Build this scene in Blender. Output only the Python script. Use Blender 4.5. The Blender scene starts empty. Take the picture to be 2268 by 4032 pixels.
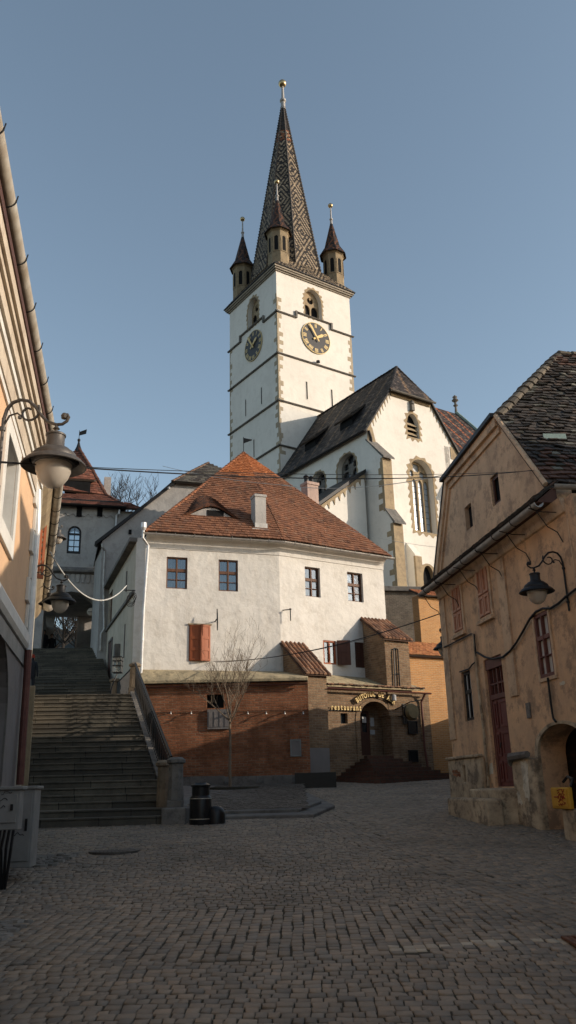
import bpy, bmesh, math, random
import numpy as np
from mathutils import Vector, Matrix
from mathutils.geometry import tessellate_polygon
random.seed(7); rng = np.random.default_rng(7)
S = bpy.context.scene; COL = S.collection
# ------------------------------------------------------------------ camera
FPX, PITCH, ROLL = 3217.0, math.radians(18.58), math.radians(-1.46)
R0 = Vector((1, 0, 0)); FW = Vector((0, math.cos(PITCH), math.sin(PITCH))); U0 = R0.cross(FW)
RR = math.cos(ROLL)*R0 + math.sin(ROLL)*U0; UU = -math.sin(ROLL)*R0 + math.cos(ROLL)*U0
CAM = Vector((0, 0, 1.65))
cd = bpy.data.cameras.new("Camera"); cam = bpy.data.objects.new("Camera", cd); COL.objects.link(cam)
cd.sensor_fit = 'VERTICAL'; cd.sensor_height = 36; cd.sensor_width = 36; cd.lens = 36*FPX/4032
cd.clip_start = .05; cd.clip_end = 5000
m = Matrix((RR, UU, -FW)).transposed().to_4x4(); m.translation = CAM; cam.matrix_world = m
S.camera = cam
# ------------------------------------------------------------------ sky and sun
SUN_AZ, SUN_EL = math.radians(98.5), math.radians(16.9)
w = bpy.data.worlds.new("World"); S.world = w; w.use_nodes = True
nt = w.node_tree; bg = nt.nodes['Background']
sk = nt.nodes.new('ShaderNodeTexSky'); sk.sky_type = 'NISHITA'; sk.sun_disc = False
sk.sun_elevation = SUN_EL; sk.sun_rotation = SUN_AZ; sk.altitude = 400; sk.air_density = 1.0; sk.dust_density = 1.2; sk.ozone_density = 1.0
hs = nt.nodes.new('ShaderNodeHueSaturation'); hs.inputs['Saturation'].default_value = .82; hs.inputs['Hue'].default_value = .489; hs.inputs['Value'].default_value = .94
nt.links.new(sk.outputs[0], hs.inputs['Color']); nt.links.new(hs.outputs[0], bg.inputs[0]); bg.inputs[1].default_value = .15
sl = bpy.data.lights.new("Sun", 'SUN'); sl.energy = 3.3; sl.angle = math.radians(.5); sl.color = (1, .86, .70)
so = bpy.data.objects.new("Sun", sl); COL.objects.link(so)
sd = Vector((math.sin(SUN_AZ)*math.cos(SUN_EL), math.cos(SUN_AZ)*math.cos(SUN_EL), math.sin(SUN_EL)))
so.rotation_euler = sd.to_track_quat('Z', 'Y').to_euler(); so.location = (20, -20, 60)
S.view_settings.view_transform = 'Standard'; S.view_settings.look = 'None'; S.view_settings.exposure = 0.45; S.view_settings.gamma = 1
S.render.engine = 'CYCLES'
# ------------------------------------------------------------------ frames
def ray(x, y): return FW + (x-1134)/FPX*RR + (2016-y)/FPX*UU
def atY(x, y, Y): d = ray(x, y); return CAM + d*(Y/d.y)
def lerp(a, b, t): return a+(b-a)*t
class Fr:          # vertical plane: x along the wall, y into the wall, z up
    def __init__(s, o, az):
        a = math.radians(az); s.o = Vector((o[0], o[1], 0)); s.x = Vector((math.sin(a), math.cos(a), 0)); s.y = Vector((-math.cos(a), math.sin(a), 0))
    def p(s, x, y, n=0):
        d = ray(x, y); t = ((s.o+s.y*n-CAM).dot(s.y))/d.dot(s.y); q = CAM+d*t
        return ((q-s.o).dot(s.x), q.z)
    def pp(s, pts, n=0): return [s.p(a, b, n) for a, b in pts]
    def w(s, u, z, n=0): return s.o+s.x*u+s.y*n+Vector((0, 0, z))
    def M(s, u=0, z=0, n=0):
        m = Matrix((s.x, s.y, Vector((0, 0, 1)))).transposed().to_4x4(); m.translation = s.w(u, z, n); return m
I4 = Matrix.Identity(4)
WM = {}
def ghz(Y):
    return float(np.interp(Y, [-40, 0, 6, 10, 18, 26, 35, 60], [0, 0, .28, .5, 1.0, 1.45, 2.0, 2.6]))
def thing(name, label, cat, M=I4, group=None, parent=None):
    o = bpy.data.objects.new(name, None); o.empty_display_size = .3; COL.objects.link(o)
    o.matrix_world = M; WM[o.name] = M.copy()
    o['label'] = label; o['category'] = cat
    if group: o['group'] = group
    return o
def tag(o, label=None, cat=None, group=None, kind=None):
    if label: o['label'] = label
    if cat: o['category'] = cat
    if group: o['group'] = group
    if kind: o['kind'] = kind
    return o
class MB:
    def __init__(s): s.v = []; s.f = []; s.c = None
    def add(s, vs, fs):
        b = len(s.v); s.v += [tuple(v) for v in vs]; s.f += [tuple(i+b for i in f) for f in fs]; return s
    def box(s, x0, x1, y0, y1, z0, z1):
        x0, x1 = min(x0, x1), max(x0, x1); y0, y1 = min(y0, y1), max(y0, y1); z0, z1 = min(z0, z1), max(z0, z1)
        return s.add([(x0,y0,z0),(x1,y0,z0),(x1,y1,z0),(x0,y1,z0),(x0,y0,z1),(x1,y0,z1),(x1,y1,z1),(x0,y1,z1)],
            [(0,3,2,1),(4,5,6,7),(0,1,5,4),(1,2,6,5),(2,3,7,6),(3,0,4,7)])
    def prism(s, poly, y0, y1):            # poly in (x,z)
        return s.slab(poly, [], y0, y1)
    def slab(s, outer, holes, y0, y1):
        loops = [outer]+list(holes); V2 = [[Vector((a, b, 0)) for a, b in l] for l in loops]
        tris = tessellate_polygon(V2); flat = [p for l in loops for p in l]; n = len(flat)
        vs = [(a, y0, b) for a, b in flat]+[(a, y1, b) for a, b in flat]
        fs = [tuple(t) for t in tris]+[(t[2]+n, t[1]+n, t[0]+n) for t in tris]
        k = 0
        for l in loops:
            L = len(l)
            for i in range(L):
                j = (i+1) % L; fs.append((k+i, k+j, k+j+n, k+i+n))
            k += L
        return s.add(vs, fs)
    def hull(s, bot, top):                 # two equal loops of 3-D points
        n = len(bot); fs = [tuple(range(n))[::-1], tuple(range(n, 2*n))]+[(i, (i+1) % n, (i+1) % n+n, i+n) for i in range(n)]
        return s.add(list(bot)+list(top), fs)
    def tube(s, pts, r, n=6, cap=True):
        pts = [Vector(p) for p in pts]; rs = r if isinstance(r, (list, tuple)) else [r]*len(pts)
        vs = []; prev = None
        for i, p in enumerate(pts):
            t = (pts[min(i+1, len(pts)-1)]-pts[max(i-1, 0)]).normalized()
            if prev is None: a = t.cross(Vector((0, 0, 1)));  a = t.cross(Vector((1, 0, 0))) if a.length < .1 else a
            else: a = prev-t*prev.dot(t)
            a.normalize(); prev = a; b = t.cross(a)
            vs += [p+(a*math.cos(6.2832*k/n)+b*math.sin(6.2832*k/n))*rs[i] for k in range(n)]
        fs = [(i*n+k, i*n+(k+1) % n, (i+1)*n+(k+1) % n, (i+1)*n+k) for i in range(len(pts)-1) for k in range(n)]
        if cap: fs += [tuple(range(n))[::-1], tuple((len(pts)-1)*n+k for k in range(n))]
        return s.add(vs, fs)
    def lathe(s, prof, n=24, c=(0, 0, 0), ph=0, sq=1):   # prof (r,z)
        vs = []
        for r, z in prof: vs += [(c[0]+r*math.cos(ph+6.28318*k/n), c[1]+sq*r*math.sin(ph+6.28318*k/n), c[2]+z) for k in range(n)]
        fs = [(i*n+k, i*n+(k+1) % n, (i+1)*n+(k+1) % n, (i+1)*n+k) for i in range(len(prof)-1) for k in range(n)]
        if prof[0][0] > 1e-6: fs.append(tuple(range(n))[::-1])
        if prof[-1][0] > 1e-6: fs.append(tuple((len(prof)-1)*n+k for k in range(n)))
        return s.add(vs, fs)
    def build(s, name, mat, parent=None, M=I4, smooth=False, bevel=0, recalc=True, weld=False):
        me = bpy.data.meshes.new(name); me.from_pydata(s.v, [], s.f)
        bm = bmesh.new(); bm.from_mesh(me)
        if weld: bmesh.ops.remove_doubles(bm, verts=bm.verts, dist=1e-4)
        if recalc: bmesh.ops.recalc_face_normals(bm, faces=bm.faces)
        bm.to_mesh(me); bm.free()
        if s.c is not None: setcol(me, s.c)
        me.materials.append(mat)
        if smooth:
            me.polygons.foreach_set('use_smooth', [True]*len(me.polygons))
            try: me.set_sharp_from_angle(angle=math.radians(35))
            except Exception: pass
        o = bpy.data.objects.new(name, me); COL.objects.link(o)
        if parent:
            o.parent = parent; o.matrix_local = WM[parent.name].inverted() @ M
        else: o.matrix_world = M
        WM[o.name] = M.copy()
        if bevel:
            b = o.modifiers.new('bevel', 'BEVEL'); b.width = bevel; b.segments = 2; b.limit_method = 'ANGLE'
        return o
def setcol(me, percol):                     # per-face colours
    a = me.color_attributes.new('Col', 'FLOAT_COLOR', 'CORNER')
    lt = np.zeros(len(me.polygons), int); me.polygons.foreach_get('loop_total', lt)
    c = np.repeat(np.asarray(percol, float), lt, axis=0); c = np.hstack([c, np.ones((len(c), 1))])
    a.data.foreach_set('color', c.ravel())
# ------------------------------------------------------------------ materials
def rgb(r, g, b):                            # 0-255 display -> linear
    f = lambda c: (c/255/12.92) if c/255 <= .04045 else ((c/255+.055)/1.055)**2.4
    return (f(r), f(g), f(b), 1)
class NT:
    def __init__(s, name):
        s.m = bpy.data.materials.new(name); s.m.use_nodes = True; s.t = s.m.node_tree; s.b = s.t.nodes['Principled BSDF']; s.tc = s.n('ShaderNodeTexCoord')
    def n(s, t, **k):
        o = s.t.nodes.new(t)
        for a, b in k.items(): setattr(o, a, b)
        return o
    def l(s, a, b): s.t.links.new(a, b)
    def noise(s, scale, detail=5, rough=.6, vec=None, stretch=None):
        o = s.n('ShaderNodeTexNoise'); o.inputs['Scale'].default_value = scale; o.inputs['Detail'].default_value = detail; o.inputs['Roughness'].default_value = rough
        v = vec or s.tc.outputs['Object']
        if stretch:
            mp = s.n('ShaderNodeMapping'); mp.inputs['Scale'].default_value = stretch; s.l(v, mp.inputs[0]); v = mp.outputs[0]
        s.l(v, o.inputs['Vector']); return o.outputs['Fac']
    def ramp(s, fac, stops):
        o = s.n('ShaderNodeValToRGB'); e = o.color_ramp.elements
        while len(e) < len(stops): e.new(.5)
        for i, (p, c) in enumerate(stops): e[i].position = p; e[i].color = c if len(c) == 4 else (*c, 1)
        s.l(fac, o.inputs[0]); return o.outputs[0]
    def mix(s, fac, a, b, mode='MIX'):
        o = s.n('ShaderNodeMix', data_type='RGBA', blend_type=mode)
        for i, v in ((0, fac), (6, a), (7, b)):
            if hasattr(v, 'is_output') or isinstance(v, bpy.types.NodeSocket): s.l(v, o.inputs[i])
            else: o.inputs[i].default_value = v
        return o.outputs[2]
    def math(s, op, a, b=0.0):
        o = s.n('ShaderNodeMath', operation=op)
        for i, v in ((0, a), (1, b)):
            if isinstance(v, bpy.types.NodeSocket): s.l(v, o.inputs[i])
            else: o.inputs[i].default_value = v
        return o.outputs[0]
    def bump(s, h, strength=.4, dist=.02, prev=None):
        o = s.n('ShaderNodeBump'); o.inputs['Strength'].default_value = strength; o.inputs['Distance'].default_value = dist
        s.l(h, o.inputs['Height'])
        if prev is not None: s.l(prev, o.inputs['Normal'])
        return o.outputs[0]
    def out(s, col=None, rough=.85, nrm=None, metal=0, spec=.3):
        if col is not None:
            if isinstance(col, bpy.types.NodeSocket): s.l(col, s.b.inputs['Base Color'])
            else: s.b.inputs['Base Color'].default_value = col
        if isinstance(rough, bpy.types.NodeSocket): s.l(rough, s.b.inputs['Roughness'])
        else: s.b.inputs['Roughness'].default_value = rough
        s.b.inputs['Metallic'].default_value = metal; s.b.inputs['Specular IOR Level'].default_value = spec
        if nrm is not None: s.l(nrm, s.b.inputs['Normal'])
        return s.m
def plaster(name, c1, c2, stain=None, amt=.35, big=.5, bump=.5, streak=True):
    t = NT(name); a = t.noise(big, 7, .7); col = t.mix(t.ramp(a, [(.38, (0, 0, 0)), (.62, (1, 1, 1))]), c1, c2)
    f = t.noise(5, 7, .75); col = t.mix(t.math('MULTIPLY', t.ramp(f, [(.42, (0, 0, 0)), (.66, (1, 1, 1))]), .35), col, c2)
    if stain:
        bl = t.ramp(t.noise(big*1.7+.5, 10, .8), [(.50, (0, 0, 0)), (.58, (1, 1, 1))]); col = t.mix(t.math('MULTIPLY', bl, amt*.8), col, stain)
        if streak:
            st = t.ramp(t.noise(1.0, 5, .6, stretch=(1.5, 1.5, .22)), [(.50, (0, 0, 0)), (.75, (1, 1, 1))]); col = t.mix(t.math('MULTIPLY', st, amt*.6), col, stain)
    h = t.noise(1.6, 4, .55); n1 = t.bump(h, bump, .10); n2 = t.bump(t.noise(22, 5, .7), bump*.5, .006, n1)
    return t.out(col, .9, n2, spec=.15)
def simple(name, c1, c2=None, scale=8, rough=.6, metal=0, bump=.2, dist=.01, spec=.3, stretch=None):
    t = NT(name); c2 = c2 or tuple(x*.7 for x in c1[:3])+(1,)
    a = t.noise(scale, 6, .65, stretch=stretch); col = t.mix(t.ramp(a, [(.35, (0, 0, 0)), (.7, (1, 1, 1))]), c1, c2)
    r = t.math('ADD', t.math('MULTIPLY', a, .3), rough-.15)
    return t.out(col, r, t.bump(a, bump, dist), metal, spec)
def brick(name, c1, c2, mortar, bw=.28, rh=.088, ms=.013, bump=1.2, patch=None, soot=.35):
    t = NT(name); sp = t.n('ShaderNodeSeparateXYZ'); t.l(t.tc.outputs['Object'], sp.inputs[0])
    wob = t.math('MULTIPLY', t.math('SUBTRACT', t.noise(1.1, 4), .5), .16)
    cb = t.n('ShaderNodeCombineXYZ'); t.l(t.math('ADD', sp.outputs[0], sp.outputs[1]), cb.inputs[0]); t.l(t.math('ADD', sp.outputs[2], wob), cb.inputs[1])
    b = t.n('ShaderNodeTexBrick'); t.l(cb.outputs[0], b.inputs['Vector']); b.inputs['Scale'].default_value = 1
    b.inputs['Brick Width'].default_value = bw; b.inputs['Row Height'].default_value = rh; b.inputs['Mortar Size'].default_value = ms; b.inputs['Mortar Smooth'].default_value = .3; b.inputs['Bias'].default_value = -.1
    b.inputs['Color1'].default_value = c1; b.inputs['Color2'].default_value = c2; b.inputs['Mortar'].default_value = mortar
    col = b.outputs['Color']
    g = t.noise(.9, 9, .78); col = t.mix(t.math('MULTIPLY', t.ramp(g, [(.42, (0, 0, 0)), (.60, (1, 1, 1))]), soot), col, tuple(x*.35 for x in c1[:3])+(1,))
    g2 = t.noise(3.5, 8, .8); col = t.mix(t.math('MULTIPLY', t.ramp(g2, [(.45, (0, 0, 0)), (.7, (1, 1, 1))]), .35), col, patch or mortar)
    h = t.math('SUBTRACT', t.math('MULTIPLY', t.noise(14, 5, .7), .7), b.outputs['Fac'])
    return t.out(col, .9, t.bump(h, bump, .03), spec=.12)
def colmat(name, rough=.85, bump=.5, scale=25, dirt=(.03, .03, .025, 1), amt=.35, dscale=.8, dist=.01, spec=.2):
    t = NT(name); a = t.n('ShaderNodeVertexColor'); a.layer_name = 'Col'
    d = t.ramp(t.noise(dscale, 7, .7), [(.45, (0, 0, 0)), (.7, (1, 1, 1))]); col = t.mix(t.math('MULTIPLY', d, amt), a.outputs[0], dirt)
    n = t.noise(scale, 5, .7); col = t.mix(t.math('MULTIPLY', n, .4), col, dirt, 'MULTIPLY') if False else col
    return t.out(col, rough, t.bump(n, bump, dist), spec=spec)
def glass(name, c=(.02, .025, .03, 1), rough=.06):
    t = NT(name); a = t.noise(3, 3); return t.out(t.mix(t.math('MULTIPLY', a, .3), c, tuple(x*2 for x in c[:3])+(1,)), rough, t.bump(t.noise(1.5, 2), .05, .05), spec=.6)
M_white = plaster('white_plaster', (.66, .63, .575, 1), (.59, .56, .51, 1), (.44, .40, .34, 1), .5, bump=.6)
M_tower = plaster('tower_plaster', (.70, .67, .61, 1), (.63, .60, .545, 1), (.46, .43, .38, 1), .30, big=.2, bump=.25)
M_grey = plaster('grey_plaster', (.42, .40, .37, 1), (.34, .32, .30, 1), (.20, .19, .18, 1), .5)
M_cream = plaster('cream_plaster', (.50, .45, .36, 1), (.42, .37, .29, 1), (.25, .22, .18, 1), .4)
M_orange = plaster('orange_plaster', (.62, .41, .25, 1), (.56, .36, .22, 1), (.42, .29, .19, 1), .4, big=.4, bump=.25)
M_basegrey = plaster('grey_base_plaster', (.22, .20, .19, 1), (.18, .165, .155, 1), (.12, .11, .10, 1), .3, bump=.3)
M_ochre = plaster('ochre_plaster', (.72, .45, .255, 1), (.52, .34, .21, 1), (.22, .155, .11, 1), .85, big=.75, bump=.5)
M_ochre_l = plaster('pale_ochre_plaster', (.66, .46, .29, 1), (.51, .36, .235, 1), (.28, .20, .14, 1), .9, big=.9, bump=.7)
M_red_pl = plaster('reddish_plaster', (.46, .24, .16, 1), (.38, .20, .135, 1), (.17, .10, .07, 1), .4, big=.7)
M_plinth = plaster('worn_plinth_plaster', (.55, .44, .30, 1), (.30, .235, .165, 1), (.12, .095, .07, 1), .85, big=1.6, bump=1.0, streak=False)
M_stonew = plaster('sandstone', (.36, .28, .175, 1), (.28, .215, .14, 1), (.15, .12, .09, 1), .5, big=1.0, bump=.5)
M_stoneg = plaster('pale_grey_stone', (.34, .30, .24, 1), (.26, .23, .19, 1), (.15, .13, .11, 1), .5, big=1.0, bump=.5)
M_quoin = plaster('pale_corner_stone', (.40, .335, .24, 1), (.33, .275, .20, 1), (.22, .18, .14, 1), .5, big=1.0, bump=.4)
M_turret = plaster('turret_stone', (.30, .235, .15, 1), (.22, .17, .11, 1), (.12, .10, .075, 1), .6, big=1.0, bump=.4)
M_stonebr = plaster('brown_stone', (.26, .20, .14, 1), (.19, .15, .105, 1), (.09, .075, .06, 1), .6, big=2, bump=.5)
M_stoned = plaster('grey_stone', (.20, .185, .165, 1), (.14, .13, .12, 1), (.06, .058, .05, 1), .6, big=1.5, bump=.8)
def stepmat():
    t = NT('step_stone'); sp = t.n('ShaderNodeSeparateXYZ'); t.l(t.tc.outputs['Object'], sp.inputs[0])
    row = t.math('FLOOR', t.math('MULTIPLY', t.math('SUBTRACT', sp.outputs[2], 1.141), 1/.15)); off = t.math('MULTIPLY', t.math('SINE', t.math('MULTIPLY', row, 2.3)), .8)
    cb = t.n('ShaderNodeCombineXYZ'); t.l(t.math('ADD', sp.outputs[0], off), cb.inputs[0]); t.l(t.math('ADD', t.math('MULTIPLY', row, 1.0), .5), cb.inputs[1])
    b = t.n('ShaderNodeTexBrick'); t.l(cb.outputs[0], b.inputs['Vector']); b.inputs['Scale'].default_value = 1; b.inputs['Brick Width'].default_value = 1.15; b.inputs['Row Height'].default_value = 1.0; b.inputs['Mortar Size'].default_value = .008; b.offset = 0
    b.inputs['Color1'].default_value = (.15, .132, .102, 1); b.inputs['Color2'].default_value = (.075, .068, .056, 1); b.inputs['Mortar'].default_value = (.02, .019, .017, 1)
    d = t.ramp(t.noise(2.2, 8, .75), [(.45, (0, 0, 0)), (.62, (1, 1, 1))]); col = t.mix(t.math('MULTIPLY', d, .55), b.outputs['Color'], (.045, .042, .037, 1))
    return t.out(col, .85, t.bump(t.noise(12, 6, .7), .5, .012), spec=.2)
M_step = stepmat()
M_trim = simple('white_trim', (.62, .60, .55, 1), (.50, .48, .44, 1), 3, .7)
M_brick = brick('red_brick', (.42, .165, .082, 1), (.20, .078, .044, 1), (.32, .22, .145, 1), soot=.85, patch=(.36, .19, .10, 1))
M_brick_b = brick('brown_brick', (.30, .19, .11, 1), (.17, .10, .062, 1), (.30, .24, .17, 1), rh=.092, soot=.6, patch=(.34, .27, .18, 1))
M_brick_o = brick('orange_brick', (.50, .25, .095, 1), (.40, .19, .075, 1), (.46, .32, .18, 1), bw=.26, rh=.075, soot=.15, bump=.6)
M_brick_g = brick('grey_brick', (.20, .165, .13, 1), (.13, .11, .09, 1), (.24, .21, .17, 1), soot=.6)
M_tile = colmat('roof_tile', .8, .4)
M_tile_d = colmat('glazed_tile', .6, .3, dirt=(.02, .02, .02, 1), amt=.25, dscale=.3)
M_cobble = colmat('cobble_stone', .62, .6, 60, dirt=(.02, .018, .014, 1), amt=.45, dscale=.5, dist=.006, spec=.35)
M_joint = simple('joint_dirt', (.055, .047, .035, 1), (.035, .034, .022, 1), 12, .95)
M_ground = simple('ground_earth', (.08, .07, .06, 1), (.05, .05, .045, 1), 2, .95)
def clearglass():
    t = NT('window_glass'); n = t.t.nodes; tr = t.n('ShaderNodeBsdfTransparent'); tr.inputs[0].default_value = (.62, .66, .68, 1); gl = t.n('ShaderNodeBsdfGlossy'); gl.inputs['Roughness'].default_value = .04; gl.inputs['Color'].default_value = (.8, .85, .9, 1)
    t.l(t.bump(t.noise(1.8, 2), .08, .06), gl.inputs['Normal']); fr = t.n('ShaderNodeFresnel'); fr.inputs[0].default_value = 1.6; mx = t.n('ShaderNodeMixShader'); t.l(t.math('ADD', fr.outputs[0], .10), mx.inputs[0]); t.l(tr.outputs[0], mx.inputs[1]); t.l(gl.outputs[0], mx.inputs[2]); t.l(mx.outputs[0], n['Material Output'].inputs[0]); return t.m
M_glass = clearglass()
M_net = simple('net_curtain', (.50, .50, .48, 1), (.36, .36, .35, 1), 5, .9, stretch=(9, 9, .4))
M_paleg = simple('pale_window_reflection', (.55, .55, .52, 1), (.38, .38, .36, 1), 1.2, .2, bump=.03, spec=.6)
M_glass_d = glass('dark_glass', (.012, .015, .018, 1), .15)
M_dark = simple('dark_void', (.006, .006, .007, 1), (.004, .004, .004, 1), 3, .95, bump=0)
M_curt = simple('lace_curtain', (.34, .33, .31, 1), (.16, .16, .15, 1), 7, .8, stretch=(4, 4, .8))
M_wood = simple('brown_window_wood', (.13, .06, .032, 1), (.085, .04, .022, 1), 10, .6, stretch=(1, 1, .1))
M_shut = simple('orange_shutter_wood', (.30, .085, .03, 1), (.22, .06, .022, 1), 9, .6, stretch=(1, 1, .1))
M_shutd = simple('dark_shutter_wood', (.085, .035, .022, 1), (.05, .022, .015, 1), 9, .6, stretch=(1, 1, .1))
M_door = simple('oxblood_door_wood', (.15, .040, .032, 1), (.10, .028, .023, 1), 6, .55, stretch=(1, 1, .15))
M_winred = simple('red_brown_paint', (.15, .055, .04, 1), (.10, .04, .032, 1), 6, .6)
M_salmon = simple('salmon_shutter', (.50, .27, .17, 1), (.40, .21, .14, 1), 6, .75)
M_iron = simple('black_iron', (.014, .014, .015, 1), (.022, .02, .019, 1), 20, .5, .3, bump=.3, dist=.004)
M_ironw = simple('worn_iron', (.10, .09, .08, 1), (.06, .055, .05, 1), 20, .6, .2, bump=.3)
M_barrel = simple('barrel_wood', (.20, .15, .07, 1), (.13, .10, .05, 1), 6, .5)
M_lampm = simple('grey_lamp_metal', (.11, .10, .09, 1), (.07, .062, .055, 1), 12, .5, .3, bump=.1)
M_zinc = simple('zinc', (.42, .40, .37, 1), (.28, .26, .235, 1), 5, .5, .5, bump=.15)
M_zincs = simple('stained_zinc', (.50, .46, .39, 1), (.30, .24, .17, 1), 4, .6, .2, bump=.2)
M_zincw = simple('bright_downpipe', (.62, .62, .61, 1), (.45, .45, .44, 1), 3, .45, .3, bump=.1)
M_copper = simple('green_copper', (.22, .30, .27, 1), (.14, .18, .165, 1), 3, .6, .2)
M_rustg = simple('red_gutter', (.14, .055, .04, 1), (.09, .035, .03, 1), 5, .6, .2)
M_gold = simple('gold_letter', (.62, .46, .20, 1), (.48, .34, .13, 1), 8, .5, .1, bump=.05)
M_goldd = simple('pale_gold_paint', (.55, .42, .20, 1), (.42, .32, .15, 1), 5, .5, .2, bump=.05)
M_ball = simple('gilded_ball', (.55, .42, .22, 1), (.35, .26, .14, 1), 3, .3, .9, bump=.05)
M_clock = simple('clock_black', (.040, .040, .042, 1), (.055, .053, .050, 1), 2, .6, bump=.05)
M_globe = simple('lamp_globe', (.85, .76, .64, 1), (.75, .66, .55, 1), 4, .35, bump=.02, spec=.5); M_globe.node_tree.nodes['Principled BSDF'].inputs['Transmission Weight'].default_value = .55
M_cab = simple('grey_cabinet_paint', (.22, .22, .21, 1), (.16, .16, .15, 1), 3, .6)
M_yellow = simple('yellow_box_paint', (.55, .30, .03, 1), (.42, .22, .025, 1), 4, .6)
M_redmark = simple('red_marker', (.30, .03, .015, 1), None, 4, .7)
M_black = simple('black_plastic', (.008, .008, .009, 1), (.014, .014, .014, 1), 8, .35, bump=.05)
M_bark = simple('pale_bark', (.20, .15, .105, 1), (.11, .085, .06, 1), 20, .9, bump=.5)
M_barkd = simple('dark_bark', (.035, .03, .026, 1), (.02, .018, .016, 1), 15, .9)
M_wire = simple('wire_rubber', (.012, .012, .013, 1), None, 5, .6)
M_wirew = simple('pale_cable', (.50, .49, .46, 1), None, 5, .6)
M_paper = simple('paper', (.45, .45, .44, 1), (.35, .35, .35, 1), 10, .8)
M_skin = simple('skin', (.42, .24, .17, 1), None, 5, .6)
M_cloth = simple('dark_cloth', (.015, .016, .02, 1), (.025, .026, .03, 1), 10, .9)
M_redc = simple('red_cloth', (.35, .04, .02, 1), None, 5, .9)
# ------------------------------------------------------------------ building helpers
def arch_pts(x0, x1, z0, zs, zt, n=8, pointed=True):
    """opening outline: jambs x0,x1, sill z0, springing zs, crown zt"""
    xc = (x0+x1)/2; hw = (x1-x0)/2; hh = zt-zs; P = [(x0, z0), (x1, z0), (x1, zs)]
    for i in range(1, 2*n):
        t = i/n                                 # 0..2
        if pointed:
            q = t if t <= 1 else 2-t; x = hw*(1-q**1.7) ; z = hh*math.sin(q*math.pi/2)**.95
            P.append((xc+(x if t <= 1 else -x), zs+z))
        else:
            a = math.pi*t/2; P.append((xc+hw*math.cos(a), zs+hh*math.sin(a)))
    P.append((x0, zs)); return P
def rect(x0, x1, z0, z1): return [(x0, z0), (x1, z0), (x1, z1), (x0, z1)]
def rp(F, pts, n=0):                            # pixel quad -> rect bounds
    q = F.pp(pts, n); xs = [a for a, b in q]; zs = [b for a, b in q]
    xs.sort(); zs.sort(); h = len(xs)//2
    return (sum(xs[:h])/h, sum(xs[h:])/(len(xs)-h), sum(zs[:h])/h, sum(zs[h:])/(len(zs)-h))
def scale_poly(P, k, c=None):
    cx = sum(a for a, b in P)/len(P); cz = sum(b for a, b in P)/len(P); w = (max(a for a, b in P)-min(a for a, b in P)); h = max(b for a, b in P)-min(b for a, b in P)
    return [(cx+(a-cx)*(w+2*k)/w, cz+(b-cz)*(h+2*k)/h) for a, b in P]
def window(parent, F, x0, x1, z0, z1, y=.12, fw=.06, cols=(.5,), rows=(.5,), mat=None, pmat=None, name='window', bar=.035, sill=None, thick=.07, hbar=None):
    b = MB(); mat = mat or M_wood
    b.slab(rect(x0, x1, z0, z1), [rect(x0+fw, x1-fw, z0+fw, z1-fw)], y, y+thick)
    xi0, xi1, zi0, zi1 = x0+fw, x1-fw, z0+fw, z1-fw
    for c in cols: xc = lerp(xi0, xi1, c); b.box(xc-bar*.9, xc+bar*.9, y-.012, y+thick-.012, zi0-.002, zi1+.002)
    for r in rows:
        zc = lerp(zi0, zi1, r); hh = bar if (hbar is None or r != hbar) else bar*1.9
        if hbar is not None and r != hbar: hh = bar*.45
        b.box(xi0-.002, xi1+.002, y-.004, y+thick-.02, zc-hh, zc+hh)
    o = b.build(name, mat, parent, F.M(), bevel=.006)
    MB().box(xi0-.01, xi1+.01, y+thick*.55, y+thick*.55+.012, zi0-.01, zi1+.01).build('pane', pmat or M_glass, o, F.M())
    if sill is not None: MB().box(x0-.08, x1+.08, -.10, y, z0-.07, z0-.004).build('sill', sill, o, F.M(), bevel=.01)
    return o
def arc_fill(P, y0, y1): return MB().slab(P, [], y0, y1)
def ring(P, k, y0, y1):                          # frame around an opening outline
    return MB().slab(scale_poly(P, k), [P], y0, y1)
def ragged(P, k0, k1, n=46):                     # stone surround with toothed outline
    cx = sum(a for a, b in P)/len(P); out = []
    L = []; 
    for i in range(len(P)):
        a, b = P[i], P[(i+1) % len(P)]; L.append(math.dist(a, b))
    tot = sum(L); Pout = scale_poly(P, 1.0)
    for s in range(n):
        d = tot*s/n; i = 0
        while d > L[i]: d -= L[i]; i += 1
        t = d/L[i]; a, b = P[i], P[(i+1) % len(P)]; a2, b2 = Pout[i], Pout[(i+1) % len(P)]
        p = (lerp(a[0], b[0], t), lerp(a[1], b[1], t)); q = (lerp(a2[0], b2[0], t), lerp(a2[1], b2[1], t))
        dx, dz = q[0]-p[0], q[1]-p[1]; l = math.hypot(dx, dz) or 1; k = k0 if s % 2 else k1; k *= random.uniform(.85, 1.15)
        out.append((p[0]+dx/l*k, p[1]+dz/l*k))
        t2 = min(t+.45*tot/n/L[i], 1); p2 = (lerp(a[0], b[0], t2), lerp(a[1], b[1], t2)); out.append((p2[0]+dx/l*k, p2[1]+dz/l*k))
    return out
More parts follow.
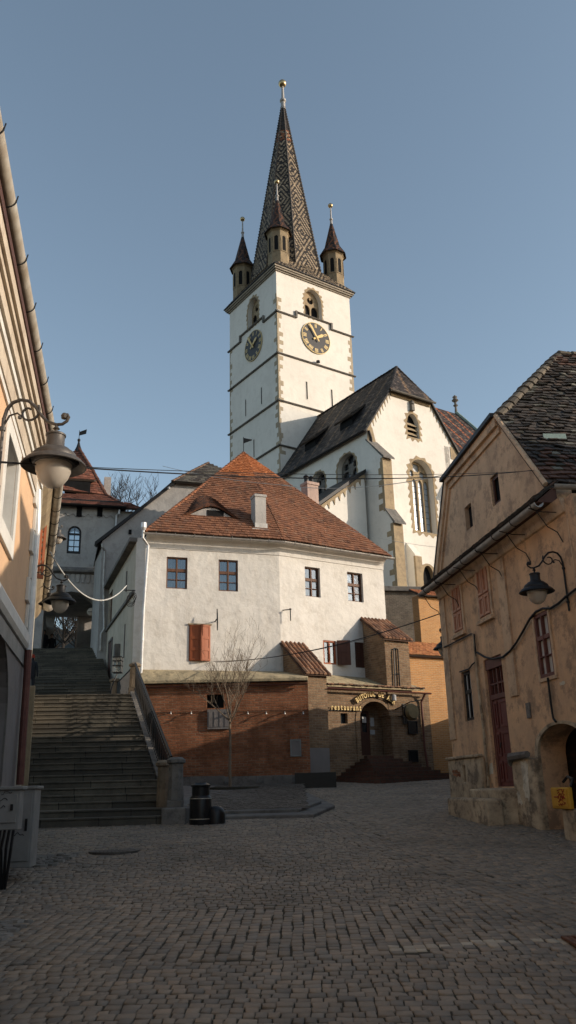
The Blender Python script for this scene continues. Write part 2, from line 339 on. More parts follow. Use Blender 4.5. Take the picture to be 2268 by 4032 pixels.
def gutter(parent, p0, p1, r, mat, name='gutter', M=I4, joints=0, wav=0):
    b = MB(); n = 7; p0 = Vector(p0); p1 = Vector(p1); d = (p1-p0).normalized(); s = d.cross(Vector((0, 0, 1))).normalized()
    N = max(2, int((p1-p0).length/(.05 if wav else 2))); vs = []
    for i in range(N+1):
        c = p0.lerp(p1, i/N); rr = r+(random.uniform(-wav, wav) if wav else 0)
        for k in range(n+1):
            a = math.pi*k/n; vs.append(c+s*math.cos(a)*r+Vector((0, 0, -math.sin(a)*rr)))
        for k in range(n, -1, -1):
            a = math.pi*k/n; vs.append(c+s*math.cos(a)*(r-.012)+Vector((0, 0, -math.sin(a)*(rr-.012))))
    q = 2*(n+1); fs = [(i*q+k, i*q+(k+1) % q, (i+1)*q+(k+1) % q, (i+1)*q+k) for i in range(N) for k in range(q)]
    fs += [tuple(range(q)), tuple(N*q+k for k in range(q))]
    b.add(vs, fs)
    return b.build(name, mat, parent, M, smooth=True)
def hookband(parent, p0, p1, r, step, mat, name='gutter_bracket', first=.5):
    d = (Vector(p1)-Vector(p0)); L = d.length; d.normalize(); s = d.cross(Vector((0, 0, 1))).normalized(); x = first; out = []
    while x < L:
        c = Vector(p0)+d*x; pts = [c+s*math.cos(math.pi*k/10)*r*1.05+Vector((0, 0, -math.sin(math.pi*k/10)*r*1.05)) for k in range(11)]
        pts = [pts[0]+s*.01+Vector((0, 0, .05))]+pts
        out.append(MB().tube(pts, .008, 5).build(name, mat, parent)); x += step
    return out
def pipe(parent, pts, r, mat, name='downpipe', collars=0):
    b = MB().tube(pts, r, 10)
    pts = [Vector(p) for p in pts]
    if collars:
        for i in range(len(pts)-1):
            L = (pts[i+1]-pts[i]).length; k = int(L/collars)
            for j in range(k):
                c = pts[i].lerp(pts[i+1], (j+.5)/max(k, 1)); d = (pts[i+1]-pts[i]).normalized(); b.tube([c-d*.03, c+d*.03], r*1.18, 10)
    return b.build(name, mat, parent, smooth=True)
def tileroof(parent, name, poly, mat, tw, th, tint, thick=.10, lift=.035, over=1.35, jitter=.006, base=(.05, .035, .025), seed=0, wob=0.0):
    r = np.random.default_rng(seed); P = np.array([list(p) for p in poly], float)
    n = np.cross(P[1]-P[0], P[2]-P[0]); n /= np.linalg.norm(n)
    if n[2] < 0: n = -n
    hx = np.cross(np.array([0, 0, 1.]), n); hx /= np.linalg.norm(hx); up = np.cross(n, hx)
    if up[2] < 0: up = -up; hx = -hx
    o = P[0]; uv = np.stack([(P-o)@hx, (P-o)@up], 1)
    vs = [o+u*hx+v*up+n*.0 for u, v in uv]+[o+u*hx+v*up-n*thick for u, v in uv]; k = len(poly)
    V = [np.array(vs)]; F = [tuple(range(k)), tuple(range(k, 2*k))[::-1]]+[(i, (i+1) % k, (i+1) % k+k, i+k) for i in range(k)]
    C = [base]*len(F); nb = 2*k
    rows = []
    v0, v1 = uv[:, 1].min(), uv[:, 1].max(); nr = int((v1-v0)/th)+1
    for j in range(nr):
        v = v0+j*th; vm = min(max(v+th*.5, v0+1e-3), v1-1e-3); xs = []
        for i in range(k):
            a, b = uv[i], uv[(i+1) % k]
            if (a[1]-vm)*(b[1]-vm) < 0: xs.append(a[0]+(b[0]-a[0])*(vm-a[1])/(b[1]-a[1]))
        if len(xs) < 2: continue
        ua, ub = min(xs), max(xs); off = (j % 2)*tw*.5; i0 = math.floor((ua-off)/tw); i1 = math.ceil((ub-off)/tw)
        ii = np.arange(i0, i1); a = ii*tw+off; b = a+tw*.955; a = np.maximum(a, ua); b = np.minimum(b, ub); ok = b-a > .02
        ii, a, b = ii[ok], a[ok], b[ok]
        if len(a): rows.append(np.stack([a, b, np.full(len(a), v), ii, np.full(len(a), j)], 1))
    T = np.concatenate(rows); N = len(T); a, b, v = T[:, 0], T[:, 1], T[:, 2]
    ji = r.normal(0, jitter, N); tl = r.normal(0, jitter*.8, N); ln = th*over; wv = wob*np.sin(a*1.7+v*.6)+wob*np.sin(v*1.3)+2*wob
    def P3(u, v, h): return o+u[:, None]*hx+v[:, None]*up+h[:, None]*n
    vv = v+r.normal(0, jitter*.8, N)
    h0 = lift+ji+wv; h1 = np.full(N, .004)+wv; vt = np.minimum(vv+ln, v1)
    c = .18*(b-a)
    q = [P3(a, vv+.02*0, h0+tl), P3(b, vv, h0-tl), P3(b-0, vt, h1), P3(a+0, vt, h1), P3(a, vv, h0+tl-.022-lift*.2), P3(b, vv, h0-tl-.022-lift*.2), P3(b, vt, h1-.02), P3(a, vt, h1-.02)]
    W = np.stack(q, 1).reshape(-1, 3); V.append(W)
    idx = nb+np.arange(N)*8
    cols = np.asarray(tint((a+b)/2, v, T[:, 3], T[:, 4], r, N)); 
    for f in ((0, 1, 2, 3), (4, 5, 1, 0), (0, 3, 7, 4), (1, 5, 6, 2)):
        F += [tuple(int(i+g) for g in f) for i in idx]; C += [tuple(x) for x in cols]
    mb = MB(); mb.v = [tuple(x) for x in np.concatenate(V)]; mb.f = F; mb.c = np.array(C)
    return mb.build(name, mat, parent, recalc=False)
def ridge(parent, name, pts, mat, r=.11, step=.32, col=(.25, .10, .05), seed=3, var=.25):
    b = MB(); rr = random.Random(seed); cols = []
    for p0, p1 in zip(pts[:-1], pts[1:]):
        p0 = Vector(p0); p1 = Vector(p1); L = (p1-p0).length; d = (p1-p0)/L; s = d.cross(Vector((0, 0, 1)))
        s = Vector((1, 0, 0)) if s.length < .05 else s.normalized(); u = s.cross(d); n = max(1, int(L/step))
        for i in range(n):
            a = p0+d*(L*i/n); e = a+d*(L/n*1.15); ra = r*rr.uniform(1.0, 1.18); rb = r*.88; m = 6; vs = []
            for c, q in ((a, ra), (e, rb)):
                for k in range(m+1): t = math.pi*k/m; vs.append(c+s*math.cos(t)*q+u*(math.sin(t)*q*.8-.02))
            fs = [(k, k+1, k+m+2, k+m+1) for k in range(m)]+[tuple(range(m+1))]
            b.add(vs, fs); f = rr.uniform(1-var, 1+var); cols += [[x*f for x in col]]*len(fs)
    b.c = np.array(cols); return b.build(name, mat, parent, recalc=False)
def tint_mix(cols, w=None, var=.15):
    cols = np.array(cols)
    def f(u, v, i, j, r, N):
        k = r.choice(len(cols), N, p=w); return cols[k]*r.uniform(1-var, 1+var, (N, 1))
    return f
def cable(name, p0, p1, sag, r, mat, label, cat='cable', group=None, n=28):
    p0 = Vector(p0); p1 = Vector(p1); pts = [p0.lerp(p1, i/n)-Vector((0, 0, 4*sag*(i/n)*(1-i/n))) for i in range(n+1)]
    return tag(MB().tube(pts, r, 6).build(name, mat, None, smooth=True), label, cat, group)
def text_mesh(body, size, depth):
    cu = bpy.data.curves.new('txt', 'FONT'); cu.body = body; cu.size = size; cu.extrude = depth; cu.align_x = 'CENTER'; cu.offset = size*.018
    ob = bpy.data.objects.new('txt', cu); COL.objects.link(ob); dg = bpy.context.evaluated_depsgraph_get(); me = bpy.data.meshes.new_from_object(ob.evaluated_get(dg))
    bpy.data.objects.remove(ob); return me
def mesh_obj(me, name, mat, parent, M):
    me.materials.clear(); me.materials.append(mat); o = bpy.data.objects.new(name, me); COL.objects.link(o)
    if parent: o.parent = parent; o.matrix_local = WM[parent.name].inverted() @ M
    else: o.matrix_world = M
    WM[o.name] = M.copy(); return o
# ================================================================== GROUND
def pxg(px, py):                                 # pixel -> point on the sloping street
    Y = 10
    for _ in range(40):
        d = ray(px, py); t = (ghz(Y)-1.65)/d.z if d.z < -1e-4 else 40
        Y = .5*Y+.5*min(max(d.y*t, 3), 45)
    return atY(px, py, Y)
b = MB(); ys = [-400, -40, 0, 6, 10, 18, 26, 35, 60, 900]; vs = []
for Y in ys: vs += [(-700, Y, ghz(Y)-.014), (700, Y, ghz(Y)-.014)]
b.add(vs, [(2*i, 2*i+1, 2*i+3, 2*i+2) for i in range(len(ys)-1)])
tag(b.build('ground', M_joint), kind='structure')
def cobbles():
    r = np.random.default_rng(11); Q = []; C = []
    P0 = pxg(1290, 3228); P1 = pxg(2100, 3600); dx, dy = P0.x-P1.x, P0.y-P1.y; L = math.hypot(dx, dy); ex, ey = dx/L, dy/L   # runs away from the camera
    def side(x, y): return (x-P1.x)*ey-(y-P1.y)*ex + .35*np.sin(((x-P1.x)*ex+(y-P1.y)*ey)*.22)   # >0 right of the line
    ya = lambda x: 7.35+.02*x+.04*np.sin(x*1.3); yb = lambda x: 9.35-.04*x+.05*np.sin(x*.9)
    def grid(ox, oy, ang, ls, lt, sw, tw, warp, keep, tint=1.0):
        ca, sa = math.cos(ang), math.sin(ang)
        for j in range(int(lt/tw)):
            t0 = j*tw; n = int(ls/sw)+2; wd = r.uniform(.72, 1.28, n)*sw; s = np.cumsum(wd)-wd[0]*r.uniform(0, 1); a = s[:-1]; e = s[1:]
            g = .0045; cs = np.stack([a+g, e-g, e-g, a+g], 1); ct = np.stack([np.full(len(a), t0+g), np.full(len(a), t0+g), np.full(len(a), t0+tw-g), np.full(len(a), t0+tw-g)], 1)
            cs = cs+r.normal(0, .004, cs.shape); ct = ct+r.normal(0, .0045, ct.shape)+(.008*np.sin(a*7+j*2.1))[:, None]
            cs, ct = warp(cs, ct); x = ox+cs*ca-ct*sa; y = oy+cs*sa+ct*ca; mx, my = x.mean(1), y.mean(1)
            hx = (RR.x*mx+RR.y*my+RR.z*(-.6)); zc = FW.y*my+FW.z*(-.7); k = keep(mx, my) & (np.abs(hx/np.maximum(zc, .1)) < .64) & (my > 4.6)
            if k.any(): Q.append(np.stack([x[k], y[k]], 2)); C.append(np.full(k.sum(), tint))
    idw = lambda s, t: (s, t)
    wav = lambda s, t: (s, t+.05*np.sin(s*.9)+.02*np.sin(s*2.3+t))
    grid(-9, 3.6, math.radians(-1.2), 26, 5.2, .100, .106, wav, lambda x, y: (y < ya(x)) & (side(x, y) < 0))
    def fan(s, t):                                 # rows running away from the camera, fanning to the right
        return s, t
    for_rad = lambda s, t: (s, t+.05*np.sin(s*1.1))
    def wb(s, t): return s, t-(s-3.2)*(t-12)*.022
    grid(12.5, 6.3, math.radians(90), 4.5, 22, .108, .098, wb, lambda x, y: (y >= ya(x)) & (y < yb(x)) & (side(x, y) < 0))
    grid(-12, 8.4, math.radians(.8), 30, 28, .098, .105, wav, lambda x, y: (y >= yb(x)) & (side(x, y) < -.0) & (y < 36))
    # two bands of rows that follow the curved line, then the far right field
    ang = math.atan2(ey, ex)
    def wc(s, t): return s, t+.35*np.sin(s*.22)
    grid(P1.x-ex*8, P1.y-ey*8, ang, 44, .62, .13, .103, lambda s, t: (s, -t+.35*np.sin((s-8)*.22)), lambda x, y: (y < 34), .95)
    grid(-6, -2, math.radians(14), 36, 40, .098, .105, wav, lambda x, y: (side(x, y) > .64) & (y < 36))
    Q = np.concatenate(Q); tt = np.concatenate(C); N = len(Q); zf = np.interp(Q[:, :, 1], [-40, 0, 6, 10, 18, 26, 35, 60], [0, 0, .28, .5, 1.0, 1.45, 2.0, 2.6])
    und = .003*np.sin(Q[:, :, 0]*1.1+Q[:, :, 1]*.5)+.003*np.sin(Q[:, :, 1]*1.7-Q[:, :, 0]*.6)
    hj = r.normal(0, .0030, (N, 1))+r.normal(0, .0014, (N, 4)); c = Q.mean(1, keepdims=True)
    top = c+(Q-c)*.92; z = zf+und+hj
    V = np.zeros((N, 12, 3)); V[:, :4, :2] = c+(Q-c)*1.0; V[:, :4, 2] = z-.034; V[:, 4:8, :2] = c+(Q-c)*.985; V[:, 4:8, 2] = z-.004; V[:, 8:, :2] = top; V[:, 8:, 2] = z
    F = []
    for i in range(4):
        j = (i+1) % 4; F.append((i, j, j+4, i+4)); F.append((i+4, j+4, j+8, i+8))
    F.append((8, 9, 10, 11)); F = np.array(F); nf = len(F)
    me = bpy.data.meshes.new('cobbled_street'); me.vertices.add(N*12); me.vertices.foreach_set('co', V.ravel())
    A = (F[None]+np.arange(N)[:, None, None]*12).reshape(-1, 4); me.loops.add(A.size); me.loops.foreach_set('vertex_index', A.ravel().astype(np.int32))
    me.polygons.add(len(A)); me.polygons.foreach_set('loop_start', np.arange(0, A.size, 4, dtype=np.int32)); me.update(calc_edges=True)
    base = np.array([[.232, .188, .140], [.205, .172, .134], [.172, .150, .122], [.262, .205, .148]]); col = base[r.choice(4, N, p=[.36, .3, .18, .16])]*r.uniform(.82, 1.15, (N, 1))*tt[:, None]
    pale = r.random(N) < .004; col[pale] = [.24, .21, .17]
    # cobbles tinted paler along a narrow streak
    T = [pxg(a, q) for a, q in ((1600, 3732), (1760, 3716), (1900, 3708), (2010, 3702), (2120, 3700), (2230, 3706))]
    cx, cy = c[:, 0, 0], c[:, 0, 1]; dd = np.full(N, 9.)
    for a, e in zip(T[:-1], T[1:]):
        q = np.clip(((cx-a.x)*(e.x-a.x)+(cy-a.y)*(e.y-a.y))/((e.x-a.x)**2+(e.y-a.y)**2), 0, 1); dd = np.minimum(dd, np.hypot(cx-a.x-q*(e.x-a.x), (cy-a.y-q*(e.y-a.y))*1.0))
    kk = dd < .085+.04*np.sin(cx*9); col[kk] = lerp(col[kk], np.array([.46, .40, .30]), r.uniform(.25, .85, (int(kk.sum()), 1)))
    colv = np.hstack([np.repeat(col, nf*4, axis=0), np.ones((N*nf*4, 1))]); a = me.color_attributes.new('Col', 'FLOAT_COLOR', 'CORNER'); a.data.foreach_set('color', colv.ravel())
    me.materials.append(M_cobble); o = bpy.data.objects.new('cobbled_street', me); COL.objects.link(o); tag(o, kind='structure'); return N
print('cobbles', cobbles())
# rough field stones at the left edge and by the cabinet, street drain, manhole
def rubble(name, cx, cy, w, d, n, label, seed):
    r = random.Random(seed); b = MB(); cols = []
    for i in range(n):
        x = cx+r.uniform(-w, w)/2; y = cy+r.uniform(-d, d)/2; s = r.uniform(.05, .10); z = ghz(y)-.01; ph = r.uniform(0, 3)
        k = r.randint(5, 7); P = [(x+s*math.cos(ph+6.283*j/k)*r.uniform(.8, 1.1), y+.7*s*math.sin(ph+6.283*j/k)*r.uniform(.8, 1.1)) for j in range(k)]
        b.hull([(p[0], p[1], z-.02) for p in P], [(x+(p[0]-x)*.75, y+(p[1]-y)*.75, z+.025+s*.15) for p in P]); f = r.uniform(.12, .26); cols += [(f, f*.93, f*.82)]*(k+2)
    b.c = np.array(cols); return tag(b.build(name, M_cobble), label, 'stones', kind='structure')
q = pxg(10, 3690); rubble('rough_paving', q.x-.2, q.y, .55, 1.3, 70, 'rough pale field stones at the left edge of the street', 1)
q = pxg(160, 3390); rubble('rough_paving', q.x, q.y, .8, 1.2, 90, 'patch of rough grey stones beside the foot of the tall cabinet', 2)
q = pxg(450, 3352)
mh = thing('manhole_cover', 'round iron manhole cover set in the cobbles in front of the steps', 'manhole cover', Matrix.Translation((q.x, q.y, ghz(q.y))))
MB().lathe([(.40, -.02), (.40, .014), (.33, .014), (.33, .006)], 32).build('rim', M_ironw, mh, WM[mh.name]); bb = MB().lathe([(.32, -.02), (.32, .012)], 32)
for i in range(-4, 5): bb.box(i*.06-.012, i*.06+.012, -.22, .22, .012, .018)
bb.build('lid', M_ironw, mh, WM[mh.name])
q = pxg(2372, 3714); dr = thing('street_drain', 'rusty iron drain grate in the cobbles at the right edge', 'drain', Matrix.Translation((q.x, q.y, ghz(q.y)+.012)))
bb = MB().slab(rect(-.28, .28, -.2, .2), [rect(-.24, .24, -.16, .16)], 0, .02)
for i in range(9): bb.box(-.22+i*.055-.012, -.22+i*.055+.012, 0, .02, -.17, .17)
M_rust = simple('rusty_iron', (.16, .07, .04, 1), (.06, .035, .025, 1), 15, .8); WM[dr.name] = WM[dr.name]
bb.build('grate', M_rust, dr, WM[dr.name] @ Matrix.Rotation(math.radians(90), 4, 'X'))
# ================================================================== STAIRS
def stair_pts(Y):      # left and right edge X at depth Y
    return lerp(-5.54, -8.33, (Y-18)/8.6), lerp(-2.62, -5.28, (Y-18)/8.6)
SK = .10             # steps run slightly away to the right
stairs = thing('stone_staircase', 'long flight of worn stone steps climbing past the white house to the arch', 'staircase', Matrix.Translation((-4, 18, 1.0)))
def step_block(b, Y0, Y1, z0, z1, j=0):
    l, r_ = stair_pts(Y0); nose = .025
    l2, r2 = stair_pts(Y1)
    b.hull([(l, Y0-SK*0, z0), (r_, Y0+SK*3, z0), (r2, Y1+SK*3, z0), (l2, Y1, z0)], [(l, Y0, z1-.04), (r_, Y0+SK*3, z1-.04), (r2, Y1+SK*3, z1-.04), (l2, Y1, z1-.04)])
    b.hull([(l, Y0-nose, z1-.04), (r_, Y0+SK*3-nose, z1-.04), (r2, Y1+SK*3, z1-.04), (l2, Y1, z1-.04)], [(l, Y0-nose, z1), (r_, Y0+SK*3-nose, z1), (r2, Y1+SK*3, z1), (l2, Y1, z1)])
def flight(Y0, Y1, z0, n, first_tread=None, name='step'):
    dz = None; Y = Y0; run = (Y1-Y0)/n
    for i in range(n):
        b = MB(); z1 = z0+(i+1)*RISE; step_block(b, Y, Y+run+.06, z0+i*RISE-.3, z1); b.build(name, M_step, stairs, bevel=.012); Y += run
    return z1
RISE = .15
b = MB(); step_block(b, 17.55, 18.1, .7, 1.15); b.build('step', M_step, stairs, bevel=.012)
b = MB(); step_block(b, 18.0, 19.0, .7, 1.29); b.build('step', M_step, stairs, bevel=.012)
zt = flight(18.95, 26.6, 1.29, 22)
lz = zt
b = MB(); step_block(b, 26.6, 31.2, zt-.5, zt); b.build('landing', M_step, stairs)
RISE = .157; zt = flight(31.0, 33.4, zt, 8)
b = MB(); step_block(b, 33.4, 34.0, zt-.5, zt); b.build('landing', M_step, stairs)
RISE = .15; zt = flight(33.9, 40.5, zt, 17); ZARCH = zt
l, r_ = stair_pts(40.5); l2, r2 = stair_pts(56)
MB().hull([(l-2, 40.5, zt-2), (r_+3, 40.8, zt-2), (r2+6, 56, zt-2), (l2-6, 56, zt-2)], [(l-2, 40.5, zt-.005), (r_+3, 40.8, zt-.005), (r2+6, 56, zt-.005), (l2-6, 56, zt-.005)]).build('upper_path', M_stoned, stairs)
# flank wall carrying the right-hand side of the flight
b = MB(); prof = []
ll, rA = stair_pts(18.9); l2, rB = stair_pts(26.9); l3, rC = stair_pts(31)
SA = math.degrees(math.atan2(rB-rA, 8.0)); SF = Fr((rA, 18.9+.3), SA)     # frame along the right edge, x runs uphill
Ls = math.dist((rA, 18.9), (rB, 26.9)); zb = 1.3
b.slab([(-.05, .4), (Ls, .4), (Ls, lz+.12), (Ls-.25, lz+.12), (.15, zb+.12), (-.05, zb+.12)], [], -.30, -.02)
b.build('stringer_wall', M_stoned, stairs, SF.M(), bevel=.015)
b = MB(); b.slab([(0, 0), (Ls, 0), (Ls, lz), (Ls-.3, lz), (.1, zb-.05)], [], -.33, -.29); b.build('flank', M_brick, stairs, SF.M())
# iron railing
rail = thing('stair_railing', 'black wrought iron railing sloping up the right side of the stone steps', 'railing', SF.M())
b = MB(); zs = lambda u: lerp(zb+.12, lz+.12, min(max((u-.15)/(Ls-.4), 0), 1)); H = .92
pts = [(.2, -.16, zs(.2)+H), (Ls-.3, -.16, zs(Ls-.3)+H)]
b.tube(pts, .032, 6).build('handrail', M_iron, rail, SF.M())
b = MB(); b.tube([(.2, -.16, zs(.2)+.10), (Ls-.3, -.16, zs(Ls-.3)+.10)], .02, 4); b.tube([(.2, -.16, zs(.2)+H-.16), (Ls-.3, -.16, zs(Ls-.3)+H-.16)], .015, 4); b.build('lower_rail', M_iron, rail, SF.M())
b = MB(); u = .3; k = 0
while u < Ls-.35:
    z = zs(u); b.tube([(u, -.16, z), (u, -.16, z+H)], .013, 4)
    if k % 2: b.tube([(u+.02, -.16, z+.25), (u+.12, -.16, z+.42), (u+.02, -.16, z+.60)], .011, 4); b.tube([(u+.10, -.16, z+.55), (u+.02, -.16, z+.42), (u+.10, -.16, z+.28)], .011, 4)
    u += .19; k += 1
b.build('balusters', M_iron, rail, SF.M())
def newel(label, F, u, n, z0, z1, w, mat, cap=.05, plinth=.35, grp='stone posts of the stairs'):
    t = thing('stone_post', label, 'post', F.M(u, z0, n), grp); M = WM[t.name]; h = z1-z0
    MB().box(-w*.62, w*.62, -w*.62, w*.62, 0, plinth).build('base', mat, t, M, bevel=.02)
    MB().lathe([(w*.68, plinth), (w*.60, h-.30), (w*.60, h-.14)], 8, ph=math.pi/8).build('shaft', mat, t, M)
    MB().lathe([(w*.60, h-.14), (w*.60+cap, h-.11), (w*.60+cap, h-.05), (w*.5, h), (0, h+.01)], 8, ph=math.pi/8).build('cap', mat, t, M)
    return t
WF = Fr((0, 0), 90)
def at(px, py, Y): return atY(px, py, Y)
q0, q1 = at(642, 3170, 18.9), at(642, 2994, 18.9); newel('brownish stone newel post at the foot of the iron railing', WF, q0.x, 18.9, q0.z-.5, q1.z, .23, M_stonebr)
q0, q1 = at(690, 3200, 18.2), at(690, 2982, 18.2)
newel('thick dark stone pillar standing on the block beside the waste bin', WF, q0.x, 18.2, q0.z-.1, q1.z, .26, M_stoned)
a, c = at(633, 3256, 17.7), at(732, 3180, 17.7)
t = tag(MB().box(a.x, c.x, 17.7, 18.75, .8, c.z).build('stone_block', M_stoned, bevel=.03), 'low dark stone block at the foot of the stairs carrying the thick pillar', 'stone block')
q0, q1 = at(522, 2745, 26.9), at(522, 2606, 26.9); newel('tall stone newel at the top of the iron railing with ironwork beside it', WF, q0.x, 27.15, lz-.3, q1.z, .26, M_stonebr, plinth=.55)
q0, q1 = at(452, 2735, 30.9), at(452, 2672, 30.9); newel('short rounded stone post at the far edge of the landing', WF, q0.x, 30.9, lz-.02, q1.z, .28, M_stonebr, plinth=.2)
A = at(462, 2700, 30.7); Bq = at(512, 2650, 27.3)
lr = thing('landing_railing', 'short iron railing between the two stone posts on the landing', 'railing', Matrix.Translation(A)); b = MB()
b.tube([A+Vector((0, 0, .1)), Bq+Vector((0, 0, .1))], .03, 5).build('handrail', M_iron, lr); b = MB()
for i in range(22):
    p = A.lerp(Bq, i/21); b.tube([p+Vector((0, 0, .1)), Vector((p.x, p.y, lz+.02))], .014, 4)
b.tube([Vector((A.x, A.y, lz+.12)), Vector((Bq.x, Bq.y, lz+.12))], .02, 4); b.build('balusters', M_iron, lr)
# parapet on the left of the steps
PF = Fr((stair_pts(19)[0]-.03, 19), 90)
x0, x1 = stair_pts(19)[0], stair_pts(26)[0]
q = at(120, 2712, 22.5)
par = tag(MB().hull([(x0-.42, 19, .5), (x0-.03, 19, .5), (x1-.03, 26.2, .5), (x1-.5, 26.2, .5)], [(x0-.42, 19, q.z-.35), (x0-.03, 19, q.z-.35), (x1-.03, 26.2, q.z+.3), (x1-.5, 26.2, q.z+.3)]).build('stair_parapet', M_stonew, bevel=.02), 'pale stone parapet wall along the left edge of the steps', 'wall')
# raised pavement with two kerb steps
a, c = at(876, 3232, 18.4), at(1236, 3212, 18.4)
XL, XR = stair_pts(19)[1]+.1, c.x
ter = MB()
def lay(Y0, zoff, xr, name):
    b = MB(); Ys = [Y0, 22, 26, 29.8]; T = []
    xs = [xr, xr-.2, xr-.2, xr-.2]
    bot = []; 
    P = [(XL-.3, Y0)]+[(xr, Y0), (xr+.55, Y0+2.2), (xr-.1, 26), (xr-.6, 30.2), (-3.9, 30.2)]
    b.hull([(x, y, ghz(y)-.2) for x, y in P], [(x, y, ghz(y)+zoff) for x, y in P]); return tag(b.build(name, M_stoned, bevel=.02), kind='structure')
lay(18.4, .065, XR, 'pavement_step'); lay(18.95, .13, XR-.30, 'pavement')
def small_cobbles():
    r = np.random.default_rng(5); b = MB(); cols = []
    y = 19.2
    while y < 29.6:
        x = -2.6; 
        while x < XR-.15:
            wd = r.uniform(.09, .14)
            if not (math.hypot(x+1.9, (y-27.2)) < .75):
                z = ghz(y)+.13+r.normal(0, .004); b.add([(x, y, z), (x+wd-.015, y, z), (x+wd-.015, y+.1, z+.005), (x, y+.1, z+.005), (x, y, z+.012), (x+wd-.015, y, z+.012), (x+wd-.015, y+.1, z+.017), (x, y+.1, z+.017)], [(4, 5, 6, 7), (0, 1, 5, 4), (1, 2, 6, 5), (3, 0, 4, 7)]); f = r.uniform(.06, .12); cols += [(f*1.1, f, f*.86)]*4
            x += wd
        y += .118
    b.c = np.array(cols); tag(b.build('pavement_setts', M_cobble, recalc=False), kind='structure')
small_cobbles()
# ================================================================== BELL TOWER
T0 = atY(1094, 1389, 75); TR = Fr(T0, 55.77); TL = Fr(T0, 145.77); W = 9.95; ZC = 54.55
tower = thing('bell_tower', 'tall square white church tower with two clocks, four corner turrets and a dark tiled spire', 'tower', TR.M(W/2, 14, W/2))
gR = [TR.p(1202, 1245)[0], TR.p(1268, 1262)[0]]; zb_ = TR.p(1235, 1250)[1]; za = TR.p(1229, 1141)[1]
hR = arch_pts(gR[0], gR[1], zb_, lerp(zb_, za, .55), za)
gL = [TL.p(976, 1298)[0], TL.p(1017.7, 1265)[0]]; hL = arch_pts(gL[0], gL[1], zb_, lerp(zb_, za, .55), za)
t = .9
MB().slab(rect(0, W, 12, ZC), [hR], 0, t).build('wall', M_tower, tower, TR.M())
MB().slab(rect(-W, -t-.001, 12, ZC), [hL], 0, t).build('wall', M_tower, tower, TL.M())
MB().box(0.01, W, W-t, W-.002, 12, ZC).box(W-t, W-.003, t, W-t-.002, 12, ZC).build('wall', M_tower, tower, TR.M())
for F, h, nm in ((TR, hR, 0), (TL, hL, 1)):
    x0, x1 = h[0][0], h[1][0]; w_ = MB().slab(ragged(h, .18, .36, 40), [scale_poly(h, -.004)], -.012, .02).build('window_surround', M_stonew, tower, F.M())
    b = MB(); yy = .55; xc = (x0+x1)/2; zs_ = lerp(zb_, za, .5)
    b.slab(scale_poly(h, .02), [arch_pts(x0+.14, xc-.08, zb_+.05, zs_-.6, zs_-.05, 6), arch_pts(xc+.08, x1-.14, zb_+.05, zs_-.6, zs_-.05, 6),
        [(xc+.42*math.cos(a*math.pi/5), zs_+.62+.42*math.sin(a*math.pi/5)) for a in range(10)]], yy, yy+.14)
    wf = b.build('tracery_window', M_stonew, tower, F.M())
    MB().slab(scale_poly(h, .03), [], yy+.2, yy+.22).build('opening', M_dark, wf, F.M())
    for sx in (-1, 1): MB().slab([(xc+sx*x_, z_) for x_, z_ in ((.0, zs_+.62), (.14, zs_+.9), (.03, zs_+1.02))], [], yy+.01, yy+.12).build('tracery_leaf', M_stonew, wf, F.M())
def band(F, pts, name='string_course', d=.22, h=.2, mat=None):   # stepped drip moulding, pts (u,z) centre line
    b = MB()
    for i in range(len(pts)-1):
        (u0, z0), (u1, z1) = pts[i], pts[i+1]
        if abs(u1-u0) > abs(z1-z0):
            b.add([(u0, 0, z0-h/2), (u1, 0, z0-h/2), (u1, -d*.5, z0-h/2), (u0, -d*.5, z0-h/2), (u0, -d, z0-h*.05), (u1, -d, z0-h*.05), (u0, -d, z0+h*.12), (u1, -d, z0+h*.12), (u0, 0, z0+h*.6), (u1, 0, z0+h*.6)],
                [(0, 1, 2, 3), (3, 2, 5, 4), (4, 5, 7, 6), (6, 7, 9, 8), (8, 9, 1, 0), (0, 3, 4, 6, 8), (1, 9, 7, 5, 2)])
        else: b.box(u0-.11, u0+.11, -d+.003, 0, min(z0, z1)-h*.4, max(z0, z1)+h*.45)
    return b.build(name, mat or M_stoned, tower, F.M())
zl = TR.p(1094, 1226)[1]; zh = TR.p(1235, 1250)[1]-.12
uA, uB = TR.p(1164, 1240)[0], TR.p(1303, 1290)[0]
band(TR, [(-.25, zl), (uA, zl), (uA, zh), (uB, zh), (uB, zl), (W+.25, zl)])
uA, uB = TL.p(949, 1340)[0], TL.p(1040, 1260)[0]
band(TL, [(-W-.25, zl), (uA, zl), (uA, zh), (uB, zh), (uB, zl), (.25, zl)])
for z in (TR.p(1094, 1389)[1], TR.p(1100, 1576)[1], TR.p(1106.7, 1753.6)[1]):
    band(TR, [(-.22, z), (W+.22, z)]); band(TL, [(-W-.22, z), (.22, z)])
def toothed(F, u, sgn, z0, z1, parent, mat, seed=0, wa=.22, wb=.60, name='corner_stones', y0=-.014, y1=.02, ext=0.0):
    r = random.Random(seed); z = z0; P = [(u-sgn*ext, z0)]; k = 0
    while z < z1:
        h = r.uniform(.38, .6); w_ = (wa if k % 2 else wb)*r.uniform(.7, 1.2); k += 1
        if r.random() < .12: w_ = .12
        P += [(u+sgn*w_, z), (u+sgn*w_, z+h-.03)]; z += h
    P.append((u-sgn*ext, z)); return MB().slab(P, [], y0, y1).build(name, mat, parent, F.M())
def quoins(F, u, sgn, z0, z1, seed=0): return toothed(F, u, sgn, z0, z1, tower, M_quoin, seed)
quoins(TR, .0, 1, 33, 51, seed=1); quoins(TL, .0, -1, 30, 51, seed=2); quoins(TR, W, -1, 41.5, 48.9, seed=3); quoins(TL, -W, 1, 30, 49, seed=4)
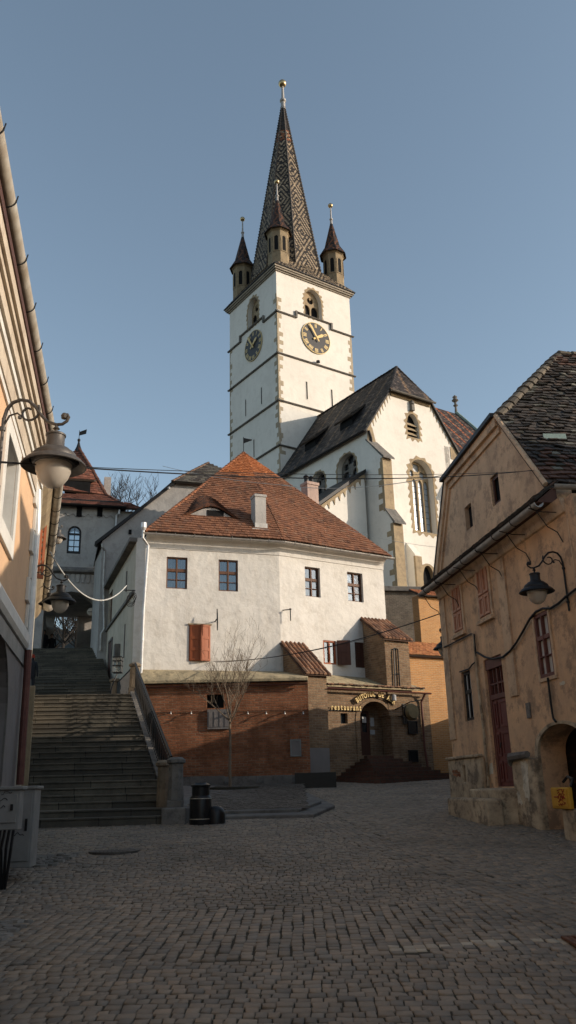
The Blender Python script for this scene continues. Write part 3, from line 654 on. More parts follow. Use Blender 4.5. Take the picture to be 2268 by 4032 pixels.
for F, pl in ((TR, ((862, 1215, 1380), (1100, 1290, 1448))), (TL, ((433, 1270, 1430), (284, 1385, 1545), (362, 1765, 1935)))):
    for x, ya, yb in pl:
        u, z1 = F.p(850+x/2.415, 1000+ya/2.415); z0 = F.p(850+x/2.415, 1000+yb/2.415)[1]
        o = MB().slab(rect(u-.15, u+.15, z0-.08, z1+.08), [rect(u-.09, u+.09, z0, z1)], -.02, .01).build('slit_window', M_tower, tower, F.M()); MB().box(u-.09, u+.09, -.004, .004, z0, z1).build('opening', M_dark, o, F.M())
def clock(F, cx, cy, ex):
    u, z = F.p(cx, cy); R_ = abs(F.p(ex, cy)[0]-u); n = 40
    M = F.M(u, z, 0); k = MB().slab([(R_*math.cos(6.2832*i/n), R_*math.sin(6.2832*i/n)) for i in range(n)], [], -.10, .01).build('clock_face', M_clock, tower, M)
    MB().slab([(R_*1.01*math.cos(6.2832*i/n), R_*1.01*math.sin(6.2832*i/n)) for i in range(n)], [[(R_*.975*math.cos(6.2832*i/n), R_*.975*math.sin(6.2832*i/n)) for i in range(n)]], -.13, -.02).build('clock_rim', M_goldd, k, M)
    b = MB()
    for i in range(12):
        a = math.pi/2-i*math.pi/6; s = [2, 1, 2, 3, 3, 2, 3, 4, 4, 3, 2, 3][i]
        for j in range(s):
            o = (j-(s-1)/2)*.15; ca, sa = math.cos(a), math.sin(a); r0, r1 = R_*.68, R_*.92; w_ = .045
            b.slab([(ca*q-sa*(o+e), sa*q+ca*(o+e)) for q, e in ((r0, -w_), (r1, -w_), (r1, w_), (r0, w_))], [], -.115, -.095)
    b.build('numerals', M_goldd, k, M)
    for a, L, w_, y in ((math.radians(90+32), R_*.98, .085, -.30), (math.radians(90-58), R_*.62, .12, -.25)):
        ca, sa = math.cos(a), math.sin(a); P = [(-.5, -w_*.8), (0, -w_), (L*.75, -w_*1.5), (L, 0), (L*.75, w_*1.5), (0, w_), (-.5, w_*.8)]
        MB().slab([(ca*p-sa*q, sa*p+ca*q) for p, q in P], [], y, y+.03).build('clock_hand', M_gold, k, M)
    MB().lathe([(.12, -.02), (.12, .34)], 10).build('hub', M_gold, k, M @ Matrix.Rotation(math.radians(90), 4, 'X'))
clock(TR, 1242.5, 1333, 1187.5); clock(TL, 1000, 1361.5, 967)
u, z = TR.p(1246, 1432); MB().lathe([(.0, -.1), (.22, 0), (.2, .2), (0, .3)], 8).build('floodlight', M_black, tower, TR.M(u, z, -.3))
b = MB()
for o, z0, z1 in ((.14, ZC-.28, ZC-.12), (.30, ZC-.12, ZC+.06), (.42, ZC+.06, ZC+.27)): b.box(-o, W+o, -o, W+o, z0, z1)
b.build('cornice', M_stoneg, tower, TR.M()); MB().box(-.54, W+.54, -.54, W+.54, ZC+.27, ZC+.36).build('roof_edge', M_iron, tower, TR.M())
# spire
cW = TR.w(W/2, 0, W/2); zap = atY(1111, 421, cW.y).z; zb0 = ZC+.36
def tint_spire(u, v, i, j, r, N):
    X = (2*i+(j % 2)).astype(int); j = j.astype(int); p = 18
    p = 24; d1 = np.abs((X+j) % p-p/2); d2 = np.abs((X-j) % p-p/2); m__ = np.maximum(d1, d2); tan = ((m__.astype(int)//2) % 2 == 0) & (r.random(N) > .12)
    dk = np.array([.040, .034, .031]); tn = np.array([.31, .245, .17]); org = np.array([.22, .09, .045])
    c = np.where(tan[:, None], tn, dk); m_ = (v > 20) & (v < 22.0) & (r.random(N) < .6); c = np.where(m_[:, None], org, c); c = np.where((v > 22.0)[:, None], dk*1.3, c)
    return c*r.uniform(.7, 1.25, (N, 1))
def oct_ring(c, R_, z, n=8, ph=math.pi/8):
    a0 = math.atan2(TR.x.y, TR.x.x); return [Vector((c.x+R_*math.cos(a0+ph+2*math.pi*k/n), c.y+R_*math.sin(a0+ph+2*math.pi*k/n), z)) for k in range(n)]
zo = zb0+2.3; O = oct_ring(cW, 3.98/math.cos(math.pi/8), zo); ap = Vector((cW.x, cW.y, zap+.3))
top = oct_ring(cW, .16, zap)
sp_root = tileroof(tower, 'spire', [O[0], O[1], top[1], top[0]], M_tile_d, .235, .21, tint_spire, seed=20)
for k in range(1, 8): tileroof(sp_root, 'spire_face', [O[k], O[(k+1) % 8], top[(k+1) % 8], top[k]], M_tile_d, .235, .21, tint_spire, seed=20+k)
# skirt between square and octagon
hs_ = W/2+.5; sq = [cW+TR.x*sx*hs_+TR.y*sy*hs_+Vector((0, 0, zb0)) for sx, sy in ((1, 1), (-1, 1), (-1, -1), (1, -1))]
for k in range(4):
    a, c2 = O[2*k], O[(2*k+1) % 8]; A_ = sq[k]; tileroof(tower, 'roof_skirt', [A_, c2, a], M_tile_d, .235, .21, tint_spire, seed=40+k, base=(.04, .035, .03))
    Bn = sq[(k+1) % 4]; tileroof(tower, 'roof_skirt', [A_, Bn, O[(2*k+2) % 8], O[(2*k+1) % 8]], M_tile_d, .235, .21, tint_spire, seed=50+k, base=(.04, .035, .03))
for k in range(8):
    b = MB(); d = top[k]-O[k]; L = d.length
    for i in range(int(L/.42)): p = O[k]+d*(i*.42/L); e = (p-Vector((cW.x, cW.y, p.z))).normalized(); b.tube([p-e*.02, p+d.normalized()*.36+e*.09], [.10, .10], 4)
    b.c = np.array([[.045, .038, .033]]*len(b.f)); b.build('ridge_tiles', M_tile_d, sp_root)
def finial(parent, c, z0, z1, zball, rb, s=1):
    M = Matrix.Translation((c.x, c.y, 0)); f = MB().lathe([(.34*s, z0-.4*s), (.26*s, z0+.7*s), (.40*s, z0+.85*s), (.40*s, z0+1.1*s), (.2*s, z0+1.25*s), (.14*s, z1)], 12).build('finial', M_zinc, parent, M, smooth=True)
    n = 10; MB().lathe([(rb*math.sin(math.pi*i/n), zball-rb*math.cos(math.pi*i/n)) for i in range(n+1)], 16).build('finial_ball', M_ball, f, M, smooth=True)
zball = atY(1108.5, 330, cW.y).z; finial(sp_root if False else tower, cW, zap, zball-.3, zball, .52)
# turrets
def tint_tur(u, v, i, j, r, N):
    X = (2*i+(j % 2)).astype(int); j = j.astype(int); d1 = (X+j) % 8; d2 = (X-j) % 8; m_ = (d1 < 2) | (d2 < 2)
    return np.where(m_[:, None], [.105, .050, .030], [.032, .024, .022])*r.uniform(.7, 1.3, (N, 1))
cn = TR.w(1.15, 0, 1.15); zt0 = atY(1094.7, 921, cn.y).z; zt1 = atY(1092, 786, cn.y).z; ztb = atY(1088, 716, cn.y).z
for (sx, sy) in ((0, 0), (1, 0), (0, 1), (1, 1)):
    c = TR.w(1.15+sx*(W-2.3), 0, 1.15+sy*(W-2.3)); R_ = 1.19; a0 = math.atan2(TR.x.y, TR.x.x); Mt = Matrix.Translation((c.x, c.y, 0)) @ Matrix.Rotation(a0, 4, 'Z')
    b = MB().lathe([(R_, ZC+.3), (R_, zt0-.35), (R_+.16, zt0-.2), (R_+.22, zt0)], 8, ph=math.pi/8)
    tb = b.build('turret', M_turret, tower, Mt)
    for k in range(8):
        a = k*math.pi/4; Mk = Mt @ Matrix.Rotation(a, 4, 'Z') @ Matrix.Translation((R_*math.cos(math.pi/8), 0, 0)) @ Matrix.Rotation(math.pi/2, 4, 'Z')
        zz0, zz1 = zt0-2.9, zt0-1.0; s = arch_pts(-.22, .22, zz0, zz1-.25, zz1, 5); so_ = arch_pts(-.36, .36, zz0-.12, zz1-.2, zz1+.18, 5)
        ss = MB().slab(so_, [s], -.05, .02).build('turret_window', M_turret, tb, Mk)
        ss2 = MB().slab(s, [], -.012, .01).build('opening', M_dark, tb, Mk)
    O2 = oct_ring(c, R_+.42, zt0-.15); O3 = oct_ring(c, R_*.80, zt0+1.0); tp = oct_ring(c, .10, zt1)
    for k in range(8):
        tileroof(tb, 'turret_roof', [O2[k], O2[(k+1) % 8], O3[(k+1) % 8], O3[k]], M_tile_d, .22, .2, tint_tur, seed=70+k, thick=.05, lift=.02)
        tileroof(tb, 'turret_roof', [O3[k], O3[(k+1) % 8], tp[(k+1) % 8], tp[k]], M_tile_d, .22, .2, tint_tur, seed=80+k, thick=.05, lift=.02)
    finial(tb, c, zt1, ztb-.2, ztb, .30, .5)
# ================================================================== CHURCH
C0 = atY(1462, 2000, 63.3); CF = Fr(C0, 55.77); CS = Fr(C0, 145.77)
church = thing('church', 'white gothic church with stepped stone trim and steep dark striped roof beside the clock tower', 'church', CF.M(5, 16, 5))
e0 = CF.p(1447, 1672, 0); e1 = CF.p(1530, 1537, 0); e2 = CF.p(1695, 1590, 0); e3 = CF.p(1800, 1779, 0)
k1 = (e1[1]-e0[1])/(e1[0]-e0[0]); k2 = (e2[1]-e3[1])/(e2[0]-e3[0]); ur = (e3[1]-e0[1]+k1*e0[0]-k2*e3[0])/(k1-k2); zr = e0[1]+k1*(ur-e0[0])
RSt = Fr(CF.w(ur, 0), 145.77); q = RSt.p(1521, 1490); print('ridge', ur, zr, 'from px', q, 'eave', e0, e3, 'jerk', e1, e2)
zj = (e1[1]+e2[1])/2; zr = min(zr, q[1]+.5); 
# symmetric jerkinhead gable
ze = e0[1]; WG = e3[0]
ujl = e0[0]+(zj-ze)/k1; ujr = e3[0]+(zj-e3[1])/k2; ur = (ujl+ujr)/2; s1 = (zj-ze)/(ujl-e0[0]); zr = zj+s1*(ur-ujl); nr = max(1.2, -RSt.p(1521, 1490)[0]*.5)
sw = [CF.p(1616, 1900)[0], CF.p(1707, 1915)[0]]; zbw = CF.p(1640, 2088)[1]; ztw = CF.p(1645, 1808)[1]
big = arch_pts(sw[0], sw[1], zbw, lerp(zbw, ztw, .78), ztw)
gw = [CF.p(1606, 1715)[0], CF.p(1652, 1722)[0]]; zg0 = CF.p(1625, 1722)[1]; zg1 = CF.p(1623, 1630)[1]; gab = arch_pts(gw[0], gw[1], zg0, lerp(zg0, zg1, .5), zg1)
MB().slab([(0, 12), (WG-.3, 12), (WG-.3, e3[1]-.5), (WG+.05, e3[1]), (ujr, zj), (ujl, zj), (e0[0], ze), (0, ze-.5)], [big, gab], 0, .9).build('gable_wall', M_tower, church, CF.M())
LS = 15.0; sws = []
for (xa, xb, yt, yb_, yc) in ((1331, 1407, 1785, 1948, 1930), (1229, 1283, 1857, 1995, 1960)):
    ua, ub = CS.p(xa, yc)[0], CS.p(xb, yc-30)[0]; za_ = CS.p((xa+xb)/2, yt)[1]; zb2 = CS.p((xa+xb)/2, yb_)[1]-2; sws.append(arch_pts(ua, ub, zb2, lerp(zb2, za_, .8), za_))
MB().slab(rect(-LS, -.902, 12, ze-.3), sws, 0, .8).build('side_wall', M_tower, church, CS.M())
MB().box(-LS, 0, 9.0, 9.6, 12, ze).build('side_wall', M_tower, church, CS.M())
def gothic(parent, F, P, depth, lights, mat_s, gmat, surround=True, k0=.2, k1_=.42, seed=0):
    x0, x1 = P[0][0], P[1][0]; z0 = P[0][1]; zt_ = max(z for _, z in P); zs_ = P[2][1]; random.seed(seed)
    if surround: MB().slab(ragged(P, k0, k1_, 54), [scale_poly(P, -.004)], -.012, .03).build('window_surround', M_stonew, parent, F.M())
    ww = (x1-x0); b = MB(); holes = []; lw = ww/lights
    for i in range(lights):
        holes.append(arch_pts(x0+i*lw+lw*.12, x0+(i+1)*lw-lw*.12, z0+.12, zs_-.75, zs_-.2, 6))
    xc = (x0+x1)/2; hh = zt_-zs_
    for ox, oz, rr in ((0, .62*hh, .16*ww), (-.24*ww, .20*hh, .13*ww), (.24*ww, .20*hh, .13*ww)):
        holes.append([(xc+ox+rr*math.cos(a*math.pi/6)*(1 if a % 3 else .8), zs_+oz+rr*math.sin(a*math.pi/6)*(1 if a % 3 else .8)) for a in range(12)])
    b.slab(scale_poly(P, .02), holes, depth, depth+.14); o = b.build('tracery_window', mat_s, parent, F.M())
    MB().slab(scale_poly(P, .02), [], depth+.16, depth+.18).build('pane', gmat, o, F.M())
    b = MB(); z = z0+.5
    while z < zs_-.5: b.box(x0+.05, x1-.05, depth+.145, depth+.158, z-.02, z+.02); z += .55
    b.build('glazing_bars', M_iron, o, F.M()); return o
M_glassp = glass('pale_church_glass', (.30, .33, .36, 1), .12)
gothic(church, CF, big, .62, 4, M_stonew, M_glassp, seed=1)
for P in sws: gothic(church, CS, P, .5, 2, M_stoned, M_glass_d, k0=.12, k1_=.22, seed=2)
random.seed(4); MB().slab(ragged(gab, .18, .42, 26), [scale_poly(gab, -.004)], -.012, .03).build('window_surround', M_stonew, church, CF.M())
o = MB().slab(scale_poly(gab, .02), [], .45, .47).build('gable_opening', M_dark, church, CF.M()); b = MB()
for i in range(3): z = lerp(zg0, zg1, .12+.2*i); b.add([(gw[0], .15, z), (gw[1], .15, z), (gw[1], .4, z+.3), (gw[0], .4, z+.3), (gw[0], .15, z+.06), (gw[1], .15, z+.06), (gw[1], .4, z+.36), (gw[0], .4, z+.36)], [(0, 1, 2, 3), (4, 5, 6, 7), (0, 1, 5, 4), (2, 3, 7, 6)])
b.build('louvre', M_stonew, o, CF.M())
u, z = CF.p(1619, 1608); MB().box(u-.16, u+.16, -.3, 0, z-.3, z+.25).lathe([(0, .25), (.22, .35), (.2, .6), (0, .75)], 8, c=(u, -.15, z)).build('gable_carving', M_stoned, church, CF.M())
def stepped(F, p0, p1, n, depth, w_, name, parent, mat, side=1, y0=-.03, y1=.12):    # toothed stone trim below a sloping edge
    (u0, z0), (u1, z1) = p0, p1; b = MB(); up = [(u0, z0), (u1, z1)]; lo = []
    for i in range(n):
        t0 = i/n; t1 = (i+1)/n; a = (lerp(u0, u1, t0), lerp(z0, z1, t0)); c = (lerp(u0, u1, t1), lerp(z0, z1, t1))
        lo += [(a[0]+side*w_*.35, a[1]-depth*.45), (lerp(a[0], c[0], .55)+side*w_*.35, lerp(a[1], c[1], .55)-depth*(.45)), (lerp(a[0], c[0], .55)+side*w_, lerp(a[1], c[1], .55)-depth*1.2)]
    b.slab(up+lo[::-1], [], y0, y1); return b.build(name, mat, parent, F.M())
stepped(CF, (e0[0], ze), (ujl, zj), 9, .55, .25, 'verge_stones', church, M_stonew)
stepped(CF, (WG+.05, e3[1]), (ujr, zj), 9, .55, -.25, 'verge_stones', church, M_stonew)
MB().slab([(ujl, zj), (ujr, zj), (ujr-.2, zj-.45), (ujl+.2, zj-.45)], [], -.12, .1).build('gable_cornice', M_stonew, church, CF.M())
MB().slab([(e0[0]-.05, ze+.1), (0.6, ze-.2), (.9, ze-1.5), (.0, ze-1.7)], [], -.05, .1).build('kneeler', M_stonew, church, CF.M())
MB().slab([(WG+.25, e3[1]+.1), (WG-.9, e3[1]+.3), (WG-.9, e3[1]-.9), (WG, e3[1]-.9)], [], -.05, .1).build('kneeler', M_stonew, church, CF.M())
def tint_ch(u, v, i, j, r, N):
    X = np.mod(u, 2.2); m_ = (X < .28); n_ = r.random(N) < .22
    c = np.where(m_[:, None], [.17, .115, .075], [.042, .036, .034]); c = np.where((n_ & ~m_)[:, None], [.10, .08, .07], c); return c*r.uniform(.6, 1.35, (N, 1))
def cf(u, n, z): return CF.w(u, z, n)
ue = e0[0]-.45; zee = ze-.45*s1; n0 = -.25; NE = 14.7
rl = tileroof(church, 'roof', [cf(ue, n0, zee), cf(ue, NE, zee), cf(ur, NE, zr), cf(ur, nr, zr), cf(ujl, n0, zj)], M_tile_d, .30, .26, tint_ch, seed=60, base=(.03, .027, .025))
ue2 = WG+.45; zee2 = e3[1]+.45*k2; s2 = (zr-zee2)/(ur-ue2)
tileroof(church, 'roof', [cf(ujr, n0, zj), cf(ur, nr, zr), cf(ur, 22, zr), cf(ue2, 22, zr+(ue2-ur)*(zj-zr)/(ujr-ur)), cf(ue2, n0, zr+(ue2-ur)*(zj-zr)/(ujr-ur))], M_tile_d, .30, .26, tint_ch, seed=61, base=(.03, .027, .025))
tileroof(church, 'hipped_gable_roof', [cf(ujl-.15, n0-.2, zj-.1), cf(ujr+.15, n0-.2, zj-.1), cf(ur, nr, zr)], M_tile_d, .30, .26, tint_ch, seed=62, base=(.03, .027, .025))
gutter(church, cf(ujl-.1, n0-.3, zj-.12), cf(ujr+.1, n0-.3, zj-.12), .13, M_stoned)
ridge(church, 'ridge_tiles', [cf(ur, nr, zr+.02), cf(ur, NE, zr+.02)], M_tile_d, .16, .4, (.06, .05, .045))
ridge(church, 'ridge_tiles', [cf(ujl, n0, zj+.02), cf(ur, nr, zr+.02)], M_tile_d, .16, .4, (.06, .05, .045)); ridge(church, 'ridge_tiles', [cf(ujr, n0, zj+.02), cf(ur, nr, zr+.02)], M_tile_d, .16, .4, (.06, .05, .045))
gutter(church, cf(ue-.12, n0, zee-.02), cf(ue-.12, NE, zee-.02), .11, M_iron)
sl_l = (zr-zee)/(ur-ue)
for nn, fr in ((4.2, .27), (9.8, .27)):          # low dormers on the left slope
    uu = lerp(ue, ur, fr); zz = lerp(zee, zr, fr)
    d = MB().hull([cf(uu, nn-.9, zz-.05), cf(uu+1.4, nn-.9, zz+1.4*sl_l-.3), cf(uu+1.4, nn+.9, zz+1.4*sl_l-.3), cf(uu, nn+.9, zz-.05)], [cf(uu-.05, nn-.8, zz+.75), cf(uu+1.4, nn-.8, zz+1.4*sl_l), cf(uu+1.4, nn+.8, zz+1.4*sl_l), cf(uu-.05, nn+.8, zz+.75)]).build('dormer', M_dark, church)
    tileroof(d, 'dormer_roof', [cf(uu-.35, nn-1.3, zz+.72), cf(uu-.35, nn+1.3, zz+.72), cf(uu+1.5, nn+1.1, zz+1.5*sl_l+.10), cf(uu+1.5, nn-1.1, zz+1.5*sl_l+.10)], M_tile_d, .28, .26, tint_ch, seed=63)
# front buttress in two stages
def bz(F, px_, py_, n): return F.p(px_, py_, n)
d1 = CS.p(1505.5, 1804)[0]; d2 = CS.p(1549, 2062)[0]; wB = CF.p(1539.6, 1801, -d1)[0]; zc1 = CF.p(1520, 1803, -d1)[1]; zc1t = CF.p(1466, 1745)[1]; zc2 = CF.p(1565, 2060, -d2)[1]; zc2t = CF.p(1527, 2010, -d1)[1]
print('buttress', d1, d2, wB, zc1, zc1t, zc2, zc2t)
wB = min(max(wB, .6), 1.4); BS = CS
b = MB(); b.slab([(0.0, 12), (d2, 12), (d2, zc2), (d1, zc2t), (d1, zc1), (0, zc1t)], [], 0, wB)
bt = b.build('buttress', M_tower, church, CS.M())
MB().box(-.01, wB+.01, -d1-.014, -d1+.25, zc2t-.05, zc1-.02).build('front_stones', M_stonew, bt, CF.M()); MB().box(-.01, wB+.01, -d2-.014, -d2+.25, 12, zc2-.02).build('front_stones', M_stonew, bt, CF.M())
toothed(CS, d2, -1, 14, zc2-.5, bt, M_stonew, 5, .3, .7); toothed(CS, d1, -1, zc2t+.1, zc1-.3, bt, M_stonew, 6, .3, .7)
for (a0_, za0, a1_, za1) in ((-.1, zc1t+.15, d1+.3, zc1-.12), (d1-.05, zc2t+.1, d2+.3, zc2-.12)):
    b = MB(); b.slab([(a0_, za0), (a1_, za1), (a1_, za1+.14), (a0_, za0+.16)], [], -.12, wB+.12); b.build('weathering_slab', M_stoned, bt, CS.M())
# right-hand buttress (mostly behind the ochre house)
b = MB(); b.slab([(0, 12), (d2, 12), (d2, zc2), (d1, zc2t), (d1, zc1-.8), (0, zc1t-.6)], [], 0, wB); b2 = b.build('buttress', M_tower, church, Fr(CF.w(WG-wB, 0), 145.77).M())
FB = Fr(CF.w(WG-wB, 0), 145.77); MB().slab([(-.1, zc1t-.45), (d1+.3, zc1-.92), (d1+.3, zc1-.78), (-.1, zc1t-.3)], [], -.12, wB+.12).build('weathering_slab', M_stoned, b2, FB.M())
# slim pier and portal under the big window
u0, z0 = CF.p(1640, 2140, -.9); MB().slab([(0, 12), (1.0, 12), (1.0, z0-1.0), (0, z0+.3)], [], 0, .7).build('pier', M_tower, church, Fr(CF.w(u0-.35, 0), 145.77).M()); 
MB().box(u0-.355, u0+.355, -1.015, -.8, 12, z0-1.1).build('pier_front', M_stonew, church, CF.M())
u0 = CF.p(1668, 2290, -.6)[0]; u1 = CF.p(1712, 2290, -.6)[0]; zq = CF.p(1690, 2228, -.6)[1]; P = arch_pts(u0, u1, 14, zq-1.2, zq)
MB().slab(scale_poly(P, .45), [P], -.6, -.1).build('portal', M_stonew, church, CF.M()); MB().slab(scale_poly(P, .02), [], -.2, -.15).build('portal_door', M_dark, church, CF.M())
# lean-to chapel wall left of the corner, with stepped stone edge
l0 = CF.p(1464, 1873, .3); l1 = CF.p(1262, 2000, .3); slp = (l0[1]-l1[1])/(l0[0]-l1[0])
MB().slab([(l1[0], 12), (-.3, 12), (-.3, l0[1]), (l1[0], l1[1])], [], .3, 5.0).build('lean_to', M_tower, church, CF.M())
stepped(CF, (l1[0]-.25, l1[1]), (-.25, l0[1]+.05), 9, .5, .25, 'lean_to_stones', church, M_stonew, y0=.24, y1=.4)
MB().slab([(l1[0]-.45, l1[1]-.05), (-.2, l0[1]+.1), (-.2, l0[1]+.42), (l1[0]-.45, l1[1]+.25)], [], .15, 5.2).build('lean_to_roof', M_iron, church, CF.M())
cpx = lambda x, y, n: CF.w(*CF.p(x, y, n), n)
pipe(church, [cpx(1452, 1695, -.15), cpx(1462, 1725, -.15), cpx(1496, 2270, -.15)], .09, M_iron, collars=3)
pipe(church, [cf(ue-.1, NE-.3, zee-.1), cf(.0-.1, NE-.5, zee-1.0), cf(-.1, NE-.5, 14)], .08, M_iron)
# second striped roof behind the gable with a green copper verge
def ph(P0, P1, P2, px_, py_):
    n = (P1-P0).cross(P2-P0); d = ray(px_, py_); return CAM+d*((P0-CAM).dot(n)/d.dot(n))
def tint_or(u, v, i, j, r, N):
    X = np.mod(u, 1.9); m_ = X < .3; y_ = ((np.mod(u*1.0+v*1.4, 1.6) < .22) | (np.mod(u-v*1.4, 1.6) < .22)) & (r.random(N) < .7)
    c = np.where(m_[:, None], [.36, .12, .05], [.055, .04, .037]); c = np.where((y_ & ~m_)[:, None], [.17, .13, .10], c); return c*r.uniform(.7, 1.3, (N, 1))
B1 = atY(1797, 1630, 88); PX = B1+CF.x; PD = B1-CF.y*.64-Vector((0, 0, .77))
A1 = ph(B1, PX, PD, 1715, 1612); A1.z = B1.z; D1 = ph(B1, PX, PD, 1893, 1712)
ch = thing('choir_roof', 'far church roof with orange stripes and green copper edge rising behind the white gable', 'roof', Matrix.Translation(B1))
P4 = [B1-CF.x*6, B1, D1, ph(B1, PX, PD, 1930, 1850), ph(B1, PX, PD, 1745, 1850)]
tileroof(ch, 'tiled_slope', [P4[4], P4[3], P4[2], P4[1], P4[0]], M_tile_d, .30, .26, tint_or, seed=64)
e = (D1-B1); MB().tube([B1+Vector((0, 0, .15)), D1+Vector((0, 0, .15))+e*.3], .22, 6).build('copper_verge', M_copper, ch)
fz = B1; MB().lathe([(.2, 0), (.12, .9), (.3, 1.1), (.14, 1.25), (.14, 1.5), (.42, 1.75), (.2, 2.0), (.3, 2.2), (0, 2.5)], 8, c=tuple(fz)).build('finial', M_stoned, ch)
bk = [p+Vector((-.1, .3, -.25)) for p in P4]
# retaining walls below the church
RW = Fr(atY(1510, 2450, 50), 80); zt_ = RW.p(1600, 2312)[1]
rw = thing('retaining_wall', 'old grey brick retaining wall with stone coping below the church', 'wall', RW.M(4, 10))
x1_ = RW.p(1900, 2400)[0]; MB().box(-3, x1_, 0, 6, 3, zt_-.3).build('wall', M_brick_g, rw, RW.M()); MB().box(-3, x1_, -.25, 6.1, zt_-.3, zt_).build('coping', M_stoned, rw, RW.M(), bevel=.03)
OW = Fr(atY(1658, 2500, 46), 62); zo_ = OW.p(1690, 2348)[1]; x1_ = OW.p(1800, 2450)[0]
ow = thing('garden_wall', 'sunlit orange brick wall with small tiled top in front of the grey retaining wall', 'wall', OW.M(1, 8))
MB().box(0, x1_, 0, .6, 3, zo_).build('wall', M_brick_o, ow, OW.M())
tileroof(ow, 'tile_coping', [OW.w(-.1, zo_, -.3), OW.w(x1_, zo_, -.3), OW.w(x1_, zo_+.5, .7), OW.w(-.1, zo_+.5, .7)], M_tile, .18, .15, tint_mix([[.34, .14, .07], [.26, .10, .05]]), seed=65)
# ================================================================== WHITE HOUSE
B0 = atY(1103, 2400, 32); WL = Fr(B0, 72.57); WR = Fr(B0, 58.0)
uL = WL.p(566, 2400)[0]; uR = WR.p(1512, 2300)[0]; OV = .45
zeL = WL.p(830, 2114, -OV)[1]; ZE = zeL
Apx = WL.w(uL-.12, ZE, -OV); P0 = WL.w(0, ZE, -OV)
# eave line crease: intersection of the two offset lines
def isect(F1, n1, F2, n2):
    p = F1.w(0, 0, n1); q = F2.w(0, 0, n2); d1_, d2_ = F1.x, F2.x; den = d1_.x*d2_.y-d1_.y*d2_.x; t = ((q.x-p.x)*d2_.y-(q.y-p.y)*d2_.x)/den; return p+d1_*t
Bpx = isect(WL, -OV, WR, -OV); Bpx.z = ZE; Cpx = WR.w(uR+.12, ZE, -OV)
house = thing('white_house', 'white plastered house with bent front and tall terracotta tiled roof above the brick wall', 'house', WL.M(0, 6, 3))
hw = dict(W1=rp(WL, [(655.7, 2192), (737.7, 2195), (655, 2317), (738, 2319)]), W2=rp(WL, [(860.7, 2203), (936.6, 2205.6), (861, 2327), (938, 2329)]), S1=rp(WL, [(744.5, 2461.6), (828, 2461.6), (743.7, 2603), (828, 2604)]))
hr = dict(W3=rp(WR, [(1200, 2231), (1259, 2236), (1203, 2347), (1263, 2353)]), W4=rp(WR, [(1368, 2252), (1428, 2258), (1370, 2368), (1431, 2370)]), O1=rp(WR, [(1270, 2520), (1322, 2524), (1276, 2610), (1325, 2622)]), S2=rp(WR, [(1396, 2528), (1454, 2532), (1401, 2628), (1460, 2632)]))
def wavy(F, x0, x1, z0, z1, holes, y0, y1, mat, parent, amp=.02, name='wall', n=(28, 22)):
    o = MB().slab(rect(x0, x1, z0, z1), holes, y0, y1).build(name, mat, parent, F.M()); return o
wavy(WL, uL, 0, 2.5, ZE-.03, [rect(*v) for v in hw.values()], 0, .35, M_white, house)
wavy(WR, 0, uR, 2.5, ZE-.03, [rect(*v) for v in hr.values()], 0.001, .35, M_white, house)
for F, (x0, x1, z0, z1), y in ((WL, hw['W1'], .07), (WL, hw['W2'], .07), (WR, hr['W3'], .12), (WR, hr['W4'], .12)):
    w_ = window(house, F, x0, x1, z0, z1, y=y, fw=.055, cols=(.5,), rows=(.60, .27), hbar=.60, bar=.032, thick=.09)
    b = MB(); rr = random.Random(int(x0*50))
    for (ca, cc) in ((x0+.05, lerp(x0, x1, rr.uniform(.25, .42))), (lerp(x0, x1, rr.uniform(.60, .75)), x1-.05)):
        pts_ = [(lerp(ca, cc, i/12), y+.13+.02*math.sin(i*1.9)) for i in range(13)]; k0 = len(b.v)
        b.add([(p_[0], p_[1], z0+.06) for p_ in pts_]+[(p_[0], p_[1], z1-.05) for p_ in pts_], [(i, i+1, 14+i, 13+i) for i in range(12)])
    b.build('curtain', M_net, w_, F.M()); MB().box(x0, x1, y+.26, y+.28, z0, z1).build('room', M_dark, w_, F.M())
# orange ajar shutters, meeting in a prow
x0, x1, z0, z1 = hw['S1']; ww = (x1-x0)/2
for sgn, xh, ang in ((1, x0, -14), (-1, x1, 24)):
    M = WL.M(xh, z0, -.03) @ Matrix.Rotation(math.radians(ang), 4, 'Z'); b = MB(); hh = z1-z0; Lf = ww*1.06
    X = lambda a: (a*Lf if sgn > 0 else -a*Lf)
    b.box(X(0), X(1), 0, .035, 0, hh)
    for za, zb2 in ((.04, .30), (.34, .62), (.66, .96)):
        b.slab(rect(min(X(.08), X(.92)), max(X(.08), X(.92)), za*hh-.03, zb2*hh+.03), [rect(min(X(.18), X(.82)), max(X(.18), X(.82)), za*hh+.03, zb2*hh-.03)], -.018, .002)
    b.build('shutter', M_shut, house, M, bevel=.004)
MB().box(x0+.01, x1-.01, .2, .25, z0, z1).build('opening', M_dark, house, WL.M())
MB().box(x0-.05, x1+.04, -.07, .02, z1, z1+.05).build('lintel_drip', M_stonew, house, WL.M())
x0, x1, z0, z1 = hr['S2']; o = MB().box(x0, x1, .05, .09, z0, z1)
for a in (.06, .53):
    for za, zb2 in ((.05, .3), (.36, .64), (.7, .95)): o.slab(rect(lerp(x0, x1, a), lerp(x0, x1, a+.41), lerp(z0, z1, za), lerp(z0, z1, zb2)), [rect(lerp(x0, x1, a+.06), lerp(x0, x1, a+.35), lerp(z0, z1, za+.04), lerp(z0, z1, zb2-.04))], .03, .052)
o.build('shutter', M_shutd, house, WR.M())
x0, x1, z0, z1 = hr['O1']; w_ = window(house, WR, x0, x1, z0, z1, y=.02, fw=.07, cols=(.5,), rows=(), mat=M_shut, thick=.1)
Mx = WR.M(x1+.02, z0-.02, -.02) @ Matrix.Rotation(math.radians(24), 4, 'Z') ; b = MB().box(0, .55, -.04, 0, 0, z1-z0+.04)
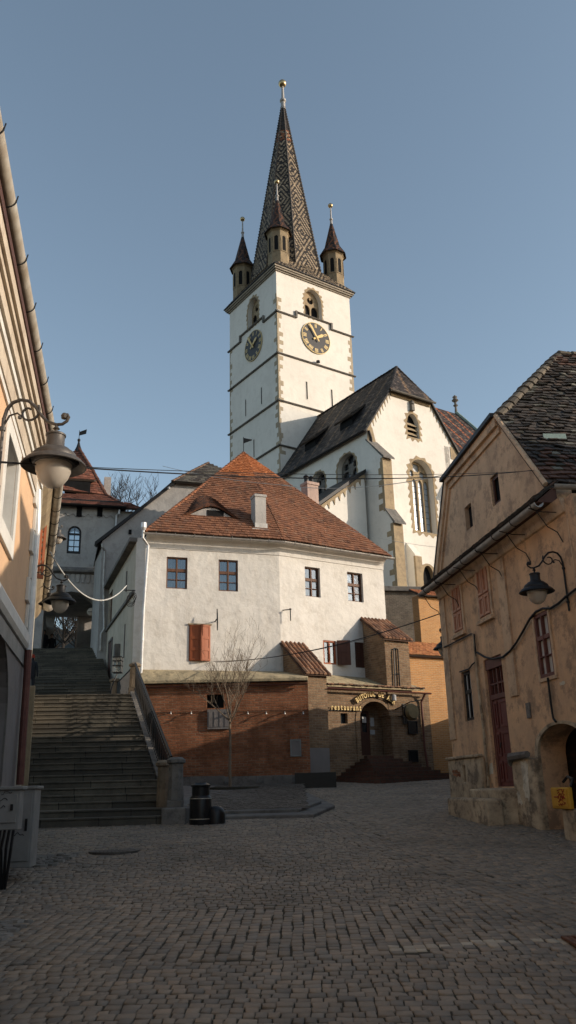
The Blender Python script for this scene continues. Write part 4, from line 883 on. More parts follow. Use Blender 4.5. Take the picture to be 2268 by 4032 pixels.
for za, zb2 in ((.06, .46), (.54, .94)): b.slab(rect(.06, .49, (z1-z0)*za, (z1-z0)*zb2), [rect(.12, .43, (z1-z0)*(za+.05), (z1-z0)*(zb2-.05))], -.055, -.038)
Mx = WR.M(x1+.03, z0-.02, -.03) @ Matrix.Rotation(math.radians(-28), 4, 'Z'); b.build('shutter', M_shutd, house, Mx, label=None) if False else b.build('shutter', M_shutd, house, Mx)
MB().box(x0, x1, .3, .34, z0, z1).build('opening', M_dark, house, WR.M())
# eaves moulding, gutter, brackets
b = MB()
cove = [(.001, -.46), (.03, -.46), (.035, -.40)]+[(.035+.33*(1-math.cos(t_*math.pi/2/6)), -.40+.36*math.sin(t_*math.pi/2/6)) for t_ in range(1, 7)]+[(.365, -.02), (.001, -.02)]
def cpt(o): return [WL.w(uL-.01, 0, -o), isect(WL, -o, WR, -o), WR.w(uR, 0, -o)]
rg = [cpt(o) for o, dz in cove]; n = len(cove)
vs = [Vector((rg[i][k].x, rg[i][k].y, ZE+cove[i][1])) for k in range(3) for i in range(n)]
b.add(vs, [(k*n+i, k*n+(i+1) % n, (k+1)*n+(i+1) % n, (k+1)*n+i) for k in range(2) for i in range(n)]+[tuple(range(n)), tuple(2*n+i for i in range(n))])
b.build('eaves_moulding', M_white, house)
gz = ZE-.02; dn = Vector((0, 0, -.03))
g0 = WL.w(uL-.2, gz, -OV-.06); g1 = isect(WL, -OV-.06, WR, -OV-.06); g1.z = gz; g2 = WR.w(uR+.22, gz, -OV-.06)
gutter(house, g0, g1, .075, M_zinc); gutter(house, g1, g2, .075, M_zinc); hookband(house, g0, g1, .078, .75, M_zinc); hookband(house, g1, g2, .078, .75, M_zinc)
# roof
AP = atY(959, 1783, 37.2); zov = Vector((0, 0, .05))
def tint_wh(u, v, i, j, r, N):
    new = (v > VNEW+.25*np.sin(u*.9)) ; a = np.array([[.36, .125, .045], [.32, .11, .042], [.40, .15, .06]]); o = np.array([[.220, .102, .058], [.190, .088, .051], [.240, .110, .062], [.145, .070, .045], [.20, .11, .070]])
    k = r.integers(0, 3, N); q = r.choice(5, N, p=[.35, .28, .2, .09, .08]); return np.where(new[:, None], a[k], o[q])*r.uniform(.9, 1.1, (N, 1))
VNEW = 99
slope_len = (AP-(Apx+Bpx)/2).length
VNEW = slope_len*.66
ro = tileroof(house, 'roof', [Apx+zov, Bpx+zov, AP], M_tile, .17, .185, tint_wh, seed=100, lift=.05, jitter=.005, wob=.012)
tileroof(house, 'roof', [Bpx+zov, Cpx+zov, AP], M_tile, .17, .185, tint_wh, seed=101, lift=.05, jitter=.005, wob=.012)
Dp = Apx+Vector((math.sin(math.radians(-19.5)), math.cos(math.radians(-19.5)), 0))*11; Ep = Cpx+WR.y*11
for a, c in ((Dp, Apx), (Cpx, Ep), (Ep, Dp)): tileroof(house, 'roof', [a+zov, c+zov, AP], M_tile, .2, .2, tint_wh, seed=102)
ridge(ro, 'hip_tiles', [Apx+zov, AP], M_tile, .10, .3, (.27, .105, .05)); ridge(ro, 'hip_tiles', [Cpx+zov, AP], M_tile, .10, .3, (.16, .07, .04))
t = tag(MB().tube([AP-Vector((0, 0, .1)), AP+Vector((0, 0, .85))], .018, 5).hull([AP+Vector((.0, -.01, .5)), AP+Vector((.42, -.01, .66)), AP+Vector((.42, .01, .66)), AP+Vector((0, .01, .5))], [AP+Vector((0, -.01, .8)), AP+Vector((.42, -.01, .70)), AP+Vector((.42, .01, .70)), AP+Vector((0, .01, .8))]).build('weather_vane', M_iron, ro))
def on_roof(px_, py_): return ph(Apx+zov, Bpx+zov, AP, px_, py_)
def on_roofR(px_, py_): return ph(Bpx+zov, Cpx+zov, AP, px_, py_)
cb_ = on_roof(1018, 2083); zt_ = atY(1018, 1945, cb_.y).z; Mc = WL.M(); Mc = Matrix.Rotation(math.radians(90-68), 4, 'Z'); Mc.translation = (cb_.x, cb_.y+.25, 0)
ck = MB().box(-.24, .24, -.26, .26, cb_.z-.4, zt_).box(-.27, .27, -.29, .29, zt_-.12, zt_-.02).build('chimney', M_grey, ro, Mc, bevel=.01)
MB().box(-.27, .27, -.31, .31, cb_.z-.4, cb_.z+.24).box(-.40, .40, -.36, -.30, cb_.z-.15, cb_.z-.02).build('flashing', M_zinc, ck, Mc)
# eyebrow dormer
hx_ = (Bpx-Apx).normalized(); nn_ = (Bpx-Apx).cross(AP-Apx).normalized(); nn_ = nn_ if nn_.z > 0 else -nn_; upv = nn_.cross(hx_); upv = upv if upv.z > 0 else -upv
eL = on_roof(716, 2028); eR = on_roof(945, 2052); ec = (eL+eR)/2; EW = (eR-eL).length/2; out = Vector((-hx_.y, hx_.x, 0)); out = out if out.y < 0 else -out
HD = .46; b = MB(); cols = []; rr = random.Random(8); NU = 26; LB = 2.0; NV = 12
def ep(s_, t_):     # s -1..1 across, t 0 front..1 back
    h = HD*(math.cos(s_*math.pi)*.5+.5)**.8; base = ec+hx_*(s_*EW)
    return base+Vector((0, 0, h))*(1-t_)+out*(.10*(1-t_))+upv*(LB*t_*(h/HD)**.9+.001)+nn_*.03
for j in range(NV):
    for i in range(NU):
        s0, s1 = -1+2*(i+.5*(j % 2))/NU, -1+2*(i+1+.5*(j % 2))/NU; s0, s1 = min(s0, 1), min(s1, 1)
        if s1-s0 < .01: continue
        t0, t1 = j/NV, (j+1.3)/NV; t1 = min(t1, 1); l = .03+rr.uniform(-.006, .006); gp = (s1-s0)*.04
        q = [ep(s0, t0)+nn_*l, ep(s1-gp, t0)+nn_*l, ep(s1-gp, t1), ep(s0, t1), ep(s0, t0)-nn_*.02, ep(s1-gp, t0)-nn_*.02]
        b.add(q, [(0, 1, 2, 3), (4, 5, 1, 0)]); c = rr.choice([(.10, .05, .033), (.13, .062, .038), (.075, .045, .033), (.16, .07, .04)]); cols += [c]*2
b.c = np.array(cols); eb = b.build('eyebrow_dormer', M_tile, ro, recalc=False)
b = MB(); N_ = 24; fr = [ec+hx_*(s_*EW)+Vector((0, 0, HD*(math.cos(s_*math.pi)*.5+.5)**.8-.02)) for s_ in [-1+2*i/N_ for i in range(N_+1)]]; bs = [ec+hx_*(s_*EW)-Vector((0, 0, .1)) for s_ in [-1+2*i/N_ for i in range(N_+1)]]
b.add(fr+bs, [(i, i+1, N_+2+i, N_+1+i) for i in range(N_)]); b.build('dormer_front', M_grey, eb)
oc = ec+hx_*.0; q = [on_roof(818, 2050), on_roof(884, 2054)]; f0 = ec+hx_*((q[0]-ec).dot(hx_)); f1 = ec+hx_*((q[1]-ec).dot(hx_)); o_ = out*.02
MB().hull([f0+o_-Vector((0, 0, .03)), f1+o_-Vector((0, 0, .03)), f1-out*.02, f0-out*.02], [f0+o_+Vector((0, 0, .34)), f1+o_+Vector((0, 0, .34)), f1-out*.02+Vector((0, 0, .34)), f0-out*.02+Vector((0, 0, .32))]).build('dormer_opening', M_dark, eb)
# side wall up the stairs with chamfered corner
A1 = WL.w(uL, 0); A2 = atY(528, 2400, A1.y+.12); A2.z = 0; azc = math.degrees(math.atan2(A1.x-A2.x, A1.y-A2.y)); CH = Fr(A2, azc); cl = math.dist((A1.x, A1.y), (A2.x, A2.y))
MB().box(0, cl-.002, .001, .3, 2.5, ZE-.03).build('corner_wall', M_white, house, CH.M())
WS = Fr(A2, 160.5); uS = WS.p(392, 2500)[0]; print('WS len', uS)
hsw = [rp(WS, [(427, 2345), (441, 2325), (428, 2460), (442, 2445)])]
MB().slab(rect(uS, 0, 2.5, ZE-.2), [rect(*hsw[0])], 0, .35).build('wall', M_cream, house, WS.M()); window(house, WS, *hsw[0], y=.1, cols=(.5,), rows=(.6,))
band_pts = [WS.p(528.5, 2364), WS.p(398, 2492)]; zb_s = (band_pts[0][1]+band_pts[1][1])/2; MB().box(uS, 0, -.09, 0, zb_s-.06, zb_s+.06).build('string_course', M_stoned, house, WS.M())
for (xx, ya, yb) in ((501, 2250, 2325), (494, 2458, 2584)):
    u, z1 = WS.p(xx, ya); z0 = WS.p(xx, yb)[1]; MB().box(u-.06, u+.06, -.035, 0, z0, z1).build('conduit', M_stoned, house, WS.M())
u0 = WS.p(428, 2600)[0]; u1 = WS.p(440, 2600)[0]; z1 = WS.p(434, 2530)[1]; MB().slab(rect(u0-.08, u1+.08, 5, z1+.1), [rect(u0, u1, 5.02, z1)], -.05, .02).build('door_frame', M_stoned, house, WS.M()); MB().box(u0, u1, -.01, .01, 5, z1).build('side_door', M_shutd, house, WS.M())
b = MB(); p = [WS.w(uS, ZE, -.28), WS.w(.02, ZE, -.28), WS.w(.02, ZE, .1), WS.w(uS, ZE, .1)]; b.hull([v+Vector((0, 0, -.18)) for v in p], [v+Vector((0, 0, -.02)) for v in p]); b.build('side_eaves', M_stoned, house)
MB().box(WS.p(470, 2580)[0]-.2, WS.p(470, 2580)[0]+.2, -.22, 0, WS.p(470, 2570)[1]-.3, WS.p(470, 2540)[1]).build('vent_box', M_stoned, house, WS.M())
D = lambda x, y, Y: atY(x, y, Y)
yp = A1.y-.25
pipe(house, [D(566, 2070, yp-.3), D(562, 2118, yp-.3), D(583, 2148, yp), D(565, 2400, yp), D(556, 2640, yp), D(548, 2720, yp)], .05, M_zincw, collars=1.6)
MB().lathe([(.06, -.1), (.11, 0), (.11, .2)], 10, c=tuple(D(566, 2078, yp-.3))).build('hopper', M_zincw, house)
# wall brackets
u, z = WL.p(846, 2448); br = thing('wall_bracket', 'pointed iron bracket sticking out above the orange shutters', 'bracket', WL.M(u, z)); MB().tube([(0, 0, 0), (-.0, -.5, .05)], .025, 5).hull([(-.02, -.45, -.42), (.02, -.45, -.42), (.02, -.5, .05), (-.02, -.5, .05)], [(-.02, -.42, .05), (.02, -.42, .05), (.02, -.40, .42), (-.02, -.4, .42)]).build('arm', M_iron, br, WL.M(u, z))
u, z = WR.p(1126, 2404); br = thing('wall_hook', 'small iron hook with hanging rod at the bend of the white wall', 'hook', WR.M(u, z)); MB().tube([(-.15, 0, 0), (.05, -.25, 0)], .02, 5).build('arm', M_iron, br, WR.M(u, z)); MB().tube([(.05, -.25, .03), (.05, -.25, -.45)], .022, 5).lathe([(.05, -.02), (.05, .04)], 6, c=(.05, -.25, 0)).build('rod', M_iron, br, WR.M(u, z))
# ================================================================== BRICK TERRACE AND RESTAURANT FRONT
BWo = atY(558, 2694, 29.8); BW = Fr(BWo, 88); ub = BW.p(1212, 2690)[0]; ztb_ = BW.p(800, 2690)[1]; 
terr = thing('brick_terrace_wall', 'long red brick wall with stone topped ledge below the white house and behind the bare tree', 'wall', BW.M(3, 1.5))
wv = rp(BW, [(814, 2734), (881, 2734), (814, 2787), (881, 2789)]); wd = rp(BW, [(817, 2793), (905, 2793), (817, 2870), (905, 2872)])
MB().slab(rect(-.6, ub, .8, ztb_), [rect(*wv)], 0, .5).build('wall', M_brick, terr, BW.M()); MB().box(wv[0], wv[1], .2, .24, wv[2], wv[3]).build('opening', M_dark, terr, BW.M())
fb = MB().box(wd[0], wd[1], -.06, .0, wd[2], wd[3])
for i in range(4): fb.box(lerp(wd[0], wd[1], .06+.24*i), lerp(wd[0], wd[1], .22+.24*i), -.075, -.06, wd[2]+.08, wd[3]-.08)
fb.build('vent_cover', M_basegrey, terr, BW.M())
zhl = WL.p(700, 2648)[1]+.02; print('ledge', ztb_, zhl)
M_ledge = plaster('mossy_ledge', (.46, .37, .23, 1), (.32, .26, .165, 1), (.12, .105, .065, 1), .7, big=1.8, bump=1.0, streak=False)
lp = [BW.w(-.35, ztb_+.02, -.16), BW.w(ub, ztb_+.02, -.16), WR.w(WR.p(1215, 2660)[0], zhl, .05), WL.w(0, zhl, .05), WL.w(uL-.3, zhl, .05)]
MB().hull([v+Vector((0, 0, -.02)) for v in lp], [v+Vector((0, 0, .09)) for v in lp]).build('ledge', M_ledge, terr, bevel=.02)
MB().box(-.35, ub, -.02, -.001, ztb_-.02, ztb_+.02).build('drip_edge', M_iron, terr, BW.M())
gutter(terr, BW.w(-.2, ztb_-.10, -.13), BW.w(ub-.02, ztb_-.10, -.13), .045, M_rustg)
MB().box(-.4, ub, -.05, 0, .8, BW.p(800, 3060)[1]).build('stone_foot', M_stoned, terr, BW.M(), bevel=.02)
z = BW.p(900, 2806)[1]; MB().tube([(.4, -.03, z+.06), (ub-.1, -.03, z+.03)], .008, 5).build('lamp_cable', M_iron, terr, BW.M())
for i, x in enumerate((593, 674, 754, 906, 976, 1048, 1121, 1193)):
    u, z = BW.p(x, 2806); s = tag(MB().tube([(0, 0, 0), (0, -.10, .02), (0, -.14, -.03)], .02, 5).lathe([(.0, .015), (.025, 0), (.038, -.045), (.0, -.05)], 10, c=(0, -.15, -.02)).build('wall_spotlight', M_zinc, None, BW.M(u, z)), 'small pale spotlight in the row along the red brick wall', 'spotlight', 'spotlights on the red brick wall')
u, z = BW.p(1035, 2815-60)
# street-level planters against the wall
for (xa, xb, ya, yb, Y, lab) in ((716, 880, 3058, 3104, 29.0, 'dark stone trough at the foot of the brick wall nearest the stairs'), (908, 1010, 3057, 3102, 28.9, 'dark stone trough at the brick wall just behind the bare tree'), (1040, 1150, 3056, 3098, 28.9, 'long dark trough at the brick wall below the framed plate'), (1160, 1325, 3044, 3096, 28.3, 'dark trough standing beside the restaurant steps')):
    a = D(xa, ya, Y); c = D(xb, yb, Y); bb = MB().slab(rect(a.x, c.x, c.z-.25, a.z), [rect(a.x+.06, c.x-.06, c.z-.2, a.z-.3)], Y, Y+.5); bb = MB().box(a.x, c.x, Y, Y+.06, c.z-.25, a.z).box(a.x, c.x, Y+.44, Y+.5, c.z-.25, a.z).box(a.x, a.x+.06, Y+.06, Y+.44, c.z-.25, a.z).box(c.x-.06, c.x, Y+.06, Y+.44, c.z-.25, a.z).box(a.x+.06, c.x-.06, Y+.06, Y+.44, c.z-.25, a.z-.08)
    tag(bb.build('planter', M_black if 'beside' in lab else M_stoned, None), lab, 'planter', 'troughs along the brick wall')
# piers with tiled caps
def solve_d(F, p_in, p_out):
    u0 = F.p(*p_in)[0]; lo, hi = 0, 6
    for _ in range(40):
        m_ = (lo+hi)/2
        if F.p(*p_out, -m_)[0] > u0: lo = m_
        else: hi = m_
    return u0, (lo+hi)/2
ua, dA = solve_d(WR, (1157, 2535), (1206, 2645)); ub2 = WR.p(1212, 2539)[0]; uc, dC = solve_d(WR, (1483, 2443), (1514, 2505)); print('piers', ua, dA, ub2, uc, dC)
dA = min(max(dA, 1.6), 3.0); dC = min(max(dC, 1.4), 3.0)
def tint_cap(u, v, i, j, r, N): return np.array([[.24, .12, .07], [.30, .17, .10], [.17, .095, .06]])[r.integers(0, 3, N)]*r.uniform(.7, 1.25, (N, 1))
def pier(label, u0, u1, zi, zo, d, z0):
    t = thing('brick_pier', label, 'pier', WR.M((u0+u1)/2, z0, -d/2), 'tile capped brick piers of the restaurant')
    F = Fr(WR.w(u0, 0), 148.0)    # x outwards, y to the right
    MB().slab([(-.05, z0), (d, z0), (d, zo), (-.05, zi)], [], 0, u1-u0).build('brickwork', M_brick_b, t, F.M())
    b = MB(); cols = []; n = int((u1-u0+.24)/.17); rr = random.Random(int(u0*100)); L = math.hypot(d+.15, zi-zo); 
    for i in range(n):
        x = -.12+(i+.5)*(u1-u0+.24)/n; k = 0; K = 6
        for k in range(K):
            t0 = k/K; t1 = (k+1.12)/K; a = Vector((lerp(-.05, d+.15, t0), x, lerp(zi, zo-.1, t0)+.07+.02*(1-(k % 2)))); e = Vector((lerp(-.05, d+.15, t1), x, lerp(zi, zo-.1, t1)+.075)); R_ = .075*rr.uniform(.9, 1.1); vs = []
            s_ = Vector((0, 1, 0)); up_ = Vector((.4, 0, .9)).normalized()
            for c, q in ((a, R_*.85), (e+up_*.01, R_*1.05)):
                for m_ in range(6): th = math.pi*m_/5; vs.append(c+s_*math.cos(th)*q+up_*math.sin(th)*q)
            b.add(vs, [(m_, m_+1, m_+7, m_+6) for m_ in range(5)]+[(11, 10, 9, 8, 7, 6)]); f = rr.uniform(.7, 1.25); cc = rr.choice([(.26, .13, .075), (.32, .18, .11), (.18, .10, .065)]); cols += [[q*f for q in cc]]*6
    b.add([(-.05, -.14, zi+.0), (d+.13, -.14, zo-.1), (d+.13, u1-u0+.14, zo-.1), (-.05, u1-u0+.14, zi), (-.05, -.14, zi+.06), (d+.13, -.14, zo-.04), (d+.13, u1-u0+.14, zo-.04), (-.05, u1-u0+.14, zi+.06)], [(0, 3, 2, 1), (4, 5, 6, 7), (0, 1, 5, 4), (1, 2, 6, 5), (2, 3, 7, 6)]); cols += [[.08, .045, .03]]*5
    b.c = np.array(cols); b.build('pantile_cap', M_tile, t, F.M(), recalc=False); return t
zi = WR.p(1160, 2538)[1]; zo = WR.p(1208, 2650, -dA)[1]; u1A = WR.p(1287, 2700, -dA)[0]; u0A = WR.p(1206, 2700, -dA)[0]
pier('brick pier with sloping pantile cap left of the restaurant sign', u0A, u1A, zi, zo, dA, 1.2)
zi = WR.p(1485, 2445)[1]; zo = WR.p(1514, 2512, -dC)[1]; u1C = WR.p(1610, 2560, -dC)[0]; u0C = WR.p(1516, 2560, -dC)[0]
p2 = pier('tall brick pier with pantile cap at the right end of the white house', u0C, u1C, zi, zo, dC, 4.2)
x_, y_ = WR.p(1560, 2560, -dC); b = MB()
la = [WR.p(1550, 2554, -dC-.06), WR.p(1566, 2556, -dC-.06), WR.p(1574, 2706, -dC-.06), WR.p(1556, 2706, -dC-.06)]
for a, c in zip(la, la[1:]+la[:1]): b.tube([(a[0], -dC-.06, a[1]), (c[0], -dC-.06, c[1])], .03, 5)
b.tube([(la[0][0], -dC-.06, lerp(la[0][1], la[3][1], .66)), (la[1][0], -dC-.06, lerp(la[1][1], la[2][1], .66))], .025, 5); tag(b.build('iron_ladder', M_iron, None, WR.M()), 'narrow rusty iron frame standing on the tall brick pier', 'frame')
# restaurant front wall
dR = dA-.25; RF = Fr(WR.w(0, 0, -dR), 58); r0 = RF.p(1280, 2850)[0]; r1 = RF.p(1660, 2850)[0]; zr_ = RF.p(1450, 2716)[1]
rest = thing('restaurant', 'brown brick restaurant front with arched door, steps and dark gutter under the white house', 'restaurant', RF.M((r0+r1)/2, 2))
ax0, ax1 = RF.p(1418, 2880)[0], RF.p(1540, 2880)[0]; azb = RF.p(1450, 2975)[1]; azt = RF.p(1478, 2762)[1]; azs = RF.p(1450, 2830)[1]
arch = arch_pts(ax0, ax1, azb, azs, azt, 8, False); wn = rp(RF, [(1341, 2808), (1369, 2809), (1341, 2848), (1369, 2850)])
MB().slab(rect(r0, r1, .9, zr_), [arch, rect(*wn)], 0, .55).build('wall', M_brick_b, rest, RF.M()); MB().box(wn[0]-.01, wn[1]+.01, .15, .2, wn[2]-.01, wn[3]+.01).build('small_window', M_glass_d, rest, RF.M())
MB().slab(scale_poly(arch, .2), [scale_poly(arch, -.003)], -.03, .02).build('arch_ring', M_brick_b, rest, RF.M())
dx0, dx1 = ax0+.02, lerp(ax0, ax1, .62); DM = RF.M(0, 0, .62)
o = MB().slab(rect(ax0-.3, ax1+.3, azb-.3, azt+.3), [rect(dx0+.12, dx1, azb, azs+.35)], 0, .1).build('door_surround', M_brick_b, rest, DM)
dd = MB().slab(rect(dx0+.12, dx1, azb, azs+.35), [rect(dx0+.22, (dx0+.12+dx1)/2-.04, azb+.9, azs+.25), rect((dx0+.12+dx1)/2+.04, dx1-.1, azb+.9, azs+.25)], .02, .08).build('door', M_shutd, rest, DM)
MB().box(ax0-.3, ax1+.3, .12, .14, azb-.3, azt+.3).build('backing', M_dark, rest, DM); MB().box(dx0+.12, dx1, .06, .07, azb+.8, azs+.3).build('pane', M_glass_d, dd, DM); MB().tube([(dx1-.5, .0, azb+1.0), (dx1-.5, -.03, azb+1.25)], .02, 5).build('handle', M_ball, dd, DM)
for (xa, ya, xb, yb) in ((1425, 2822, 1442, 2846), (1457, 2826, 1473, 2860), (1457, 2874, 1476, 2892)):
    a = RF.p(xa, ya, .6); c = RF.p(xb, yb, .6); MB().box(a[0], c[0], -.03, -.02, c[1], a[1]).build('posted_notice', M_paper, dd, DM)
# fan of brick steps
M_bstep = brick('step_brick', (.13, .06, .04, 1), (.09, .045, .03, 1), (.09, .075, .06, 1), bw=.26, rh=.15)
n = 8; zg_ = RF.p(1450, 3078, -2.6)[1]
for i in range(n):
    t_ = i/(n-1); zt2 = lerp(azb-.01, zg_+.13, t_); wl = lerp(.0, 1.5, t_**1.0); wr_ = lerp(0, 1.6, t_); dep = lerp(.2, 2.4, t_)
    P = [(ax0+.1-wl, 0.0), (ax1-.1+wr_, 0.0), (ax1-.1+wr_*.8, -dep), (ax0+.1-wl*.75, -dep)]
    MB().hull([(x, y, 1.0) for x, y in P], [(x, y, zt2) for x, y in P]).build('step', M_bstep, rest, RF.M(), bevel=.01)
# lean-to roof strip between the wall and the house, gutter, pipe
rl_ = [RF.w(r0, zr_+.02, -.22), RF.w(r1+.1, zr_+.02, -.22), RF.w(r1+.1, zr_+.55, dR-.02), RF.w(r0, WR.p(1300, 2664)[1], dR-.02)]
MB().hull([v for v in rl_], [v+Vector((0, 0, .09)) for v in rl_]).build('lean_to_roof', M_ledge, rest, bevel=.02)
rr = random.Random(4); b = MB(); cols = []
x = r0
while x < r1:
    w_ = rr.uniform(.14, .2); zz = zr_+.11; b.box(x, x+w_-.02, -.30, .25, zz+rr.uniform(-.01, .015), zz+.03+rr.uniform(0, .03)); cols += [rr.choice([(.16, .09, .06), (.22, .12, .07), (.12, .08, .055)])]*6; x += w_
b.c = np.array(cols); b.build('edge_tiles', M_tile, rest, RF.M())
gutter(rest, RF.w(r0-.02, zr_-.02, -.30), RF.w(r1+.35, zr_-.05, -.30), .06, M_rustg)
pipe(rest, [RF.w(r1+.05, zr_-.1, -.28), RF.w(r1+.0, zr_-.4, -.08), RF.w(r1+.0, 3.0, -.08), RF.w(r1+.05, 1.9, -.16)], .045, M_rustg, collars=1.2)
MB().box(r1-.001, r1+.5, .02, 4.5, 1, zr_).build('side_wall', M_brick_b, rest, RF.M())
a = RF.p(1218, 2945, -.26); c = RF.p(1300, 3046, -.26); MB().box(a[0], c[0], -.275, -.245, c[1], a[1]).build('render_patch', M_basegrey, rest, RF.M())
# signs and boards
def letters(text, pos, mat, parent, size, F, n, sx=.7):
    for ch_, (u, z, rot) in zip(text, pos):
        if ch_ == ' ': continue
        M = F.M(u, z, n) @ Matrix.Rotation(rot, 4, 'Y') @ Matrix.Rotation(math.radians(90), 4, 'X') @ Matrix.Diagonal((sx, 1, 1, 1)); mesh_obj(text_mesh(ch_, size, .025), 'letter', mat, parent, M)
u0, z0 = RF.p(1301, 2794, -.1); u1, z1 = RF.p(1424, 2796, -.1); s1_ = thing('restaurant_sign', 'straight row of small gold letters reading restaurant on the brick wall', 'sign', RF.M(u0, z0, -.1)); tx = 'restaurant'
letters(tx, [(lerp(u0, u1, (i+.5)/10), z0, 0) for i in range(10)], M_gold, s1_, .30, RF, -.10, .68)
MB().box(u0-.1, u1+.03, -.06, -.04, z0-.03, z0+.0).build('rail', M_iron, s1_, RF.M())
c0 = RF.p(1405, 2762, -.12); c1 = RF.p(1480, 2744, -.12); c2 = RF.p(1552, 2782, -.12)
s2_ = thing('arched_name_sign', 'gold letters in an arch reading Butoiul de Aur over the restaurant door', 'sign', RF.M(c1[0], c1[1], -.12)); tx = 'BUTOIUL DE AUR'
cx = (c0[0]+c2[0])/2; hwid = (c2[0]-c0[0])/2; sag = RF.p(1478, 2742, -.12)[1]-(c0[1]+c2[1])/2; R_ = (hwid**2+sag**2)/(2*sag); zc_ = (c0[1]+c2[1])/2+sag-R_; aw = math.asin(min(.99, hwid/R_)); print('sign', sag, R_, aw)
pos = []
for i in range(len(tx)): a = lerp(-aw, aw, (i+.5)/len(tx)); pos.append((cx+R_*math.sin(a), zc_+R_*math.cos(a), a))
letters(tx, pos, M_gold, s2_, .27, RF, -.12, .72)
MB().tube([(cx+(R_+.0)*math.sin(lerp(-aw, aw, i/20)), -.07, zc_+(R_-.02)*math.cos(lerp(-aw, aw, i/20))) for i in range(21)], .018, 5).build('rail', M_iron, s2_, RF.M())
def board(name, F, x0, y0, x1, y1, n, lab, mat, face, cat='board', d=.05):
    a = F.p(x0, y0, n); c = F.p(x1, y1, n); t = thing(name, lab, cat, F.M((a[0]+c[0])/2, c[1], n))
    MB().slab(rect(a[0], c[0], c[1], a[1]), [rect(a[0]+.05, c[0]-.05, c[1]+.05, a[1]-.05)], n-d, n).build('frame', mat, t, F.M()); MB().box(a[0]+.04, c[0]-.04, n-d*.6, n, c[1]+.04, a[1]-.04).build('panel', face, t, F.M()); return t
board('wall_plate', BW, 1142, 2912, 1187, 2978, 0, 'framed grey plate on the shaded red brick wall', M_cab, M_basegrey, 'plate')
board('menu_case', RF, 1604, 2838, 1644, 2890, -.02, 'dark menu case right of the restaurant door', M_iron, M_black, 'menu case')
board('hatch', RF, 1607, 2953, 1646, 3001, -.02, 'small dark hatch low in the wall right of the restaurant steps', M_iron, M_dark, 'hatch')
board('lamp_panel', RF, 1582, 2772, 1602, 2850, -.04, 'narrow dark panel beside the hanging barrel sign', M_iron, M_black, 'panel')
q = RF.p(1618, 2803, -.7); bs_ = thing('barrel_sign', 'hanging oval barrel sign on an iron bracket at the restaurant corner', 'sign', RF.M(q[0], q[1], -.7))
a = RF.p(1552, 2796, -.02); c = RF.p(1665, 2755, -.9); MB().tube([RF.w(a[0], a[1], -.02), RF.w(q[0], q[1]+.38, -.7), RF.w(c[0], c[1], -.9)], .022, 5).build('bracket', M_iron, bs_)
Mb = RF.M(q[0], q[1], -.7) @ Matrix.Rotation(math.radians(90), 4, 'X'); MB().lathe([(.0, -.18), (.26, -.18), (.32, -.06), (.32, .06), (.26, .18), (0, .18)], 20).build('barrel', M_barrel, bs_, Mb, smooth=True)
MB().slab([(.36*math.cos(i*.314), .30*math.sin(i*.314)) for i in range(20)], [[(.31*math.cos(i*.314), .25*math.sin(i*.314)) for i in range(20)]], -.03, .03).build('hoop', M_iron, bs_, RF.M(q[0], q[1], -.7))
q = RF.p(1551, 2748, -.2); wl_ = thing('wall_lantern', 'small white wall lamp above the right end of the arched sign', 'lamp', RF.M(q[0], q[1], -.2)); MB().lathe([(.05, -.12), (.09, -.1), (.09, .1), (.05, .13)], 10).build('shade', M_paper, wl_, RF.M(q[0], q[1], -.2)); MB().tube([(0, 0, .12), (0, .18, .16)], .015, 5).build('arm', M_iron, wl_, RF.M(q[0], q[1], -.2))
# ================================================================== GARDEN WALL (sunlit)
GW = Fr(atY(1620, 2700, 35.6), 62); zg2 = GW.p(1700, 2580)[1]; g0_ = GW.p(1560, 2700)[0]; g1_ = GW.p(1790, 2700)[0]+1.2
gwt = thing('yellow_brick_wall', 'tall sunlit yellow brick wall with tiled coping between the restaurant and the ochre house', 'wall', GW.M(2, 2))
MB().box(g0_, g1_, 0, .5, .9, zg2).build('wall', M_brick_o, gwt, GW.M()); zc_c = GW.p(1690, 2532, .9)[1]
tileroof(gwt, 'tile_coping', [GW.w(g0_, zg2-.05, -.22), GW.w(g1_, zg2-.05, -.22), GW.w(g1_, zc_c, .9), GW.w(g0_, zc_c, .9)], M_tile, .17, .13, tint_mix([[.42, .19, .08], [.36, .15, .065]]), seed=110)
MB().box(g0_, g1_, -.12, -.001, zg2-.14, zg2-.07).build('drip_edge', M_rustg, gwt, GW.M())
# ================================================================== OCHRE HOUSE ON THE RIGHT
RHo = atY(1785, 3000, 20); RHo = Vector((RHo.x, 20, 0)); RH = Fr(RHo, 171.7)
oh = thing('ochre_house', 'weathered ochre house on the right with a gable, tall oxblood door and dark tiled roof', 'house', RH.M(3, .9, 1))
C5 = lambda x, y: (1680+x/2.464, 2250+y/2.464); C4_ = lambda x, y: (1680+x/2.464, 1350+y/2.464)
uE = RH.p(2226, 1990)[0]; zgu = (RH.p(1722, 2292, -.4)[1]+RH.p(2167, 1926, -.4)[1])/2
gapex = RH.p(1966, 1642); gl = RH.p(1766, 1878); glb = RH.p(1724, 2285); gr = RH.p(2164, 1915)
print('ochre', uE, zgu, gapex, gl, glb, gr)
wl1 = rp(RH, [C5(335, 985), C5(418, 950), C5(372, 1460), C5(462, 1435)]); wl2 = rp(RH, [C5(1045, 430), C5(1185, 372), C5(1117, 1045), C5(1258, 1000)])
dr_ = rp(RH, [C5(545, 870), C5(722, 790), C5(672, 2090), C5(850, 2085)]); sh1 = rp(RH, [C5(245, 165), C5(325, 120), C5(283, 600), C5(368, 565)]); sh2 = rp(RH, [C4_(485, 2190), C4_(592, 2120), C5(528, 462), C5(632, 410)])
